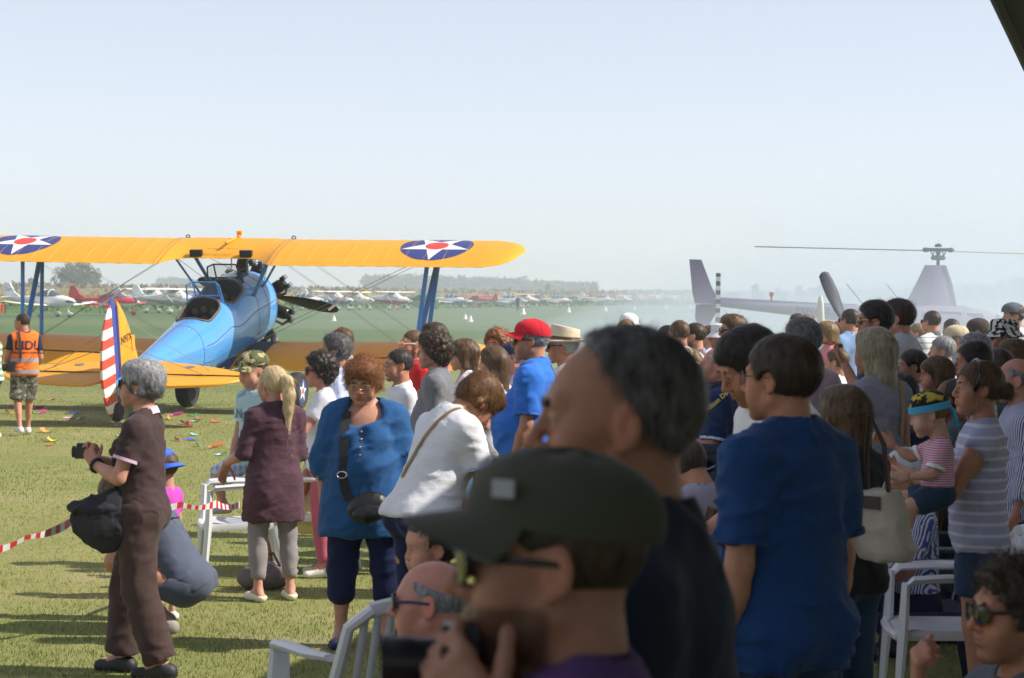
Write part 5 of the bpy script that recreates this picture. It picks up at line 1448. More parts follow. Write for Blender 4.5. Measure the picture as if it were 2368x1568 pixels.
def add_hair(par, M, style, kind, h, mat, o, seed, strands=900, wdt=.0018):
    V, Q = hair_field(style, kind, h, o)
    if not len(V): return None
    V = V.astype(np.float64); N = normals(V, Q); rs = np.random.default_rng(seed)
    curly = style == 'curly' or o.get('curl', 0)
    if curly: V = V + N * ((.012 * vnoise(V * 55, seed) + .008 * vnoise(V * 110, seed + 1)) * (.8 if style == 'curly' else o['curl']))[:, None]
    elif style not in ('shaved', 'fringe'): V = V + N * (.0024 * vnoise(V * (60, 60, 18), seed) + .0014 * vnoise(V * (140, 140, 40), seed + 1))[:, None]
    col = np.ones((len(V), 3)) * (.85 + .18 * vnoise(V * (80, 80, 16), seed))[:, None]
    VV, QQ, CC = [V], [Q], [col]
    if o.get('mess'): strands = int(strands * 1.4)
    if style not in ('shaved',) and strands:
        f = rs.integers(0, len(Q), strands); p = V[Q[f]].mean(1); n = N[Q[f, 0]]
        if style == 'pony': crown = np.array([0, .09, .10])
        else: crown = np.array([o.get('part', 0), -.035, .125])
        d = p - crown; d[:, 2] -= .03 + (.25 if style in ('long', 'bob', 'bowl') else 0)
        if style in ('long', 'bob', 'pony'): d[p[:, 2] < .0] = (0, -.1, -1)
        if o.get('sweep') is not None: d = d * .4 + np.array(o['sweep']) * .15
        if curly or o.get('mess'): d = d + rs.standard_normal(d.shape) * (.12 if curly else .05)
        d -= n * (d * n).sum(1)[:, None]; d /= np.linalg.norm(d, axis=1)[:, None] + 1e-9
        ln = (o.get('sl', (.030 if style in ('short', 'thick', 'curly') or curly else .045) if style not in ('long', 'pony') else .085)) * (.5 + .8 * rs.random(strands))
        if style == 'fringe': ln *= .3
        b = np.cross(n, d); k = 3; lift = (.002 + .010 * rs.random(strands) ** 3 + .016 * (rs.random(strands) > .95)) * (1.5 if (curly or o.get('mess')) else 1)
        segs = []; cc = (.7 + .65 * rs.random(strands))
        wob = rs.standard_normal(strands) * .15
        for i in range(k + 1):
            t = i / k
            q = p + d * (ln * t)[:, None] + n * (lift * math.sin(pi * min(1, t * .9)) - ln * t * t * .30 + .0008)[:, None] + b * (wob * ln * t * t)[:, None]
            if curly: q = q + b * (.008 * math.sin(6 * t) * np.sign(wob))[:, None] + n * (.012 * math.sin(3 * t))
            wv = b * (wdt * (1 - .75 * t) * .5); segs += [q - wv, q + wv]
        S_ = np.stack(segs, 1).reshape(-1, 3); base = len(V); w2 = 2 * (k + 1)
        q_ = np.array([[2 * i, 2 * i + 1, 2 * i + 3, 2 * i + 2] for i in range(k)])
        QQ.append((q_[None] + (np.arange(strands) * w2)[:, None, None]).reshape(-1, 4) + base); VV.append(S_); CC.append(np.repeat(cc, w2)[:, None] * np.ones(3))
    V = np.concatenate(VV); Q = np.concatenate(QQ); col = np.concatenate(CC)
    if o.get('grey_sides'):
        g_ = np.clip((.045 - V[:, 2]) / .05, 0, 1) * np.clip(.5 + .5 * vnoise(V * 90, 4), 0, 1); col = col * (1 + g_[:, None] * o['grey_sides'])
    if o.get('grey_front'):
        g_ = np.clip((V[:, 1] - .03) / .05, 0, 1); col = col * (1 + g_[:, None] * o['grey_front'])
    return mesh_np('hair', (np.c_[V, np.ones(len(V))] @ np.array(M).T)[:, :3], Q, mat, par, True, col)
def add_sunglasses(par, M, fmat, lmat, clear=False, big=1.0):
    mb = MB()
    for s in (1, -1):
        mb.tube([(s * .060, .090, .008), (s * .072, .05, .010), (s * .082, -.008, .006), (s * .080, -.022, -.006)], .0024 if not clear else .0014, 6, M=M, flat=(1, 2.0 if not clear else 1))
        w_, hh = .029 * big, .021 * big
        loop = [(s * .033 + w_ * math.cos(a), .1085 - .25 * (abs(s * .033 + w_ * math.cos(a)) ** 2) * 12, .001 + hh * math.copysign(abs(math.sin(a)) ** .8, math.sin(a))) for a in [2 * pi * i / 20 for i in range(21)]]
        mb.tube(loop, .0024 if not clear else .0012, 6, M=M)
    mb.tube([(-.008, .108, .008), (0, .110, .010), (.008, .108, .008)], .0025 if not clear else .0014, 6, M=M)
    f = mb.build('sunglasses' if not clear else 'spectacles', fmat, par)
    for s in (1, -1):
        mb = MB(); w_, hh = .0285 * big, .0205 * big; rings = []
        for k in (1, .6, .02):
            rings.append([(s * .033 + k * w_ * math.cos(a), .1088 - .25 * (abs(s * .033 + k * w_ * math.cos(a)) ** 2) * 12 + .003 * (1 - k), .001 + k * hh * math.copysign(abs(math.sin(a)) ** .8, math.sin(a))) for a in [2 * pi * i / 20 for i in range(20)]])
        mb.rings([[Vector(q) for q in r_] for r_ in rings], M=M); mb.build('lens', lmat, f)
    return f
def add_hat(par, M, kind, mat, o):
    """cap, bucket, fedora, military, bandana"""
    nm = {'cap': 'cap', 'bucket': 'bucket_hat', 'fedora': 'straw_hat', 'military': 'cap', 'bandana': 'bandana'}[kind]
    mb = MB(); n = 36; tilt = Matrix.Rotation(R(o.get('tilt', 0)), 4, 'X'); rot = Matrix.Rotation(R(o.get('turn', 0)), 4, 'Z'); M2 = M @ Matrix.Translation((0, 0, o.get('dz', 0))) @ Matrix.Scale(o.get('k', 1.0), 4) @ rot @ tilt
    if kind in ('cap', 'military', 'bandana'):
        z0 = .040; prof = []
        if kind == 'military': prof = [(1.0, z0), (1.02, z0 + .012), (1.0, z0 + .030), (.945, z0 + .048), (.84, z0 + .064), (.67, z0 + .077), (.42, z0 + .086), (.02, z0 + .090)]
        else:
            hh = .098 if kind == 'cap' else .092
            prof = [(1.0, z0 - (.012 if kind == 'bandana' else 0)), (1.015, z0 + .015)] + [(1.015 * math.cos(R(a)) ** .8, z0 + .015 + (hh - .015) * math.sin(R(a))) for a in (15, 30, 45, 60, 72, 82, 88)] + [(.02, z0 + hh)]
        rings = []
        for k, z in prof:
            rings.append([Vector((.0925 * k * math.cos(t), -.010 + .1145 * k * math.sin(t), z + (.0) + .004 * math.cos(6 * t) * (1 - k) )) for t in [2 * pi * j / n for j in range(n)]])
        mb.rings(rings, caps=True, M=M2)
        top = mb.build(nm, mat, par, angle=50)
        mb = MB(); 
        if kind == 'cap':
            mb.ball((0, -.012, z0 + .100), (.009, .009, .005), 6, M=M2)
            for a in range(6): mb.tube([(.0935 * k * math.cos(R(60 * a + 30)), -.010 + .1155 * k * math.sin(R(60 * a + 30)), z + .0008) for k, z in prof[1:-1]], .0012, 4, M=M2)
            mb.build('seam', mat, top)
        if kind == 'bandana':
            mb.rings([[Vector(((.0945 + q) * math.cos(t), -.010 + (.1165 + q) * math.sin(t), z)) for t in [2 * pi * j / n for j in range(n)]] for q, z in ((0, .020), (.002, .022), (.002, .058), (0, .060))], caps=False, M=M2); bnd = mb.build('hem_band', o['band'], top)
            mb = MB(); mb.tube([(.01, -.12, .03), (.03, -.14, .0), (.04, -.145, -.06), (.03, -.15, -.10)], [.014, .018, .02, .012], 8, M=M2, flat=(1, .4)); mb.tube([(-.01, -.12, .03), (-.02, -.14, -.01), (-.03, -.14, -.05)], [.014, .018, .012], 8, M=M2, flat=(1, .4)); mb.build('knot_tail', o['band'], top)
            return top
        # visor
        L_ = o.get('visor', .075); m = 14; upr, dnr = [], []
        for v in (0, .35, .7, .92, 1.0):
            ru, rd = [], []
            for i in range(m + 1):
                u_ = -1 + 2 * i / m; an = pi / 2 - u_ * R(66)
                bx, by = .0925 * math.cos(an), -.010 + .1140 * math.sin(an); out = L_ * v * math.cos(u_ * R(78)) ** .55
                z = z0 + .004 - .020 * v * (o.get('droop', 1)) - .026 * u_ * u_ * v ** .5
                p = Vector((bx + .10 * bx * v, by + out, z)); ru.append(p + Vector((0, 0, .002))); rd.append(p - Vector((0, 0, .002)))
            upr.append(ru); dnr.append(rd)
        mb = MB(); mb.rings([a + b[::-1] for a, b in zip(upr, dnr)], M=M2); mb.build('visor', o.get('visor_mat', mat), top)
        if kind == 'cap' and o.get('badge'):
            mb = MB(); mb.ball((0, .092, z0 + .05), (.018, .006, .012), 8, M=M2); mb.build('badge', o['badge'], top)
        return top
    if kind == 'bucket':
        prof = [(1.0, .05), (1.01, .07), (.97, .11), (.88, .128), (.5, .136), (.02, .138)]; brim = [(1.0, .052), (1.2, .030), (1.42, .004), (1.43, .002), (1.2, .026), (1.0, .048)]
    else:
        prof = [(1.0, .045), (1.01, .08), (.97, .125), (.90, .145), (.55, .135), (.02, .125)]; brim = [(1.0, .050), (1.35, .040), (1.66, .048), (1.67, .045), (1.35, .036), (1.0, .045)]
    def R_(pr, dr=0): return [[Vector((.090 * k * math.cos(t), -.012 + .110 * k * math.sin(t), z - (dr * (k - 1) * math.sin(t) * .035 if k > 1.1 else 0) + (.012 * math.sin(t) * (k < .95)) * (dr > 0))) for t in [2 * pi * j / n for j in range(n)]] for k, z in pr]
    mb.rings(R_(prof, 1 if kind == 'fedora' else 0), M=M2); top = mb.build(nm, mat, par, angle=50)
    mb = MB(); mb.rings(R_(brim, 1 if kind == 'fedora' else 0), caps=False, M=M2); mb.build('brim', mat, top)
    if kind == 'fedora':
        mb = MB(); mb.rings([[Vector((.0925 * math.cos(t) * k, -.012 + .1125 * k * math.sin(t), z)) for t in [2 * pi * j / n for j in range(n)]] for k, z in ((1.0, .050), (1.015, .052), (1.015, .070), (1.0, .074))], caps=False, M=M2); mb.build('hat_band', o['band'], top)
    return top

# ---- the person
SKIN = {'fair': (.56, .30, .21), 'tan': (.50, .25, .155), 'olive': (.44, .23, .15), 'pink': (.58, .29, .22), 'dark': (.24, .11, .065), 'pale': (.62, .37, .28)}
SKM = attr_mat('skin'); EYEW = paint('eye_white', (.62, .60, .58), .2); IRIS = paint('iris', (.03, .02, .015), .15); BROW = {}
H_ = dict(auburn=hair_mat('hair_auburn', (.055, .024, .010), (.26, .13, .05)), copper=hair_mat('hair_copper', (.12, .042, .014), (.38, .16, .06)), black=hair_mat('hair_black', (.012, .010, .009), (.055, .046, .040)), dark=hair_mat('hair_dark', (.024, .016, .011), (.095, .064, .042)), brown=hair_mat('hair_brown', (.050, .028, .014), (.19, .11, .058)), light=hair_mat('hair_light', (.12, .07, .03), (.32, .20, .09)),
          blonde=hair_mat('hair_blonde', (.48, .34, .17), (.85, .70, .44)), ash=hair_mat('hair_ash', (.16, .13, .085), (.46, .40, .28)), red=hair_mat('hair_red', (.15, .045, .012), (.46, .17, .05)), grey=hair_mat('hair_grey', (.10, .10, .11), (.42, .42, .44)), silver=hair_mat('hair_silver', (.16, .16, .17), (.58, .58, .58)), salt=hair_mat('hair_salt', (.018, .017, .017), (.19, .185, .18)), white=hair_mat('hair_white', (.30, .29, .27), (.62, .60, .56)))
LENS = glassy('dark_lens', (.006, .007, .008), .05, 1.0); LENS_OR = paint('orange_mirror', (.80, .22, .02), .08, .6); FRAME_B = paint('black_frame', (.01, .01, .012), .25); FRAME_W = paint('white_frame', (.75, .75, .75), .3); FRAME_BL = paint('blue_frame', (.01, .03, .12), .3); FRAME_G = paint('gold_frame', (.5, .36, .15), .25, .8)
CLEAR = glassy('clear_lens', (.6, .6, .6), .03, .08)
PEOPLE = {}
def person(key, label, px, ytop, d, yaw, **D):
    """px, top: where the crown of the head (hat included) shows; d: distance; yaw: 0 looks away, 90 looks left, 180 looks at the camera"""
    kind = D.get('kind', 'm'); D.setdefault('fem', 1 if kind == 'f' else 0)
    pt = at(px, ytop, d); h = D.get('h')
    hat = D.get('hat'); extra = {'cap': .024, 'bandana': .02, 'bucket': .024, 'fedora': .032, 'military': .026}.get(hat, 0) + D.get('hx', 0 if hat else .012)
    ground = D.get('z', 0.0)
    legs = D.get('legs', 'stand')
    if h is None:
        h = pt.z - extra - ground
    drop = {'sit': .415, 'crouch': .65}.get(legs, 0)
    if 'h' not in D and drop:
        h = 1.7
        for _ in range(8): h = pt.z - extra - ground + drop * (h - .265) / 1.485
    hsz = (.5 + .5 * h / 1.75) * D.get('headk', 1.0) if h < 1.45 else h / 1.75 * (.55 + .45 * 1.75 / h) * D.get('headk', 1.0)
    s = (h - .265 * hsz) / (1.75 - .265); D['s'] = s; D['h'] = h
    lo = D.get('res', 0)    # 0 far, 1 mid, 2 near
    hh, hb, hc = ((.0092, .030, .024), (.0076, .0235, .0185), (.0058, .0190, .0145), (.0043, .0155, .0118))[lo]
    rz = R(yaw)
    if 'at' in D: loc = Vector(D['at'])
    else: loc = Vector((pt.x, d, ground))
    root = empty('person', loc, rz)
    if 'at' not in D:
        J0 = skeleton(D); hx_ = Vector((float(J0['N'][0]), float(J0['N'][1]) + .03, 0)); hx_.rotate(Euler((0, 0, rz))); root.location.x -= hx_.x; root.location.y -= hx_.y
    tag(root, label, D.get('cat', {'m': 'man', 'f': 'woman', 'c': 'child', 'b': 'baby'}[kind]), D.get('group'))
    J = skeleton(D); seed = len(PEOPLE) * 13 + 5
    Mt, T = torso_frame(J, s)
    tone = np.array(SKIN[D.get('skin', 'tan')])
    # body
    TP, LP = torso_prims(D, J), limb_prims(D, J)
    N_ = J['N']; hy, hp = R(D.get('hy', 0)), R(D.get('hp', 0)); hr = R(D.get('hr', 0))
    hm = Matrix.Translation(Vector([float(a) for a in N_]) + Vector((0, 0, 0))) @ Matrix.Rotation(float(J['tw']) + hy, 4, 'Z') @ Matrix.Rotation(-(hp + float(J['lean']) * D.get('hl', .55)), 4, 'X') @ Matrix.Rotation(hr, 4, 'Y') @ Matrix.Translation((0, .038 * hsz, .145 * hsz)) @ Matrix.Scale(hsz, 4)
    fk = D.get('face', (1, 1, 1)); hmf = hm @ Matrix.Diagonal((*fk, 1))
    LP.append(rc(N_ - Mt[:, 2] * .05 * s, np.array(hm @ Vector((0, -.03, -.09)), f4), .060 * s, .050 * hsz, .04 * s, 'neck'))
    BV, BQ = prim_mesh(TP + LP, hb)
    hv, hq, mk = head_geo(kind if kind in 'mfc' else 'c', hh)
    HV = (np.c_[hv, np.ones(len(hv))] @ np.array(hmf).T)[:, :3]
    parts = [(BV.astype(np.float64), BQ)]; hands = []
    for sd, sx in (('R', 1), ('L', -1)):
        w_, dd = J['w' + sd], J['d' + sd]; n_ = J['n' + sd]
        if n_ is None: n_ = nrm(v3(-sx, .3, -.2)) if abs(dd[0]) < .7 else nrm(v3(0, -1, -.3))
        hs_ = hsz * D.get('handk', .98)
        hp_ = hand_prims(w_, dd, n_, hs_, 1 if sd == 'R' else -1, D.get('curl' + sd, D.get('curl', .35)))
        hands.append((w_, dd))
        parts.append(tuple(x if i else x.astype(np.float64) for i, x in enumerate(prim_mesh(hp_, (.0115, .0090, .0068, .0052)[lo]))))
    parts.append((HV, hq))
    Vs, Qs, b = [], [], 0
    for v_, q_ in parts: Vs.append(v_); Qs.append(q_ + b); b += len(v_)
    V = np.concatenate(Vs); Q = np.concatenate(Qs); col = np.tile(tone, (len(V), 1)); nb = len(V) - len(HV)
    col[:nb] *= (1 + .07 * vnoise(V[:nb] * 14, seed))[:, None]
    hc_ = col[nb:]
    hc_ *= (1 + .06 * vnoise(hv * 30, seed))[:, None]
    hc_ += mk['red'][:, None] * np.array((.07, -.015, -.015)) * D.get('red', 1)
    hc_ *= 1 - mk['lips'][:, None] * (1 - np.array(D.get('lips', (.86, .50, .50) if kind == 'f' else (.85, .60, .58))))
    bd = D.get('beard', 0)
    if bd: hc_ *= 1 - mk['beard'][:, None] * bd * (1 - np.array((.22, .20, .20)))
    hc_ *= 1 - mk['socket'][:, None] * .12
    col[nb:] = hc_
    body = mesh_np('body', V, Q, SKM, root, True, np.clip(col, .01, 1))
    P_ = dict(root=root, J=J, s=s, hm=hm, T=T, M=Mt, hsz=hsz, D=D, TP=TP, LP=LP); PEOPLE[key] = P_
    # eyes and brows on faces that show
    if D.get('eyes', lo >= 1) and not D.get('shades'):
        for sx in (1, -1):
            mb = MB(); mb.ball((sx * .031, .0806, .0015), .0116, 7, M=hmf); e_ = mb.build('eye', EYEW, body)
            mb = MB(); mb.lathe([(.0060, -.0006), (.0044, .0010), (.0005, .0014)], 12, M=hmf @ Matrix.Translation((sx * .0305, .0915, .0012)) @ Matrix.Rotation(R(-90), 4, 'X')); mb.build('iris', IRIS, e_)
    if D.get('brows', lo >= 1):
        for sx in (1, -1):
            mb = MB(); mb.tube([(sx * .014, .0925, .0225), (sx * .030, .0915, .0275), (sx * .046, .080, .0225)], [.0035 * D.get('browk', 1), .0042 * D.get('browk', 1), .0018], 7, M=hmf, flat=(1.1, .9)); mb.build('eyebrow', H_[D.get('brow', 'dark' if D.get('hairc') not in ('blonde', 'silver', 'white', 'grey', 'ash') else 'light')], body)
    # hair
    if D.get('hair'):
        o = dict(D.get('ho', {})); st = D['hair']
        hobj = add_hair(root, hmf, st, kind, hh * 1.4, H_[D.get('hairc', 'dark')], o, seed, D.get('strands', (160, 450, 1300, 2600)[lo]), (.0045, .0030, .0018, .0013)[lo])
    if D.get('shades'):
        f_, l_ = D['shades']; add_sunglasses(root, hmf, f_, l_, False, D.get('gbig', 1.0))
    if D.get('specs'): add_sunglasses(root, hmf, D['specs'], CLEAR, True, .9)
    if hat: P_['hat'] = add_hat(root, hmf, hat, D['hatm'], D.get('hato', {}))
    # clothes
    tp = D.get('top')
    if tp:
        o = dict(loose=.014, sleeve=.55, hem=.84, amp=.008, neck=.066, flare=.0, kz=1.0, sflare=.012); o.update(tp)
        pr = [grow(p, o['loose'] * s) for p in TP]
        hemz = o['hem']
        if hemz < .93:
            for sd in 'RL':
                if legs in ('stand', 'walk', 'step'): pr.append(rc(J['h' + sd], J['h' + sd] + (J['k' + sd] - J['h' + sd]) * min(1, (.93 - hemz) / .40 + .1), (.095 * D.get('g', 1) + o['loose'] + .004) * s, (.088 * D.get('g', 1) + o['loose'] + o['flare']) * s, .05 * s, 'hem'))
            if o['flare'] or hemz < .8: pr.append(el(T(0, -.0, (hemz + .95) / 2), ((.165 * D.get('g', 1) + o['loose'] + o['flare']) * s, (.125 * D.get('g', 1) + o['loose'] + o['flare'] * .8) * s, (.95 - hemz + .12) * .75 * s), .06 * s, 'hem', Mt))
        pr.append(el(T(0, .006 + .04 * D.get('belly', 0), 1.06), ((.135 * D.get('g', 1) + .03 * D.get('belly', 0) + o['loose'] + .012) * s, (.100 * D.get('g', 1) + .06 * D.get('belly', 0) + o['loose'] + .01) * s, .24 * s), .07 * s, 'waist', Mt))
        sl = o['sleeve']; cutsl = []
        for sd in 'RL':
            S_, E_, W_ = J['S' + sd], J['e' + sd], J['w' + sd]; ag = D.get('armg', 1) * D.get('g', 1) ** .7
            if sl <= .02: continue
            if sl <= 1.0:
                e_ = S_ + (E_ - S_) * sl; n_ = nrm(E_ - S_); pr.append(rc(S_, e_ + n_ * .03 * s, (.052 * ag + o['loose'] * .8) * s, (.045 * ag + o['loose'] * .6 + o['sflare']) * s, .045 * s, 'sleeve', (e_, n_)))
            else:
                pr.append(rc(S_, E_, (.052 * ag + o['loose'] * .8) * s, (.040 * ag + o['loose'] * .7 + o['sflare'] * .5) * s, .045 * s, 'sleeve')); e_ = E_ + (W_ - E_) * (sl - 1); n_ = nrm(W_ - E_)
                pr.append(rc(E_, e_ + n_ * .03 * s, (.041 * ag + o['loose'] * .7 + o['sflare'] * .5) * s, (.030 * ag + o['loose'] * .5 + o['sflare'] * .6) * s, .02 * s, 'sleeve', (e_, n_)))
            P_['cuff' + sd] = (e_, n_, (.045 * ag + o['loose'] * .6 + o['sflare']) * s)
        nk = o['neck'] * s; mi = [rc(N_ - Mt[:, 2] * .012 * s + Mt[:, 1] * .004, N_ + Mt[:, 2] * .25 * s + Mt[:, 1] * .06, nk, nk * 1.1, .012 * s)]
        if o.get('scoop'): mi.append(el(T(0, .09, 1.455 - o['scoop'] * .3), np.array((.085 + o['scoop'] * .3, .10, o['scoop'])) * s, .02 * s, '', Mt))
        if o.get('scoopb'): mi.append(el(T(0, -.12, 1.46), np.array((.085, .08, o['scoopb'])) * s, .02 * s, '', Mt))
        if o.get('armhole'):
            for sd, sx in (('R', 1), ('L', -1)): mi.append(el(T(sx * (.215 + o['armhole'] * 0) , -.005, 1.385), np.array((.070, .11, .115)) * s, .02 * s, '', Mt))
        hp0 = T(0, 0, hemz); hn = -Mt[:, 2] if abs(float(J['lean'])) > .3 else v3(0, 0, -1)
        if legs == 'sit': hp0 = v3(0, 0, (.535 + .035) * s); hn = v3(0, 0, -1)
        t_ = cloth_obj(o.get('name', 'shirt'), pr, hc, o['m'], root, mi, [(hp0, hn)], o['amp'] * (1.35 if lo >= 2 else 1.1), s, seed, o['kz'], o.get('ff', 1.0))
        P_['top'] = t_
        if o.get('collar'):
            cm = o['collar']; mb = MB(); rings = []; op = R(o.get('open', 24)); fl = o.get('cflare', .016)
            ctr = Vector([float(a) for a in N_]); n_ = 28
            Mc = Matrix([[float(Mt[i][j]) for j in range(3)] for i in range(3)]).to_4x4()
            def ring(r_, z_):
                out = []
                for i in range(n_ + 1):
                    a = pi / 2 + op + (2 * pi - 2 * op) * i / n_; fr = .5 + .5 * math.sin(a)
                    out.append(ctr + Mc.to_3x3() @ Vector((r_ * math.cos(a), r_ * 1.02 * math.sin(a) + .006 * s, z_ - fr * .050 * s)))
                return out
            k = s * o.get('neck', .066) / .066
            seq = [ring(.070 * k, .018 * s), ring(.068 * k, .040 * s), ring(.072 * k, .045 * s), ring((.070 + fl * .6) * k, .030 * s), ring((.074 + fl) * k, .006 * s), ring((.071 + fl) * k, .005 * s)]
            mb.rings(seq, 0, False, False); mb.build('collar', cm, root, angle=60)
        if o.get('cuffs'):
            for sd in 'RL':
                e_, n_, r_ = P_['cuff' + sd]; mb = MB(); mm = look(Vector([float(a) for a in e_]), Vector([float(a) for a in e_ + n_])); mb.rings([[Vector(((r_ + q) * math.cos(t), (r_ + q) * math.sin(t), z)) for t in [2 * pi * j / 20 for j in range(20)]] for q, z in ((-.004, -.010), (.004, -.010), (.004, .006), (-.004, .006))], caps=False, M=mm); mb.build('cuff', o['cuffs'], root)
    bt = D.get('bottom')
    if bt:
        o = dict(loose=.012, length=1.93, amp=.007, flare=.0, kz=.8); o.update(bt)
        pr = [grow(p, o['loose'] * .6 * s) for p in (TP[2],) + tuple(p for p in TP if p['t'] == 'el' and abs(float(p['c'][0])) > .01 and (p['c'] - J['P'])[2] < .02 * s)]
        for sd in 'RL':
            H, K, A = J['h' + sd], J['k' + sd], J['a' + sd]; lg = D.get('legg', 1) * D.get('g', 1) ** .7; ln = o['length']
            if ln <= 1:
                e_ = H + (K - H) * ln; n_ = nrm(K - H); pr.append(rc(H, e_ + n_ * .03 * s, (.090 * lg + o['loose']) * s, (.072 * lg + o['loose'] + o['flare']) * s, .04 * s, 'leg', (e_, n_)))
            else:
                pr.append(rc(H, K, (.090 * lg + o['loose']) * s, (.058 * lg + o['loose'] + o['flare'] * .4) * s, .04 * s, 'leg')); e_ = K + (A - K) * (ln - 1); n_ = nrm(A - K)
                pr.append(rc(K, K + (A - K) * .4, (.056 * lg + o['loose'] + o['flare'] * .4) * s, (.056 * lg + o['loose'] * .8 + o['flare'] * .6) * s, .03 * s, 'leg'))
                pr.append(rc(K + (A - K) * .35, e_ + n_ * .03 * s, (.056 * lg + o['loose'] * .8 + o['flare'] * .6) * s, (.040 * lg + o['loose'] + o['flare']) * s, .02 * s, 'leg', (e_, n_)))
        wp = T(0, 0, o.get('waist', 1.0))
        P_['bottom'] = cloth_obj(o.get('name', 'trousers'), pr, hc * (1.5 if d > 14.5 else 1.1), o['m'], root, (), [(wp, Mt[:, 2])], o['amp'], s, seed + 3, o['kz'], o.get('ff', 1.0))
    if D.get('shoes') is not None:
        for sd in 'RL':
            A, t, q = J['a' + sd], J['t' + sd], J['q' + sd]; up = v3(0, 0, .012 * s)
            pr = [rc(q, t, .040 * s, .036 * s, .02 * s), rc(q + up, (q + t) / 2 + up * 1.5, .040 * s, .034 * s, .02 * s)]
            if D.get('shoe_h', 1): pr.append(rc(A - v3(0, 0, .01), q, .043 * s, .040 * s, .02 * s))
            V_, Q_ = prim_mesh(pr, .019 if d > 14.5 else .012, (), [(v3(0, 0, min(float(q[2]), float(t[2])) - .030 * s), (0, 0, -1)), (A + v3(0, 0, .012 * s), (0, 0, 1))] if D.get('shoe_h', 1) else [(v3(0, 0, min(float(q[2]), float(t[2])) - .030 * s), (0, 0, -1)), (A - v3(0, 0, .022 * s), (0, -.2, 1))])
            if len(V_): mesh_np('shoe', V_, Q_, D['shoes'], root)
    return P_
def hand_pos(P, sd):
    J = P['J']; m = P['root'].matrix_basis; q = J['w' + sd] + nrm(J['d' + sd]) * .09 * P['s']
    return Matrix.LocRotScale(P['root'].location, P['root'].rotation_euler, None) @ Vector([float(a) for a in q])
SKIN['dusk'] = (.40, .215, .145); SKIN['dusk2'] = (.40, .205, .13)
# ------------------------------------------------------------------ clothes of the crowd
def tee(n, c, **k): return cloth(n, c, **k)
K_BLACK = tee('black_cloth', (.012, .012, .014)); K_NAVY = tee('navy_cloth', (.012, .018, .055)); K_NAVYS = tee('navy_shorts', (.008, .014, .060)); K_DKBLUE = tee('dark_blue_polo', (.010, .030, .095)); K_WHITE = tee('white_cotton', (.78, .78, .80)); K_WHITE2 = tee('white_pique', (.72, .73, .78), bmp=.3)
K_GREY = tee('grey_tee', (.14, .145, .16), kind='heather', col2=(.20, .205, .22)); K_LGREY = tee('light_grey_tee', (.36, .37, .40), kind='heather', col2=(.44, .45, .47)); K_BROWN = tee('brown_cotton', (.055, .032, .032)); K_BROWNT = tee('brown_trousers', (.062, .036, .032)); K_PINKT = tee('pink_trim', (.70, .50, .66))
K_PLUM = tee('plum_linen', (.080, .036, .052), bmp=.35); K_GREYTR = tee('grey_trousers', (.26, .235, .25)); K_TEAL = tee('blue_linen', (.017, .088, .245), bmp=.3); K_BLUEP = tee('bright_blue_polo', (.030, .165, .62)); K_RED = tee('red_polo', (.55, .018, .022)); K_JEANS = tee('denim', (.055, .11, .20), kind='heather', col2=(.09, .16, .27)); K_DJEANS = tee('dark_denim', (.014, .035, .075), kind='heather', col2=(.025, .055, .11))
K_TIE = tee('pale_blue_graphic_tee', (.42, .58, .66), kind='print', col2=(.22, .36, .42), p=(9, .60)); K_LBLUE = tee('pale_blue_shirt', (.50, .56, .80), kind='vstripe', col2=(.60, .66, .86), p=(9, .5)); K_ORANGE = tee('orange_vest', (.98, .17, .02)); K_CAMO = tee('camo_shorts', (.20, .18, .14), kind='camo', col2=(.075, .070, .055), p=(9, (.30, .28, .22), (.12, .11, .09))); K_CAMOG = tee('camo_cap', (.10, .12, .05), kind='camo', col2=(.42, .36, .19), p=(16, (.05, .06, .03), (.20, .12, .06)))
K_BGREY = tee('blue_grey_tee', (.085, .10, .15)); K_PINK = tee('pink_tank', (.72, .19, .30)); K_MAG = tee('magenta_print', (.52, .07, .45), kind='print', col2=(.10, .12, .30), p=(12, .58)); K_YEL = tee('yellow_ruched', (.80, .70, .36), bmp=.4); K_BWST = tee('blue_white_stripes', (.70, .72, .78), kind='xstripe', col2=(.07, .10, .36), p=(84, .5)); K_BWST2 = tee('navy_white_vertical_stripes', (.72, .73, .80), kind='xstripe', col2=(.05, .06, .28), p=(70, .52)); K_STRP = tee('cream_striped_polo', (.70, .69, .63), kind='hstripe', col2=(.28, .36, .50), p=(16, .72))
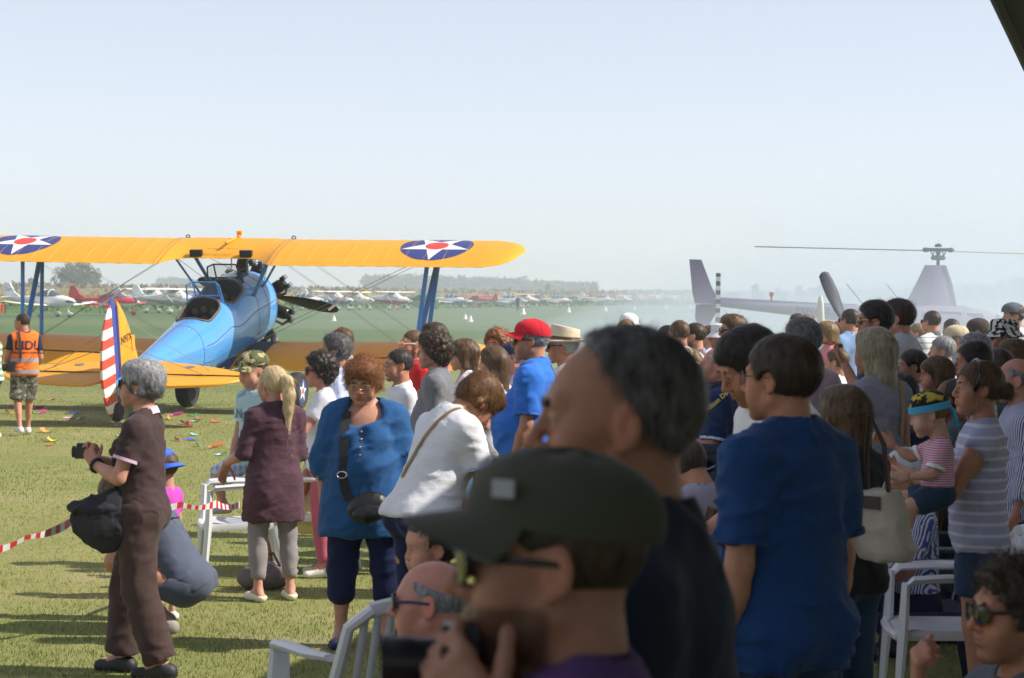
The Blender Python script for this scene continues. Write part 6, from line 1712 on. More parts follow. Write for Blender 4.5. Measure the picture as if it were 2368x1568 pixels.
K_LAV = tee('lilac_striped_tee', (.40, .41, .58), kind='hstripe', col2=(.62, .62, .74), p=(21, .70)); K_BABY = tee('red_white_babygrow', (.72, .64, .70), kind='hstripe', col2=(.58, .14, .27), p=(98, .42)); K_ROYAL = tee('royal_blue_tee', (.010, .050, .17)); K_MIDN = tee('midnight_polo', (.010, .016, .036)); K_PURP = tee('purple_tee', (.10, .045, .17)); K_OLIVE = tee('olive_cap', (.062, .065, .046), bmp=.1); K_LIL = tee('lilac_shirt', (.34, .32, .40)); K_PLAID = tee('blue_plaid', (.03, .06, .22), kind='plaid', col2=(.55, .58, .66), p=(34, .5)); K_FLORAL = tee('blue_floral', (.025, .06, .30), kind='check', col2=(.45, .55, .75), p=(40,)); K_GTOP = tee('grey_melange_top', (.17, .18, .23), kind='heather', col2=(.32, .30, .36)); K_SLATE = tee('slate_shirt', (.10, .12, .15)); K_BLSH = tee('blue_short_sleeve_shirt', (.20, .33, .55)); K_CYAN = tee('cyan_jersey', (.10, .45, .72)); K_BEIGEC = tee('beige_cap', (.55, .47, .33)); K_REDC = tee('red_cap', (.60, .015, .03)); K_WHITEC = tee('white_cap', (.80, .80, .82)); K_STRAW = tee('straw_hat_weave', (.68, .58, .42), bmp=.35); K_BAND = tee('brown_hat_band', (.10, .06, .04)); K_BW = tee('black_white_print_hat', (.72, .71, .66), kind='print', col2=(.015, .015, .015), p=(26, .52)); K_BANDANA = tee('black_gold_print', (.015, .014, .012), kind='print', col2=(.55, .42, .05), p=(18, .56)); K_MAUVE = tee('grey_pink_tee', (.42, .30, .36)); K_NOR = tee('navy_tee_white_trim', (.09, .09, .12))
S_BLK = paint('black_shoe', (.015, .016, .02), .6); S_WHT = paint('white_shoe', (.72, .71, .66), .5); S_SNK = paint('white_blue_trainer', (.60, .62, .66), .6); S_NVY = paint('navy_trainer', (.02, .035, .09), .6); S_GRY = paint('grey_slip_on', (.30, .27, .25), .7); S_CRM = paint('cream_flat', (.70, .66, .52), .55)
BAGB = paint('black_bag_cloth', (.012, .013, .018), .75, bmp=.5, bscale=30); LEATH = paint('black_leather', (.010, .010, .011), .38, bmp=.4, bscale=25); BEIGE = paint('beige_canvas', (.46, .41, .34), .85, bmp=.3, bscale=60); DKBR = paint('dark_brown_leather', (.035, .016, .013), .5); REDBAG = paint('red_suede', (.33, .040, .022), .8, bmp=.3, bscale=40); TANL = paint('tan_leather', (.30, .17, .07), .5); CAMB = paint('camera_black', (.012, .012, .014), .4); STRAPB = paint('black_strap', (.015, .015, .02), .7); GOLD = paint('gold', (.65, .42, .12), .25, .9); SILV = paint('watch_steel', (.55, .55, .55), .25, .8); BEAD = paint('bracelet_beads', (.02, .02, .03), .3)
def P(key): return PEOPLE[key]
def seated_chair(key, **k): pass

# ------------------------------------------------------------------ left half, middle distance
person('vest', 'man in an orange hi-vis vest and camo shorts walking away at far left', 56, 720, 29.7, 22, hair='short', hairc='dark', ho=dict(t=.004), hy=50, legs='walk', g=1.08, skin='tan', arms=((.25, .05, -1), (-.1, .75, -.5)), top=dict(m=K_NAVY, sleeve=.6, hem=.9), bottom=dict(m=K_CAMO, length=.98, flare=.03, name='shorts'), shoes=S_WHT, res=1, specs=FRAME_G)
q = P('vest'); s_ = q['s']
q['vest'] = cloth_obj('safety_vest', [grow(p, .034 * s_) for p in q['TP']] + [el(q['T'](0, .01, 1.05), (.20 * s_, .165 * s_, .26 * s_), .06, '', q['M'])], .0105, K_ORANGE, q['root'], [rc(q['J']['N'] - v3(0, 0, .02), q['J']['N'] + v3(0, .0, .25), .085, .09, .01)] + [el(q['T'](sx * .245, 0, 1.32), v3(.070, .2, .16) * s_, .02, '', q['M']) for sx in (1, -1)], [(q['T'](0, 0, .86), (0, 0, -1))], .008, s_, 77)
vb = bvh_of(q['vest']); REFL = paint('reflective_tape', (.34, .35, .38), .35, .2)
for z in (1.075, .915):
    strap_loop('reflective_band', vb, q['T'](0, 0, z), (1, 0, 0), (0, 1, 0), .05, REFL, q['vest'], 0, 360, 48, .002, .003)
VT = paint('vest_lettering', (.06, .015, .02), .6)
decal('lettering', 'LIDL', .165, VT, q['vest'], vb, q['T'](.02, -.3, 1.285), (1, 0, 0), (0, 0, 1), (0, -1, 0))
decal('lettering', 'AEROPORTO LEGNAGO', .036, VT, q['vest'], vb, q['T'](.02, -.3, 1.185), (1, 0, 0), (0, 0, 1), (0, -1, 0))
person('edge', 'person in a green and white striped sleeve cut by the left picture edge', -20, 738, 29.0, 80, hair='short', hairc='brown', top=dict(m=tee('green_white_stripe', (.70, .72, .66), kind='hstripe', col2=(.15, .30, .16), p=(12, .5))), bottom=dict(m=K_DJEANS), shoes=S_WHT)
def hand_camera(key, label, sc_=1.0, off=(0, 0, 0), yaw=0, size=(.13, .06, .09), lens=.09):
    """a camera at a point of the person's own space"""
    q = P(key); r_ = empty('camera', (0, 0, 0)); r_.matrix_world = Matrix.LocRotScale(q['root'].location, q['root'].rotation_euler, None) @ Matrix.Translation(off) @ Matrix.Rotation(R(yaw), 4, 'Z') @ Matrix.Scale(sc_, 4); tag(r_, label, 'camera')
    w_, dp, hh = size; mb = MB(); n = 4
    mb.rings([[Vector((x, y, z)) for x, z in ((-w_ / 2, -hh / 2), (w_ / 2, -hh / 2), (w_ / 2 * 1.02, hh * .30), (w_ * .22, hh * .36), (w_ * .16, hh * .62), (-w_ * .16, hh * .62), (-w_ * .22, hh * .36), (-w_ / 2 * 1.02, hh * .30))] for y in (-dp / 2, -dp * .3, dp * .3, dp / 2)])
    mb.build('camera_body', CAMB, r_, angle=25)
    mb = MB(); mb.lathe([(hh * .34, dp * .45), (hh * .40, dp * .5), (hh * .40, dp * .5 + lens * .45), (hh * .43, dp * .5 + lens * .5), (hh * .43, dp * .5 + lens * .85), (hh * .46, dp * .5 + lens), (hh * .38, dp * .5 + lens), (hh * .36, dp * .5 + lens * .8)], 24, M=Matrix.Translation((0, 0, -.003)) @ Matrix.Rotation(R(-90), 4, 'X')); mb.build('camera_lens', CAMB, r_)
    mb = MB(); mb.lathe([(hh * .36, dp * .5 + lens * .82), (.001, dp * .5 + lens * .85)], 20, caps=False, M=Matrix.Translation((0, 0, -.003)) @ Matrix.Rotation(R(-90), 4, 'X')); mb.build('front_glass', LENS, r_)
    return r_
hand_camera('vest', 'black camera hanging at the left hip of the orange vest man', 1.35, (-.20 * s_, -.16 * s_, .98 * s_), 75, lens=.14)
strap_loop('camera_strap', vb, q['T'](.0, 0, 1.2), (-.30, 0, 1), (0, -1, 0), .035, STRAPB, [o for o in bpy.data.objects if o.name.startswith('camera') and o.type == 'EMPTY'][0], -20, 60, 20) if False else None
strap_loop('neck_strap', vb, q['T'](-.08, 0, 1.2), (-.05, 0, 1), (0, -1, 0), .035, STRAPB, q['root'], 15, 130, 24, .004)

def bag_root(key, name, label, cat='bag'):
    q = P(key); r_ = empty(name, q['root'].location, 0); r_.rotation_euler = q['root'].rotation_euler; tag(r_, label, cat); return q, r_
def bag_body(r_, c, r, mat, amp=.01, seed=3, h=.009, name='bag_body', rot=0, extra=(), cut=None):
    a = R(rot); M_ = np.array([[math.cos(a), 0, math.sin(a)], [0, 1, 0], [-math.sin(a), 0, math.cos(a)]], f4)
    return cloth_obj(name, [el(c, r, .02, '', M_)] + list(extra), h, mat, r_, (), cut or (), amp, 1.0, seed, .6, 1.3)
# woman in brown
person('brown', 'grey haired woman in brown polo and brown trousers taking pictures', 322, 825, 11.2, 84, kind='f', hair='layered', hairc='silver', ho=dict(sl=.05, sweep=(0, -1, -.4), grey_sides=-.9), skin='fair', shades=(FRAME_B, LENS), g=1.02, hp=-4,
       armR=('ik', (.055, .27, 1.20), (.7, -.2, -1), (-.35, .5, .8), (-.8, .1, -.3)), armL=('ik', (.055, .25, 1.18), (.6, -.3, -1), (-.25, .5, .8), (-.8, .1, -.3)), curl=.75, kneeR=(.10, .10, .50), ankR=(.10, .13, .085), kneeL=(-.10, -.02, .50), ankL=(-.10, -.15, .085), top=dict(m=K_BROWN, collar=K_PINKT, cuffs=K_PINKT, sleeve=.62, hem=.90, loose=.013, amp=.010), bottom=dict(m=K_BROWNT, length=1.95, loose=.028, flare=.026, amp=.013), shoes=S_BLK, res=3)
q, br = bag_root('brown', 'shoulder_bag', 'black cloth shoulder bag hanging in front of the woman in brown'); s_ = q['s']
bag_body(br, q['T'](-.15, .19, .885), (.060, .150, .125), BAGB, .016, 5, .008, rot=0, extra=[el(q['T'](-.15, .15, .82), (.06, .13, .10), .05), el(q['T'](-.13, .10, .95), (.05, .09, .10), .05)])
bag_body(br, q['T'](-.205, .15, .85), (.025, .075, .06), LEATH, .010, 6, .007, 'front_pocket'); bag_body(br, q['T'](-.165, .20, .945), (.062, .145, .045), BAGB, .014, 9, .007, 'bag_flap')
tb = bvh_of(q['top'], q['bottom'])
strap_loop('bag_strap', tb, q['T'](-.02, .0, 1.18), (.32, 0, 1), (0, 1, 0), .040, STRAPB, br, -20, 105, 30, .004)
mb = MB()
for k in range(12): a = 2 * pi * k / 12; mb.ball((0.034 * math.cos(a), .034 * math.sin(a), 0), .0095, 6)
o = mb.build('bracelet', BEAD, q['root']); J = q['J']; o.matrix_local = look(Vector([float(x) for x in J['wL'] - nrm(J['wL'] - J['eL']) * .02]), Vector([float(x) for x in J['wL']]))
mb = MB(); mb.ball((-.088, -.006, -.036), .006, 8, M=q['hm']); mb.build('pearl_earring', WHITEP, q['root'])
hp_ = hand_pos(q, 'L'); r_ = hand_camera('brown', 'small camera held by the woman in brown', .75, tuple(float(x) for x in (J['wL'] + J['wR']) / 2 + v3(0, .07, .05)), 0, lens=.03)
# crouching adult and child behind her
person('crouch', 'adult in blue grey shirt and denim shorts crouching behind the woman in brown', 322, 1110, 12.7, 88, hair='short', hairc='brown', legs='crouch', lean=30, h=1.70, g=1.15, hl=1.4, hp=18, arms=((.2, .55, -.75), (-.05, .45, -.9)), ankR=(.12, .16, .085), top=dict(m=K_BGREY, sleeve=.6, hem=.86), bottom=dict(m=K_BGREY, length=.95, flare=.01, name='shorts'), shoes=S_GRY, res=1)
person('pinkkid', 'small child in a bright blue cap and magenta shirt behind the woman in brown', 378, 1030, 13.1, 60, kind='c', hat='cap', hatm=tee('blue_cap', (.05, .16, .72)), hato=dict(k=1.04, turn=180), hair='short', hairc='brown', skin='fair', top=dict(m=K_MAG, sleeve=.7, hem=.82), bottom=dict(m=K_JEANS, length=.9, name='shorts'), shoes=S_WHT, res=1)
# boy, blonde, people round the chairs
person('boy', 'boy in camouflage cap and pale blue graphic shirt with one foot on chair', 592, 803, 15.6, 140, kind='c', hat='cap', hatm=K_CAMOG, hato=dict(k=1.05, visor=.062, turn=-12), hair='short', hairc='brown', ho=dict(front=.01), skin='fair', hy=-4, hp=8, legs='step', foot='R', g=.86, sh=.92, headk=1.02, armR=((.12, .15, -1), (.05, .3, -1)), armL=((.10, -.05, -1), (.05, .1, -1)), top=dict(m=K_TIE, sleeve=.66, hem=.84, loose=.02, cuffs=K_WHITE), bottom=dict(m=tee('white_check_shorts', (.66, .68, .72), kind='plaid', col2=(.25, .35, .60), p=(18, .5)), length=1.0, flare=.03, name='shorts'), shoes=S_SNK, res=1)
q = P('boy'); gb = bvh_of(q['top']); decal('lettering', 'Navarea', .085, paint('shirt_print', (.10, .20, .24), .7), q['top'], gb, q['T'](.0, .3, 1.26), (-1, 0, 0), (0, 0, 1), (0, 1, 0), .003)
hb_ = bvh_of(P('boy')['hat']); 
person('blonde', 'woman with long blonde ponytail in plum tunic seen from behind', 634, 838, 14.0, 30, kind='f', hair='pony', hairc='blonde', ho=dict(sl=.10, len=-.40), skin='fair', hy=18, g=1.04, arms='down', armL=((.28, .10, -1), (.15, .85, -.35), (.1, .5, -.85), (0, -.6, -.5)), armR=((.14, .05, -1), (-.25, .8, -.5)), top=dict(m=K_PLUM, sleeve=1.12, hem=.60, loose=.02, flare=.025, amp=.012, kz=1.4, name='tunic', collar=K_PLUM), bottom=dict(m=K_GREYTR, length=1.80, loose=.012, amp=.011, kz=1.4), shoes=S_CRM, shoe_h=0, spread=1.25, res=2)
q = P('blonde'); mb = MB(); mb.rings([[Vector((.024 * math.cos(a), -.125 + z, .04 + .024 * math.sin(a))) for a in [2 * pi * i / 14 for i in range(14)]] for z in (-.008, .008)], M=q['hm']); mb.build('hair_tie', FRAME_B, q['root'])
person('yellow', 'seated woman in pale yellow ruched dress behind the blonde woman', 712, 985, 15.35, 84, kind='f', legs='sit', hair='bob', hairc='dark', skin='tan', g=1.05, arms='lap', top=dict(m=K_YEL, sleeve=.0, hem=.86, amp=.016, kz=2.2, name='dress', armhole=1), bottom=dict(m=K_YEL, length=.9, amp=.014, name='skirt'), shoes=S_WHT, shoe_h=0)
person('curlyf', 'woman with black curls and dark sunglasses reaching to the blonde woman', 742, 838, 15.2, 96, kind='f', hair='curly', hairc='black', ho=dict(t=.024), shades=(FRAME_B, LENS), gbig=1.25, skin='pink', h=1.52, armR='front', armL=((.2, .55, -.75), (-.1, .95, .18), (-.1, .95, .0), (.1, -.2, -1)), lips=(.9, .3, .3), top=dict(m=K_WHITE2, sleeve=.6), bottom=dict(m=tee('rose_trousers', (.55, .12, .20))), shoes=S_WHT, res=1)
person('grey1', 'man with dark grey hair, sunglasses and pale blue shirt facing left', 778, 765, 15.4, 84, hair='thick', hairc='salt', ho=dict(t=.015, grey_sides=2.0, mess=1, front=-.018), shades=(FRAME_G, LENS), skin='fair', beard=.25, top=dict(m=K_LBLUE, collar=K_LBLUE, sleeve=.75, loose=.02), bottom=dict(m=K_DJEANS), shoes=S_BLK, res=2, sh=1.05)
person('bald1', 'balding man in white shirt behind the man in pale blue shirt', 788, 748, 17.6, 78, hair='receding', hairc='brown', ho=dict(t=.003), skin='pink', g=1.1, top=dict(m=K_WHITE, collar=K_WHITE), bottom=dict(m=K_JEANS), shoes=S_BLK, res=1)
person('blouse', 'red haired woman in loose blue blouse and navy capri trousers facing the camera', 846, 815, 12.15, 176, kind='f', hair='layered', hairc='copper', ho=dict(curl=.08, mess=1, ears=0), specs=FRAME_G, skin='fair', g=1.24, belly=.45, armg=1.1, hp=16, hy=-6, legg=1.02, arms=((.28, -.03, -1), (.02, .06, -1)), face=(1.08, 1, .98), lips=(.8, .42, .40),
       top=dict(m=K_TEAL, sleeve=1.25, hem=.68, loose=.034, flare=.03, sflare=.045, amp=.016, ff=.8, kz=.55, scoop=.10, neck=.085, name='blouse'), bottom=dict(m=K_NAVYS, length=1.18, loose=.016, flare=.012, amp=.010, name='capri_trousers'), shoes=S_NVY, spread=1.35, res=3)
q, br = bag_root('blouse', 'crossbody_bag', 'black leather crossbody bag at the hip of the woman in blue blouse'); tb = bvh_of(q['top'])
bag_body(br, q['T'](-.06, .27, .87), (.115, .055, .085), LEATH, .008, 4, .007, rot=14); bag_body(br, q['T'](-.06, .315, .84), (.085, .03, .05), LEATH, .006, 8, .006, 'front_pocket', rot=14)
strap_path('bag_strap', tb, [(.105, 1.425), (.10, 1.2), (.10, 1.0), (.06, .90)], .05, STRAPB, br, q['T'])
mb = MB(); c_ = q['T'](.10, .275, 1.06); mb.tube([Vector(c_) + Vector((.026 * math.cos(a), 0, .018 * math.sin(a))) for a in [2 * pi * i / 16 for i in range(17)]], .004, 5); mb.build('strap_buckle', SILV, br)
for k in range(4):
    mb = MB(); hit = tb.ray_cast(Vector(q['T'](0, .6, 1.31 - .045 * k)), Vector((0, -1, 0)))
    if hit[0] is not None: mb.ball(hit[0] + Vector((0, .002, 0)), (.007, .004, .007), 6); mb.build('button', GOLD, q['top'])
person('wpolo', 'man with short dark hair in white polo with small chest emblem', 922, 800, 16.0, 112, hair='short', hairc='black', ho=dict(t=.007, grey_sides=1.5), skin='tan', beard=.3, specs=FRAME_B, top=dict(m=K_WHITE2, collar=K_WHITE2, sleeve=.72), bottom=dict(m=K_JEANS), shoes=S_BLK, res=1)
q = P('wpolo'); tb = bvh_of(q['top']); EMB = paint('emblem_navy', (.04, .05, .16), .7)
decal('emblem_lettering', 'Aeroclub', .028, EMB, q['top'], tb, q['T'](-.085, .3, 1.255), (-1, 0, 0), (0, 0, 1), (0, 1, 0), .003, .3); decal('emblem', 'v', .07, paint('emblem_gold', (.30, .22, .06), .6), q['top'], tb, q['T'](-.085, .3, 1.295), (-1, 0, 0), (0, 0, 1), (0, 1, 0), .003)
person('redpolo', 'bald bearded man in red polo with orange mirrored sunglasses', 955, 755, 18.3, 108, hair='shaved', hairc='brown', beard=.75, shades=(FRAME_W, LENS_OR), gbig=1.1, skin='tan', hy=6, arms='down', top=dict(m=K_RED, collar=K_RED), bottom=dict(m=K_JEANS), shoes=S_BLK, res=2)
person('longdark', 'woman with long dark hair and bare arms behind the curly haired man', 1004, 740, 18.6, 95, kind='f', hair='long', hairc='dark', skin='fair', top=dict(m=K_PINK, sleeve=0, armhole=1), bottom=dict(m=K_JEANS), shoes=S_WHT, res=1)
person('curly', 'man with dark curly hair in plain grey T shirt facing left', 1004, 764, 15.4, 86, hair='curly', hairc='dark', ho=dict(t=.034, low=-.03), skin='fair', beard=.3, specs=FRAME_G, belly=.3, top=dict(m=K_GREY, sleeve=.72, cuffs=K_GREY, loose=.02), bottom=dict(m=K_DJEANS), shoes=S_BLK, res=2)
person('bob', 'woman with brown bob and sunglasses in white top', 1074, 778, 17.0, 92, kind='f', hair='bob', hairc='brown', ho=dict(len=-.10), shades=(FRAME_B, LENS), skin='fair', top=dict(m=K_WHITE, sleeve=.3, scoop=.06), bottom=dict(m=K_JEANS), shoes=S_WHT, res=1)
person('curlred', 'person with frizzy ginger curls behind the long haired girl', 1150, 759, 19.2, 150, kind='f', hair='curly', hairc='copper', ho=dict(t=.036), skin='tan', top=dict(m=K_BWST), bottom=dict(m=K_JEANS), shoes=S_WHT, res=1)
person('longbrown', 'girl with long straight brown hair, white top and jeans', 1142, 795, 16.4, 70, kind='f', hair='long', hairc='brown', ho=dict(len=-.36), skin='fair', arms='belly', top=dict(m=K_WHITE, sleeve=.5), bottom=dict(m=K_JEANS, loose=.006), shoes=S_WHT, res=1)
person('capkid', 'child with orange brimmed cap between two women', 1113, 818, 18.2, 120, kind='c', hat='cap', hatm=tee('orange_brim_cap', (.50, .30, .14)), hair='short', hairc='brown', skin='fair', top=dict(m=K_WHITE), bottom=dict(m=K_JEANS), shoes=S_WHT)
person('navycap', 'man in navy baseball cap and striped shirt looking down', 1196, 780, 17.2, 92, hat='cap', hatm=K_NAVY, hair='short', hairc='grey', shades=(FRAME_B, LENS), skin='pink', hp=14, top=dict(m=K_BWST2, collar=K_WHITE), bottom=dict(m=K_JEANS), shoes=S_BLK, res=1)
person('redcap', 'big man in red cap and bright blue polo facing left', 1230, 728, 14.2, 78, hat='cap', hatm=K_REDC, hato=dict(tilt=6, visor=.07), hair='short', hairc='grey', ho=dict(t=.005), shades=(FRAME_B, LENS), skin='tan', g=1.12, belly=.9, sh=1.08, beard=.25, hy=12, arms=((.14, .02, -1), (-.05, .35, -1)), top=dict(m=K_BLUEP, collar=K_BLUEP, sleeve=.78, cuffs=K_BLUEP, hem=.80, loose=.022, flare=.01, amp=.012), bottom=dict(m=K_DJEANS), shoes=S_BLK, res=2)
q = P('redcap'); J = q['J']; mb = MB(); mb.rings([[Vector((r_ * math.cos(t), r_ * 1.0 * math.sin(t), z)) for t in [2 * pi * j / 20 for j in range(20)]] for r_, z in ((.031, -.012), (.034, -.012), (.034, .012), (.031, .012))], caps=False); mb.lathe([(.002, 0), (.018, 0), (.018, .008), (.002, .009)], 16, M=Matrix.Translation((-.034, -.004, 0)) @ Matrix.Rotation(R(-90), 4, 'Y'))
o = mb.build('wristwatch', SILV, q['root']); o.matrix_local = look(Vector([float(x) for x in J['wL'] - nrm(J['wL'] - J['eL']) * .035]), Vector([float(x) for x in J['wL']]))
strap_loop('shoulder_strap', bvh_of(q['top']), q['T'](-.02, 0, 1.2), (.42, 0, 1), (0, -1, 0), .022, STRAPB, q['root'], -25, 95, 24, .004)
person('fedora', 'person in cream straw hat and sunglasses behind the blue polo man', 1303, 746, 15.8, 86, hat='fedora', hatm=K_STRAW, hato=dict(band=K_BAND, tilt=4), hair='short', hairc='white', shades=(FRAME_B, LENS), skin='tan', top=dict(m=K_WHITE), bottom=dict(m=K_JEANS), shoes=S_BLK, res=1)
# woman bending over
person('bend', 'auburn haired woman in white polo bending forward to the right', 1062, 872, 10.6, -58, kind='f', h=1.66, lean=22, hair='layered', hairc='auburn', ho=dict(mess=1), skin='tan', specs=FRAME_B, g=1.14, sh=1.05, hp=34, hl=.9, arms=((.05, .35, -.95), (-.15, .55, -.85)), armlean=0, top=dict(m=K_WHITE2, collar=K_WHITE2, sleeve=.62, hem=.88, loose=.02, cuffs=tee('pale_blue_trim', (.40, .50, .74)), amp=.006), bottom=dict(m=K_NAVYS, loose=.008, length=1.9), shoes=S_BLK, res=3)
q = P('bend'); strap_loop('thin_strap', bvh_of(q['top']), q['T'](0, 0, 1.2), q['M'] @ np.array((.35, 0, 1)), q['M'] @ np.array((0, -1, 0)), .018, TANL, q['root'], -40, 130, 34, .004)

# ------------------------------------------------------------------ right half, far and middle
person('wcap', 'man in white baseball cap far behind the grey haired man', 1456, 718, 22.5, 150, hat='cap', hatm=K_WHITEC, hato=dict(turn=60), hair='short', hairc='brown', skin='pink', top=dict(m=K_NAVY), bottom=dict(m=K_JEANS), shoes=S_BLK)
person('crew', 'man with short light brown crew cut before the white cap', 1448, 733, 21.0, 165, hair='short', hairc='light', ho=dict(t=.012, front=-.01), skin='pink', shades=(FRAME_B, LENS), top=dict(m=K_BLACK), bottom=dict(m=K_JEANS), shoes=S_BLK)
person('dk1', 'dark haired man partly behind the balding man in white polo', 1543, 747, 21.6, 60, hair='short', hairc='black', skin='tan', top=dict(m=K_SLATE), bottom=dict(m=K_JEANS), shoes=S_BLK)
person('balwh', 'balding man in white polo seen from behind', 1571, 733, 19.6, 30, hair='short', hairc='brown', ho=dict(t=.003), skin='pink', specs=FRAME_B, g=1.1, top=dict(m=K_WHITE, collar=K_WHITE), bottom=dict(m=K_JEANS), shoes=S_BLK, res=1)
person('beardm', 'bearded man with dark hair right of the balding man', 1606, 740, 20.4, 80, hair='short', hairc='dark', ho=dict(t=.006), beard=.8, skin='fair', top=dict(m=K_NOR), bottom=dict(m=K_JEANS), shoes=S_BLK, res=1)
person('capblon', 'woman with pale cap and bare shoulder left of the old man', 1592, 798, 17.0, 70, kind='f', hat='cap', hatm=tee('pale_cap', (.55, .53, .46)), hato=dict(turn=120), hair='long', hairc='light', skin='tan', top=dict(m=K_WHITE, sleeve=0, armhole=1), bottom=dict(m=K_JEANS), shoes=S_WHT, res=1)
person('palebl', 'person in pale blue shirt half hidden by the grey haired man', 1602, 852, 14.6, 60, hair='short', hairc='grey', skin='fair', top=dict(m=K_BLSH, sleeve=.8), bottom=dict(m=K_JEANS), shoes=S_BLK)
person('nikon', 'bald old man in dark blue polo with camera strap and shoulder case', 1662, 790, 13.6, 76, hair='fringe', hairc='white', ho=dict(t=.004), skin='pink', red=2, g=1.15, belly=.8, armg=1.12, hy=6, arms=((.20, .10, -1), (-.40, .90, -.05)), top=dict(m=K_DKBLUE, collar=K_DKBLUE, cuffs=K_LBLUE, sleeve=.85, loose=.022), bottom=dict(m=K_NAVY), shoes=S_BLK, res=2)
q = P('nikon'); tb = bvh_of(q['top']); nb_ = bvh_of(q['top'], *[o for o in q['root'].children if o.name.startswith('body')])
st = strap_loop('camera_strap', nb_, q['T'](0, 0, 1.34), (-.55, -.30, 1), (-.2, 1, 0), .045, paint('camera_strap_navy', (.015, .018, .035), .6), q['root'], -55, 75, 30, .006)
SY = paint('strap_yellow', (.70, .55, .08), .6)
decal('strap_lettering', 'Nikon D610', .040, SY, q['root'], bvh_of(st), q['T'](-.55, -.08, 1.425), (0, -.75, .66), (0, .66, .75), (-1, 0, .15), .003)
qq, br = bag_root('nikon', 'camera_case', 'dark navy camera case hanging at the hip of the old man'); cz = q['T'](-.24, .02, .98)
def boxy(name, c, r, mat, par, h=.009, k=.02):
    c = np.array(c, f4); rr = [el(c + v3(x * r[0] * .6, y * r[1] * .6, z * r[2] * .6), (r[0] * .5 + .01, r[1] * .5 + .01, r[2] * .5 + .01), .05) for x in (-1, 1) for y in (-1, 1) for z in (-1, 1)]
    return cloth_obj(name, rr, h, mat, par, (), [(c + v3(sx * r[0], 0, 0), (sx, 0, 0)) for sx in (1, -1)] + [(c + v3(0, sx * r[1], 0), (0, sx, 0)) for sx in (1, -1)] + [(c + v3(0, 0, sx * r[2]), (0, 0, sx)) for sx in (1, -1)], .004, 1, 5)
K_CASE = paint('navy_case_nylon', (.014, .022, .05), .7, bmp=.3, bscale=60)
cb = boxy('case_body', cz, (.075, .14, .11), K_CASE, br); boxy('case_lid', cz + v3(-.004, 0, .105), (.08, .145, .03), K_CASE, br)
decal('case_lettering', 'tamrac', .030, paint('case_print', (.55, .55, .58), .6), br, bvh_of(cb), Vector([float(x) for x in cz]) + Vector((-.3, 0, .01)), (0, -1, 0), (0, 0, 1), (-1, 0, 0), .003)
strap_loop('case_strap', tb, q['T'](0, 0, 1.2), (.45, 0, 1), (0, -1, 0), .035, STRAPB, br, -70, 110, 30, .004)
person('lilac', 'seated person in lilac grey shirt seen from behind beside a wooden chair', 1618, 985, 10.2, 40, legs='sit', hair='short', hairc='dark', g=1.12, arms='lap', hp=35, top=dict(m=K_LIL, sleeve=.8, loose=.024), bottom=dict(m=K_DJEANS), shoes=S_BLK, res=1)
person('bucketg', 'person in white bucket hat behind the dark haired heads', 1669, 742, 21.5, 92, hat='bucket', hatm=K_WHITEC, hair='short', hairc='dark', skin='tan', top=dict(m=K_LGREY), bottom=dict(m=K_JEANS), shoes=S_BLK)
person('shades2', 'man with tousled brown hair and sunglasses left of the dark haired man', 1697, 722, 18.6, 100, hair='thick', hairc='brown', ho=dict(mess=1), shades=(FRAME_B, LENS), skin='fair', top=dict(m=K_WHITE), bottom=dict(m=K_JEANS), shoes=S_BLK, res=1)
for i, (px, yt, hc, lab) in enumerate(((1683, 722, 'brown', 'distant brown haired head just above the tousled man'), (1843, 721, 'dark', 'distant dark haired head above the black haired man'), (1866, 723, 'light', 'distant light haired head left of the propeller'), (1702, 1040, 'dark', ''))):
    if lab: person('far%d' % i, lab, px, yt, 27 + i, 80 + 20 * i, hair='short', hairc=hc, skin='tan', top=dict(m=(K_SLATE, K_WHITE, K_BLSH)[i]), bottom=dict(m=K_JEANS), shoes=S_BLK)
for i_, (px, yt, dd, hc, yw, mt, lab) in enumerate(((1640, 748, 24.0, 'brown', 70, K_LBLUE, 'brown haired man in pale blue between the bearded man and white bucket hat'), (2004, 737, 25.5, 'dark', 60, K_WHITE, 'dark haired person in white right of the tall man by the propeller'),
        (2122, 744, 27.0, 'light', 80, K_BLSH, 'fair haired person in blue between the grey T shirt and striped polo'), (2296, 742, 25.0, 'brown', 50, K_WHITE, 'brown haired person in white left of the patterned hat'), (2180, 772, 18.5, 'grey', 85, K_LBLUE, 'grey haired man in pale shirt below the beige cap'), (2110, 800, 15.4, 'dark', 95, K_WHITE, 'dark haired person in white left of the little girl'),
        (1742, 742, 23.0, 'dark', 100, K_PINK, 'dark haired person in pink above the black haired man'), (1935, 800, 19.0, 'brown', 70, K_WHITE, 'brown haired person in white below the pink tank top'))):
    person('fill%d' % i_, lab, px, yt, dd, yw, hair='short', hairc=hc, skin='fair', top=dict(m=mt), bottom=dict(m=K_JEANS), shoes=S_BLK, res=0 if dd > 20 else 1)
person('saltp', 'man with wavy salt and pepper hair behind the blue T shirt man', 1858, 727, 12.6, 40, hair='thick', hairc='salt', ho=dict(t=.015, mess=1, grey_sides=1.6), skin='tan', top=dict(m=K_MAUVE), bottom=dict(m=K_JEANS), shoes=S_BLK, res=1)
person('pink', 'young woman with long light brown hair and sunglasses in pink tank top', 1913, 738, 23.5, 100, kind='f', hair='long', hairc='light', ho=dict(len=-.26), shades=(FRAME_B, LENS), gbig=1.15, skin='fair', top=dict(m=K_PINK, sleeve=0, armhole=1, scoop=.05), bottom=dict(m=K_WHITE, length=.5), shoes=S_WHT, res=1)
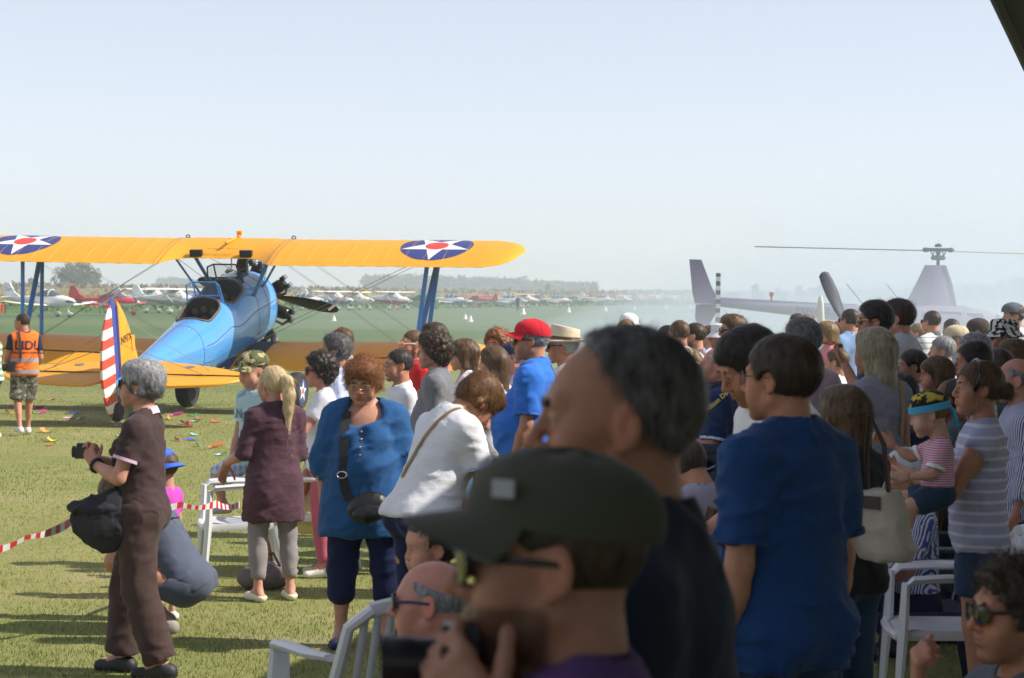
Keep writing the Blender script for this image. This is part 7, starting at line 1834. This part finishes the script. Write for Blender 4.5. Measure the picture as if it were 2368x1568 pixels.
person('redcapf', 'person in dark red cap just right of the pink tank top', 1940, 738, 26.5, 95, kind='f', hat='cap', hatm=tee('dark_red_cap', (.18, .05, .05)), hair='bob', hairc='dark', skin='tan', top=dict(m=K_WHITE), bottom=dict(m=K_JEANS), shoes=S_WHT)
person('backm', 'tall man with short dark hair seen from behind by the propeller', 1966, 708, 24.0, 40, hair='short', hairc='dark', ho=dict(t=.006), shades=(FRAME_B, LENS), skin='tan', top=dict(m=K_BLSH), bottom=dict(m=K_JEANS), shoes=S_BLK, res=1)
person('eater', 'bearded man with dark hair and sunglasses eating a slice of pizza', 2026, 688, 15.0, 88, hair='thick', hairc='black', ho=dict(t=.015, mess=1), beard=.9, shades=(FRAME_G, LENS), skin='tan', armL=((.20, .45, -.85), (-.25, .42, .95), (-.2, .55, .8), (.3, -.6, .3)), armR='down', curlL=.7, top=dict(m=K_ROYAL), bottom=dict(m=K_JEANS), shoes=S_BLK, res=2)
q = P('eater'); pz = empty('pizza_slice', (0, 0, 0)); hx = hand_pos(q, 'L'); pz.location = hx + Vector((-.035, 0, .035)); tag(pz, 'slice of pizza with tomato held at the mouth of the bearded man', 'pizza')
mb = MB(); mb.rings([[Vector((x, y, z)) for x, y in ((-.05, -.035), (.07, 0), (-.05, .035))] for z in (0, .012)]); mb.build('crust', paint('pizza_crust', (.45, .26, .10), .8, bmp=.4), pz)
mb = MB()
for x, y in ((-.03, -.015), (-.02, .015), (.01, 0), (.03, .003), (-.042, .0)): mb.ball((x, y, .014), (.014, .012, .007), 6)
tag(mb.build('tomato', paint('tomato', (.60, .07, .02), .35), pz), kind='stuff')
person('greyt', 'tall young man with tousled dark hair in light grey T shirt', 2080, 685, 16.4, 62, hair='thick', hairc='dark', ho=dict(t=.015, mess=1), skin='fair', hy=12, arms='akimbo', top=dict(m=K_LGREY, sleeve=.66, cuffs=K_LGREY, loose=.02), bottom=dict(m=K_DJEANS), shoes=S_BLK, res=2)
person('blondg', 'woman with long ash blonde hair in grey mottled top', 2024, 748, 12.0, 42, kind='f', hair='long', hairc='ash', ho=dict(len=-.36, sl=.12), skin='tan', g=1.05, top=dict(m=K_GTOP, sleeve=.30, hem=.84), bottom=dict(m=K_DJEANS), shoes=S_BLK, res=2)
q, br = bag_root('blondg', 'handbag', 'red suede bag on the shoulder of the ash blonde woman'); tb = bvh_of(q['top'])
bag_body(br, q['T'](.06, -.19, .93), (.085, .045, .16), REDBAG, .012, 4, .009, extra=[el(q['T'](.06, -.19, .84), (.10, .05, .08), .05)]); strap_loop('bag_strap', tb, q['T'](.05, 0, 1.2), (.12, 0, 1), (0, -1, 0), .03, TANL, br, 0, 100, 22, .006)
person('backblk', 'person with long black curls in slate shirt behind the ash blonde woman', 2084, 860, 13.6, 30, kind='f', hair='curly', hairc='black', ho=dict(t=.022), skin='tan', top=dict(m=K_SLATE, sleeve=.7), bottom=dict(m=K_DJEANS), shoes=S_BLK, res=1)
person('stripep', 'man in cream polo with blue and orange stripes seen from behind', 2155, 713, 25.5, 40, hair='short', hairc='dark', ho=dict(t=.008), skin='tan', shades=(FRAME_B, LENS), top=dict(m=K_STRP, collar=K_SLATE), bottom=dict(m=K_JEANS), shoes=S_BLK, res=1)
person('headbh', 'dark haired head behind the beige cap', 2200, 733, 27.5, 40, hair='short', hairc='dark', skin='tan', top=dict(m=K_BLSH), bottom=dict(m=K_JEANS), shoes=S_BLK)
person('beigecap', 'man in beige cap and sunglasses in pale blue shirt', 2212, 745, 20.5, 88, hat='cap', hatm=K_BEIGEC, hair='short', hairc='grey', shades=(FRAME_G, LENS), skin='pink', top=dict(m=K_BLSH, collar=K_BLSH), bottom=dict(m=K_JEANS), shoes=S_BLK, res=1)
person('darkcap', 'man in dark brown cap right of the beige cap', 2262, 730, 22.5, 86, hat='cap', hatm=tee('dark_brown_cap', (.06, .04, .04)), hair='short', hairc='dark', skin='tan', top=dict(m=K_SLATE), bottom=dict(m=K_JEANS), shoes=S_BLK, res=1)
person('bwhat', 'man in black and white patterned hat with sunglasses', 2322, 728, 16.8, 94, hat='bucket', hatm=K_BW, hair='short', hairc='dark', shades=(FRAME_B, LENS), beard=.4, skin='tan', top=dict(m=K_SLATE), bottom=dict(m=K_JEANS), shoes=S_BLK, res=1)
person('backcap', 'man in backward dark cap at upper right edge', 2346, 694, 24.0, 96, hat='cap', hatm=K_SLATE, hato=dict(turn=180), hair='short', hairc='dark', skin='tan', top=dict(m=K_WHITE, collar=K_BWST), bottom=dict(m=K_JEANS), shoes=S_BLK, res=1)
person('greysh', 'grey haired man in wraparound sunglasses behind the dark haired profile', 2256, 764, 15.6, 90, hair='thick', hairc='grey', shades=(FRAME_W, LENS), skin='tan', top=dict(m=K_LBLUE, sleeve=.8), bottom=dict(m=K_JEANS), shoes=S_BLK, res=1)
person('profile', 'dark haired man in profile left of the woman with a bun', 2252, 781, 13.2, 90, hair='short', hairc='black', ho=dict(t=.014), skin='tan', top=dict(m=K_FLORAL, collar=K_FLORAL), bottom=dict(m=K_DJEANS), shoes=S_BLK, res=2)
person('girl', 'little girl with brown bowl cut hair standing above the baby', 2165, 818, 13.0, 92, kind='c', hair='bowl', hairc='brown', ho=dict(len=-.075), skin='tan', z=.45, top=dict(m=tee('mauve_child_top', (.24, .18, .22))), bottom=dict(m=K_DJEANS), shoes=S_BLK, res=2)
person('darkkid', 'dark haired child behind the bandana baby', 2208, 868, 12.6, 60, kind='c', hair='short', hairc='black', skin='dark', top=dict(m=K_SLATE), bottom=dict(m=K_DJEANS), shoes=S_BLK, res=1)
person('mother', 'woman with brown bun and hairband in lilac striped top holding the baby', 2262, 822, 9.9, 80, kind='f', hair='bun', hairc='brown', ho=dict(sl=.06), skin='tan', hy=16, g=1.02, hp=-2, armL=((.10, .50, -.85), (-.50, .72, .28), (-.6, .6, .2), (.2, .3, .9)), armR=((.10, .40, -.9), (-.4, .85, -.1), (-.3, .9, .1), (-.1, .2, .9)), top=dict(m=K_LAV, sleeve=.22, hem=.86, loose=.010, amp=.009), bottom=dict(m=K_DJEANS, length=.62, loose=.012, flare=.02, name='denim_shorts'), shoes=S_BLK, res=2)
q = P('mother'); mb = MB(); mb.tube([(.088 * math.cos(a), .03 - .02 * math.sin(a), .035 + .098 * math.sin(a)) for a in [pi * (i / 18 * 1.3 - .15) for i in range(19)]], .007, 6, M=q['hm']); mb.build('hairband', FRAME_B, q['root'])
bpos = at(2160, 893, 9.65)
person('baby', 'baby in blue bandana and red striped top held by the woman', 2160, 893, 9.65, 88, kind='b', h=.84, at=(0, 0, 0), legs='sit', hat='bandana', hatm=K_BANDANA, hato=dict(band=tee('sky_blue_band', (.08, .42, .70)), k=1.02), hair='shaved', hairc='light', skin='pale', g=1.25, armg=1.25, legg=1.3, headk=1.02, hp=12, sh=.95, kneeR=(.11, .34, .42), kneeL=(.11 * -1, .30, .36), ankR=(.12, .40, .05), ankL=(-.12, .36, -.02), armL=((.15, .3, -.9), (-.1, .95, -.1)), armR=((.2, .75, -.4), (-.2, .8, .5)), top=dict(m=K_BABY, sleeve=.75, cuffs=K_WHITE, loose=.018), bottom=dict(m=K_DJEANS, length=.8, name='denim_shorts'), res=2)
b_ = P('baby'); J = b_['J']; n_ = Vector([float(x) for x in J['N']]) + Vector((0, .03, .27 * b_['hsz'] + .02)); n_.rotate(Euler((0, 0, R(88)))); b_['root'].location = bpos - n_ + Vector((0, 0, .0))
person('stripeman', 'bald man in blue and white striped shirt at right edge', 2352, 815, 11.7, 84, hair='fringe', hairc='grey', ho=dict(t=.003), skin='pink', g=1.12, top=dict(m=K_BWST2, collar=K_BWST2, sleeve=1.6, loose=.02), bottom=dict(m=K_BLACK), shoes=S_BLK, res=2)
person('brownhd', 'brown haired head at right edge above the bald man', 2346, 778, 15.0, 85, kind='f', hair='bob', hairc='brown', skin='tan', top=dict(m=K_SLATE), bottom=dict(m=K_JEANS), shoes=S_BLK, res=1)
person('brownhd2', 'person with dark brown hair between the profile man and right edge', 2306, 800, 14.4, 40, kind='f', hair='bob', hairc='dark', skin='tan', top=dict(m=K_SLATE), bottom=dict(m=K_JEANS), shoes=S_BLK, res=1)
person('navyseat', 'seated man in navy cap with gold oak leaf visor', 2116, 982, 12.2, 92, legs='sit', hat='cap', hatm=K_NAVY, hato=dict(visor=.085), hair='short', hairc='grey', shades=(FRAME_B, LENS), skin='tan', arms='lap', top=dict(m=K_SLATE), bottom=dict(m=K_NAVY), shoes=S_BLK, res=2)
q = P('navyseat'); mb = MB()
for k in range(7): mb.ball((-.03 + .010 * k, .150 + .008 * math.sin(k), .036 - .0006 * (k - 3) ** 2), (.008, .013, .003), 6, M=q['hm'])
tag(mb.build('gold_leaf', GOLD, q['root']), kind='stuff')
person('whitecap', 'seated man in white cap and gold rimmed glasses in striped shirt', 2106, 1020, 10.9, 92, legs='sit', hat='cap', hatm=tee('grey_white_cap', (.52, .58, .60)), hair='short', hairc='white', shades=(FRAME_G, LENS), skin='tan', hp=6, g=1.1, belly=.5, arms='lap', top=dict(m=K_BWST, collar=K_BWST, sleeve=.8), bottom=dict(m=K_NAVY), shoes=S_BLK, res=2)
person('brownbob', 'woman with highlighted brown hair and beige bag behind the blue T shirt man', 1952, 880, 8.9, 38, kind='f', hair='bob', hairc='brown', ho=dict(len=-.12), skin='tan', g=1.05, top=dict(m=K_BLACK, sleeve=.6), bottom=dict(m=K_DJEANS), shoes=S_BLK, res=2)
q, br = bag_root('brownbob', 'tote_bag', 'beige canvas tote bag with dark brown trim hanging at right of the blue T shirt'); c0 = at(2040, 1205, 8.7); cl = Matrix.LocRotScale(q['root'].location, q['root'].rotation_euler, None).inverted() @ c0
tote = cloth_obj('bag_body', [rc(cl + Vector((0, dy * .045, .10)), cl + Vector((.02, dy * .080, -.11)), .036, .058, .07) for dy in (-1, -.35, .35, 1)], .009, BEIGE, br, (), [(tuple(cl + Vector((0, 0, .12))), (0, .1, 1)), (tuple(cl + Vector((0, 0, -.155))), (0, 0, -1))], .012, 1, 8, .5)
strap_loop('trim_patch', bvh_of(tote), cl + Vector((0, 0, .075)), (1, 0, 0), (0, 1, 0), .05, DKBR, br, 150, 215, 12, .003); mb = MB(); mb.tube([cl + Vector((-.03, -.06, .11)), cl + Vector((-.05, -.05, .30)), cl + Vector((-.08, .0, .42)), cl + Vector((-.03, .06, .28)), cl + Vector((-.01, .07, .11))], .010, 6); mb.build('bag_handle', DKBR, br); mb = MB(); mb.tube([cl + Vector((-.02, -.02, .12)), cl + Vector((.01, -.02, .17)), cl + Vector((.05, -.03, .16))], .008, 5); mb.build('drawstring', BEIGE, br)

# ------------------------------------------------------------------ nearest people, in the shade of the awning
person('lean', 'black haired man in white shirt bowing his head beside the blue T shirt man', 1782, 716, 7.8, 104, lean=3, hair='thick', hairc='black', ho=dict(t=.012, front=.016), skin='tan', beard=.5, hp=26, hl=.9, arms=((.12, .1, -1), (-.4, .8, -.3)), top=dict(m=K_WHITE, sleeve=.95, loose=.024), bottom=dict(m=K_DJEANS), shoes=S_BLK, res=3)
person('bluet', 'dark haired man in royal blue T shirt seen from behind in the shade', 1816, 755, 6.6, 42, hair='short', hairc='dark', ho=dict(t=.014, low=-.02), skin='tan', hy=16, g=1.06, sh=1.06, belly=.3, specs=FRAME_B, arms=((.13, -.04, -1), (.04, .22, -1)), top=dict(m=K_ROYAL, sleeve=.78, cuffs=K_ROYAL, hem=.80, loose=.022, neck=.066, amp=.012), bottom=dict(m=K_DJEANS), shoes=S_BLK, res=3)
q = P('bluet'); bb = bvh_of(*[o for o in q['root'].children if o.name.startswith('body')])
decal('shirt_lettering', 'NY', .12, paint('shirt_white_print', (.50, .52, .58), .7), q['top'], bvh_of(q['top']), q['T'](-.13, .3, 1.16), (-1, 0, 0), (0, 0, 1), (-.35, 1, 0), .003)
strap_loop('gold_chain', bb, q['J']['N'] + v3(0, 0, .0), (1, 0, .1), (0, 1, -.45), .004, GOLD, q['root'], 0, 360, 44, .002, .003)
person('grayman', 'large grey haired man in midnight blue polo, out of focus at centre', 1442, 712, 3.15, 76, hair='short', hairc='salt', ho=dict(t=.009, grey_front=9.0, grey_sides=.7, front=-.068), skin='dusk2', hy=18, sh=1.08, g=1.06, beard=.4, browk=1.6, top=dict(m=K_MIDN, collar=K_MIDN, sleeve=.8, hem=.82, loose=.022), bottom=dict(m=K_DJEANS), shoes=S_BLK, res=3)
person('capman', 'man in olive cap and sunglasses raising a camera, closest to the lens', 1292, 978, 2.62, 84, hat='military', hatm=K_OLIVE, hato=dict(visor=.072, tilt=8, k=1.02), hair='shaved', hairc='dark', beard=.85, browk=1.5, shades=(FRAME_B, LENS), gbig=1.08, skin='dusk', hy=6, hx=-.004, armL=('ik', (.115, .075, 1.435), (.5, .2, -1), (-.25, .62, .75), (-.9, .1, .35)), armR=('ik', (.05, .075, 1.42), (.7, .2, -1), (-.2, .6, .75), (-.9, .1, .3)), curl=.55, top=dict(m=K_PURP, sleeve=.75, loose=.024), bottom=dict(m=K_DJEANS), shoes=S_BLK, res=3)
q = P('capman'); mb = MB(); mb.box(-.009, .009, -.0008, .0012, -.006, .006, M=q['hm'] @ Matrix.Translation((-.082, .055, .092)) @ Matrix.Rotation(R(54), 4, 'Z') @ Matrix.Scale(1.7, 4)); mb.build('cap_label', paint('cap_label_grey', (.32, .34, .36), .6), q['hat'], smooth=False)
J = q['J']; cpos = (J['wL'] + J['wR']) / 2 + nrm(J['dL']) * .10
hand_camera('capman', 'black camera with thick lens held up by the man in olive cap', .85, (-.045, .118 * q['s'], 1.50 * q['s']), 4, size=(.12, .05, .078), lens=.082)
person('baldchair', 'bald man with blue framed sunglasses seated behind the white chair', 1000, 1268, 6.1, 86, legs='sit', hair='fringe', hairc='grey', ho=dict(t=.0012), strands=0, shades=(FRAME_BL, LENS), gbig=1.05, skin='pink', red=2, g=1.08, armL='lap', armR='lap', top=dict(m=K_PLAID, collar=K_PLAID, sleeve=.9), bottom=dict(m=K_JEANS), shoes=S_BLK, res=3)
person('boyface', 'boy with brown hair peeking out below the bent woman', 998, 1183, 7.6, 100, kind='c', hair='thick', hairc='dark', ho=dict(t=.012, front=.008), skin='fair', hy=12, top=dict(m=K_SLATE), bottom=dict(m=K_DJEANS), shoes=S_BLK, res=2)
person('chinman', 'curly haired man in sunglasses seated at lower right with hand on chin', 2358, 1268, 5.3, 108, legs='sit', hair='curly', hairc='dark', ho=dict(t=.013), shades=(FRAME_B, LENS), gbig=1.02, skin='tan', hy=-4, beard=.3, armL='lap', armR=((.05, .70, -.7), (-.30, .12, .95), (-.3, .2, .9), (-.3, -.7, .3)), curl=.9, top=dict(m=K_SLATE), bottom=dict(m=K_DJEANS), shoes=S_BLK, res=3)
person('farman', 'distant person in dark blue standing in front of the parked planes', 1197, 683, 205.0, 170, h=1.85, at=(gnd(1197, 720).x, gnd(1197, 720).y, 0), hair='short', hairc='dark', top=dict(m=K_NAVY), bottom=dict(m=K_DJEANS), shoes=S_BLK)
# ------------------------------------------------------------------ chairs, awning, tape, paper
PLAST = paint('white_plastic', (.66, .67, .70), .35, var=.04)
def plastic_chair(loc, rz, label, PLAST=PLAST):
    """stacking armchair; it faces +y of its own space"""
    r_ = empty('plastic_chair', loc, R(rz)); tag(r_, label, 'chair', 'white plastic garden chairs')
    mb = MB(); n = 10
    top = [[Vector((x * (.235 - .02 * (j / n)), .25 - .46 * j / n, .43 - .025 * math.sin(pi * j / n) * (1 - (x * .9) ** 4) - (.03 if j == 0 else 0) + (.0 if j else 0))) for x in [-1 + 2 * i / 10 for i in range(11)]] for j in range(n + 1)]
    mb.rings(top, 0, False, False); mb.rings([[p - Vector((0, 0, .012)) for p in r] for r in top], 0, False, False); mb.build('seat', PLAST, r_)
    mb = MB(); mb.tube([(-.235, .24, .42), (-.22, .265, .395), (0, .275, .39), (.22, .265, .395), (.235, .24, .42)], .022, 8); mb.build('seat_lip', PLAST, r_)
    for sx in (1, -1):
        mb = MB(); mb.tube([(sx * .25, .235, .64), (sx * .255, .245, .42), (sx * .275, .275, .0)], [.034, .046, .028], 8, flat=(1.1, .55)); mb.build('leg', PLAST, r_)
        mb = MB(); mb.tube([(sx * .21, -.20, .43), (sx * .235, -.255, .20), (sx * .25, -.285, .0)], [.042, .038, .028], 8, flat=(.6, 1.1)); mb.build('leg', PLAST, r_)
        mb = MB(); mb.tube([(sx * .25, .235, .62), (sx * .26, .20, .655), (sx * .27, .05, .665), (sx * .262, -.12, .665), (sx * .235, -.235, .67)], [.026, .036, .040, .036, .028], 8, flat=(1.2, .5)); mb.build('armrest', PLAST, r_)
        mb = MB(); mb.tube([(sx * .215, -.20, .42), (sx * .225, -.25, .60), (sx * .20, -.305, .78), (sx * .12, -.325, .84)], [.026, .024, .022, .022], 8); mb.build('back_post', PLAST, r_)
        mb = MB(); mb.tube([(sx * .235, .22, .40), (sx * .225, -.18, .405)], .020, 6, flat=(.5, 1.3)); mb.build('side_rail', PLAST, r_)
    mb = MB(); mb.tube([(-.13, -.325, .838), (0, -.335, .862), (.13, -.325, .838)], .026, 8, flat=(.6, 1.1)); mb.build('top_rail', PLAST, r_)
    for i in range(7):
        x = -.15 + .05 * i; mb = MB(); mb.tube([(x, -.205, .42), (x * 1.02, -.262, .60), (x * .95, -.318, .835 - .5 * x * x)], .015, 6, flat=(1, .4)); mb.build('slat', PLAST, r_)
    return r_
def G(px, d): p = at(px, 700, d); return (p.x, d, 0)
plastic_chair(G(566, 14.75), 102, 'white plastic chair under the foot of the boy, left of the blonde woman')
plastic_chair(G(722, 15.35), 84, 'white plastic chair holding the woman in yellow')
plastic_chair(G(860, 8.0), 26, 'white slatted plastic chair in front of the bald seated man')
plastic_chair(G(2205, 10.35), 88, 'white plastic chair in front of the woman with denim shorts')
plastic_chair(G(2150, 10.95), 92, 'dark blue plastic chair under the man in white cap', paint('navy_plastic', (.02, .03, .07), .4))
plastic_chair(G(2140, 12.25), 92, 'dark grey plastic chair under the man in navy cap', paint('grey_plastic', (.06, .06, .065), .4))
plastic_chair(G(1030, 6.15), 86, 'white plastic chair under the bald man with blue sunglasses')
plastic_chair(G(2350, 5.35), 108, 'white plastic chair under the man with hand on chin')
plastic_chair(G(2172, 13.02), 92, 'white plastic chair under the little girl with bowl cut')
wc = empty('wooden_chair', G(1640, 10.3), R(45)); tag(wc, 'brown wooden folding chair with spindle back behind the white shirt', 'chair'); WOOD = paint('brown_wood', (.10, .05, .03), .45, var=.25, bmp=.2, bscale=12)
for sx in (1, -1):
    mb = MB(); mb.tube([(sx * .20, .16, 0), (sx * .20, -.06, .46), (sx * .20, -.20, .98)], .020, 6, flat=(.8, 1.2)); mb.build('back_post', WOOD, wc); mb = MB(); mb.tube([(sx * .18, -.22, 0), (sx * .18, .16, .46)], .018, 6); mb.build('leg', WOOD, wc)
mb = MB(); mb.box(-.19, .19, -.16, .20, .44, .465); mb.build('seat', WOOD, wc)
for z in (.95, .72): 
    mb = MB(); mb.tube([(-.20, -.20 + (.98 - z) * .27, z), (.20, -.20 + (.98 - z) * .27, z)], .022, 6, flat=(.5, 1.4)); mb.build('back_rail', WOOD, wc)
for i in range(5):
    x = -.13 + .065 * i; mb = MB(); mb.tube([(x, -.13, .72), (x, -.19, .95)], .009, 6); mb.build('spindle', WOOD, wc)

# dark awning over the spectators: its edge shows at the top right corner and its shade falls on the nearest people
AW = cloth('awning_canvas', (.018, .022, .030), bmp=.2); AWT = cloth('awning_hem', (.06, .06, .058), bmp=.2)
EZ = 3.2
ea, eb = at(2305, 0, 1.0), None
def edge_pt(px, py):
    d = at(px, py, 1.0) - Vector((0, 0, CAMH)); t = (EZ - CAMH) / d.z; return Vector((d.x * t, d.y * t, EZ))
e0, e1 = edge_pt(2305, 0), edge_pt(2367, 137)
ed = (e1 - e0).normalized()
near, farp = e0 - ed * (e0.y + 14.0) / ed.y, e0 + ed * (17.0 - e0.y) / ed.y
aw = empty('awning', (near.x + 5, 6, 0)); tag(aw, 'dark canvas awning edge cutting the upper right corner', 'awning')
IM = Matrix.Translation(aw.location).inverted()
side = Vector((1, 0, 0)); W_ = 16.0
mb = MB(); nx, ny = 14, 12; rows = []
for j in range(ny + 1):
    p = near.lerp(farp, j / ny); row = []
    for i in range(nx + 1):
        u = i / nx; z = EZ + 1.3 * (1 - abs(2 * u - 1)) ** .9 - .10 * math.sin(pi * j / ny) * math.sin(pi * u)
        row.append(IM @ Vector((p.x + W_ * u, p.y, z)))
    rows.append(row)
mb.rings(rows, 0, False, False); mb.rings([[q + Vector((0, 0, -.012)) for q in r] for r in rows], 0, False, False)
canopy = mb.build('canopy', AW, aw)
mb = MB(); mb.tube([IM @ (near + (farp - near) * t + Vector((.0, 0, .0))) for t in [i / 20 for i in range(21)]], .028, 8); mb.build('edge_hem', AWT, aw)
for nm, a_, b_ in (('valance', near, farp),):
    mb = MB(); mb.rings([[IM @ (a_.lerp(b_, i / 30) + Vector((.03 + .02 * math.sin(i * 1.9) * (k > 0), 0, .12 * 0 - .0 + .10 * (1 - k)))) for i in range(31)] for k in (0, 1)], 0, False, False); mb.build(nm, AW, aw)
for p in (near, farp, near + side * W_, farp + side * W_):
    mb = MB(); mb.tube([IM @ Vector((p.x + .08, p.y, 0)), IM @ Vector((p.x + .08, p.y, EZ))], .03, 10); mb.build('post', STEEL, aw)

# barrier tape
TR, TW = paint('tape_red', (.62, .03, .05), .45), paint('tape_white', (.78, .77, .76), .45)
pts = [at(-45, 1274, 10.2), at(60, 1243, 10.7), at(180, 1197, 11.6), at(300, 1172, 12.1), at(420, 1167, 12.5), at(500, 1165, 13.3), at(556, 1166, 14.35)]
path = []
for a, b in zip(pts, pts[1:]):
    k = max(2, int((b - a).length / .02))
    for i in range(k): path.append(a.lerp(b, i / k) - Vector((0, 0, .02 * math.sin(pi * i / k))))
mb = MB(); L_ = 0
tp = empty('barrier_tape', (pts[0].x, pts[0].y, 0)); tag(tp, 'red and white barrier tape strung across the grass behind the woman in brown', 'tape'); off = Vector(tp.location)
seg = []
for i in range(len(path) - 1):
    tw_ = .9 * math.sin(i * .06); up = Vector((math.sin(tw_) * .3, -math.sin(tw_), math.cos(tw_))).normalized() * .022
    a, b = path[i] - off, path[i + 1] - off; L_ += (b - a).length; tw2 = .9 * math.sin((i + 1) * .06); up2 = Vector((math.sin(tw2) * .3, -math.sin(tw2), math.cos(tw2))).normalized() * .022
    mb.add([a - up, b - up2, b + up2, a + up], [(0, 1, 2, 3)], int(L_ / .085) % 2)
mb.build('tape_ribbon', [TR, TW], tp, smooth=False)
stk = empty('tape_post', (pts[0].x - .02, pts[0].y, 0)); tag(stk, 'thin post holding the barrier tape beyond the left edge', 'post'); mb = MB(); mb.tube([(0, 0, 0), (0, 0, .95)], .018, 8); mb.build('post_rod', STEEL, stk)

# scraps of coloured paper on the grass
PC = dict(magenta=(.80, .05, .42), green=(.05, .50, .12), orange=(.80, .26, .06), blue=(.05, .10, .62), pale=(.80, .45, .60), red=(.72, .06, .05), cyan=(.28, .66, .72), yellow=(.85, .65, .04))
for i, (px, py, c_, wpx, where) in enumerate(((119, 927, 'magenta', 13, 'left of the striped rudder'), (23, 943, 'magenta', 11, 'left of the walking legs'), (86, 947, 'magenta', 14, 'right of the walking man'), (76, 956, 'green', 11, 'beside the walking man'), (97, 957, 'magenta', 9, 'below the wider magenta scrap'), (22, 957, 'orange', 16, 'at the far left edge'), (165, 957, 'blue', 26, 'in the shadow of the tail'), (161, 968, 'pale', 24, 'below the blue scrap by the tail'), (187, 970, 'pale', 15, 'right of a longer pale scrap'), (109, 1001, 'orange', 26, 'right of the walking feet'),
        (408, 962, 'magenta', 14, 'left of the main wheel'), (445, 962, 'green', 20, 'beneath the main wheel'), (393, 971, 'orange', 9, 'right of the woman in brown'), (460, 970, 'red', 11, 'under the green scrap'), (453, 976, 'cyan', 17, 'between two red scraps'), (428, 981, 'red', 19, 'largest red one left of centre'), (438, 986, 'red', 13, 'touching the largest red scrap'), (499, 977, 'red', 20, 'left of the boy'), (275, 986, 'cyan', 16, 'beside the tail wheel'), (450, 1007, 'cyan', 14, 'above the blue sheet'), (121, 1021, 'yellow', 19, 'nearest on the left grass'), (118, 1031, 'red', 17, 'below the yellow scrap'), (445, 1018, 'blue', 28, 'left of the arm of the boy'), (217, 1085, 'red', 11, 'alone left of the camera hands'), (412, 1020, 'magenta', 9, 'right of the brown shoulder'), (499, 1036, 'orange', 14, 'left of the hand of the boy'), (512, 1054, 'cyan', 22, 'left of the blonde woman'), (460, 1033, 'green', 11, 'under the blue sheet'), (277, 1010, 'cyan', 12, 'below the tail wheel'), (345, 960, 'magenta', 8, 'behind the woman in brown'))):
    p = gnd(px, py); sz = wpx / FPX * p.y / 2 * 1.1; rs = np.random.default_rng(i + 3)
    r_ = rs.random(5); mb = MB(); rows = []
    for j in range(6):
        v = -1 + 2 * j / 5; rows.append([Vector((sz * u, .10 * v * (.6 + .7 * r_[0]), .012 + .045 * (.35 + r_[1]) * abs(u) ** 1.6 * (1 if u * (r_[2] - .5) > 0 else .25) + .02 * v * u * (r_[3] - .3))) for u in [-1 + 2 * k / 7 for k in range(8)]])
    mb.rings(rows, 0, False, False); o = mb.build('paper_scrap', paint('paper_' + c_, PC[c_], .7), None); o.location = p; o.rotation_euler = (0, 0, float(r_[4] - .5) * 1.0)
    tag(o, '%s paper scrap on the grass %s' % ({'pale': 'pale pink'}.get(c_, c_), where), 'paper', 'coloured paper scraps on the grass')
# bag on the ground by the chairs
gb_ = empty('handbag', G(618, 14.5)); gb_.scale = (.72, .72, .85); tag(gb_, 'slouchy grey brown handbag lying on the grass behind the blonde woman', 'bag')
cloth_obj('bag_body', [el((0, 0, .10), (.24, .13, .11), .02), el((-.10, .02, .08), (.15, .13, .08), .05)], .011, paint('grey_brown_suede', (.14, .115, .105), .8, bmp=.3, bscale=30), gb_, (), [((0, 0, .005), (0, 0, -1))], .02, 1, 4, .6)
mb = MB(); mb.tube([(-.06, -.03, .18), (-.02, -.05, .27), (.08, -.05, .28), (.14, -.03, .18)], .012, 6); mb.build('bag_handle', DKBR, gb_)
bt = empty('water_bottle', G(664, 14.75)); tag(bt, 'clear plastic water bottle standing behind the grey trousers', 'bottle'); mb = MB(); mb.lathe([(.03, 0), (.033, .02), (.032, .15), (.03, .17), (.012, .205), (.012, .225)], 14); mb.build('bottle_body', glassy('clear_plastic', (.7, .75, .8), .08, .45), bt); mb = MB(); mb.lathe([(.014, .222), (.014, .24), (.002, .241)], 10); mb.build('bottle_cap', WHITEP, bt)
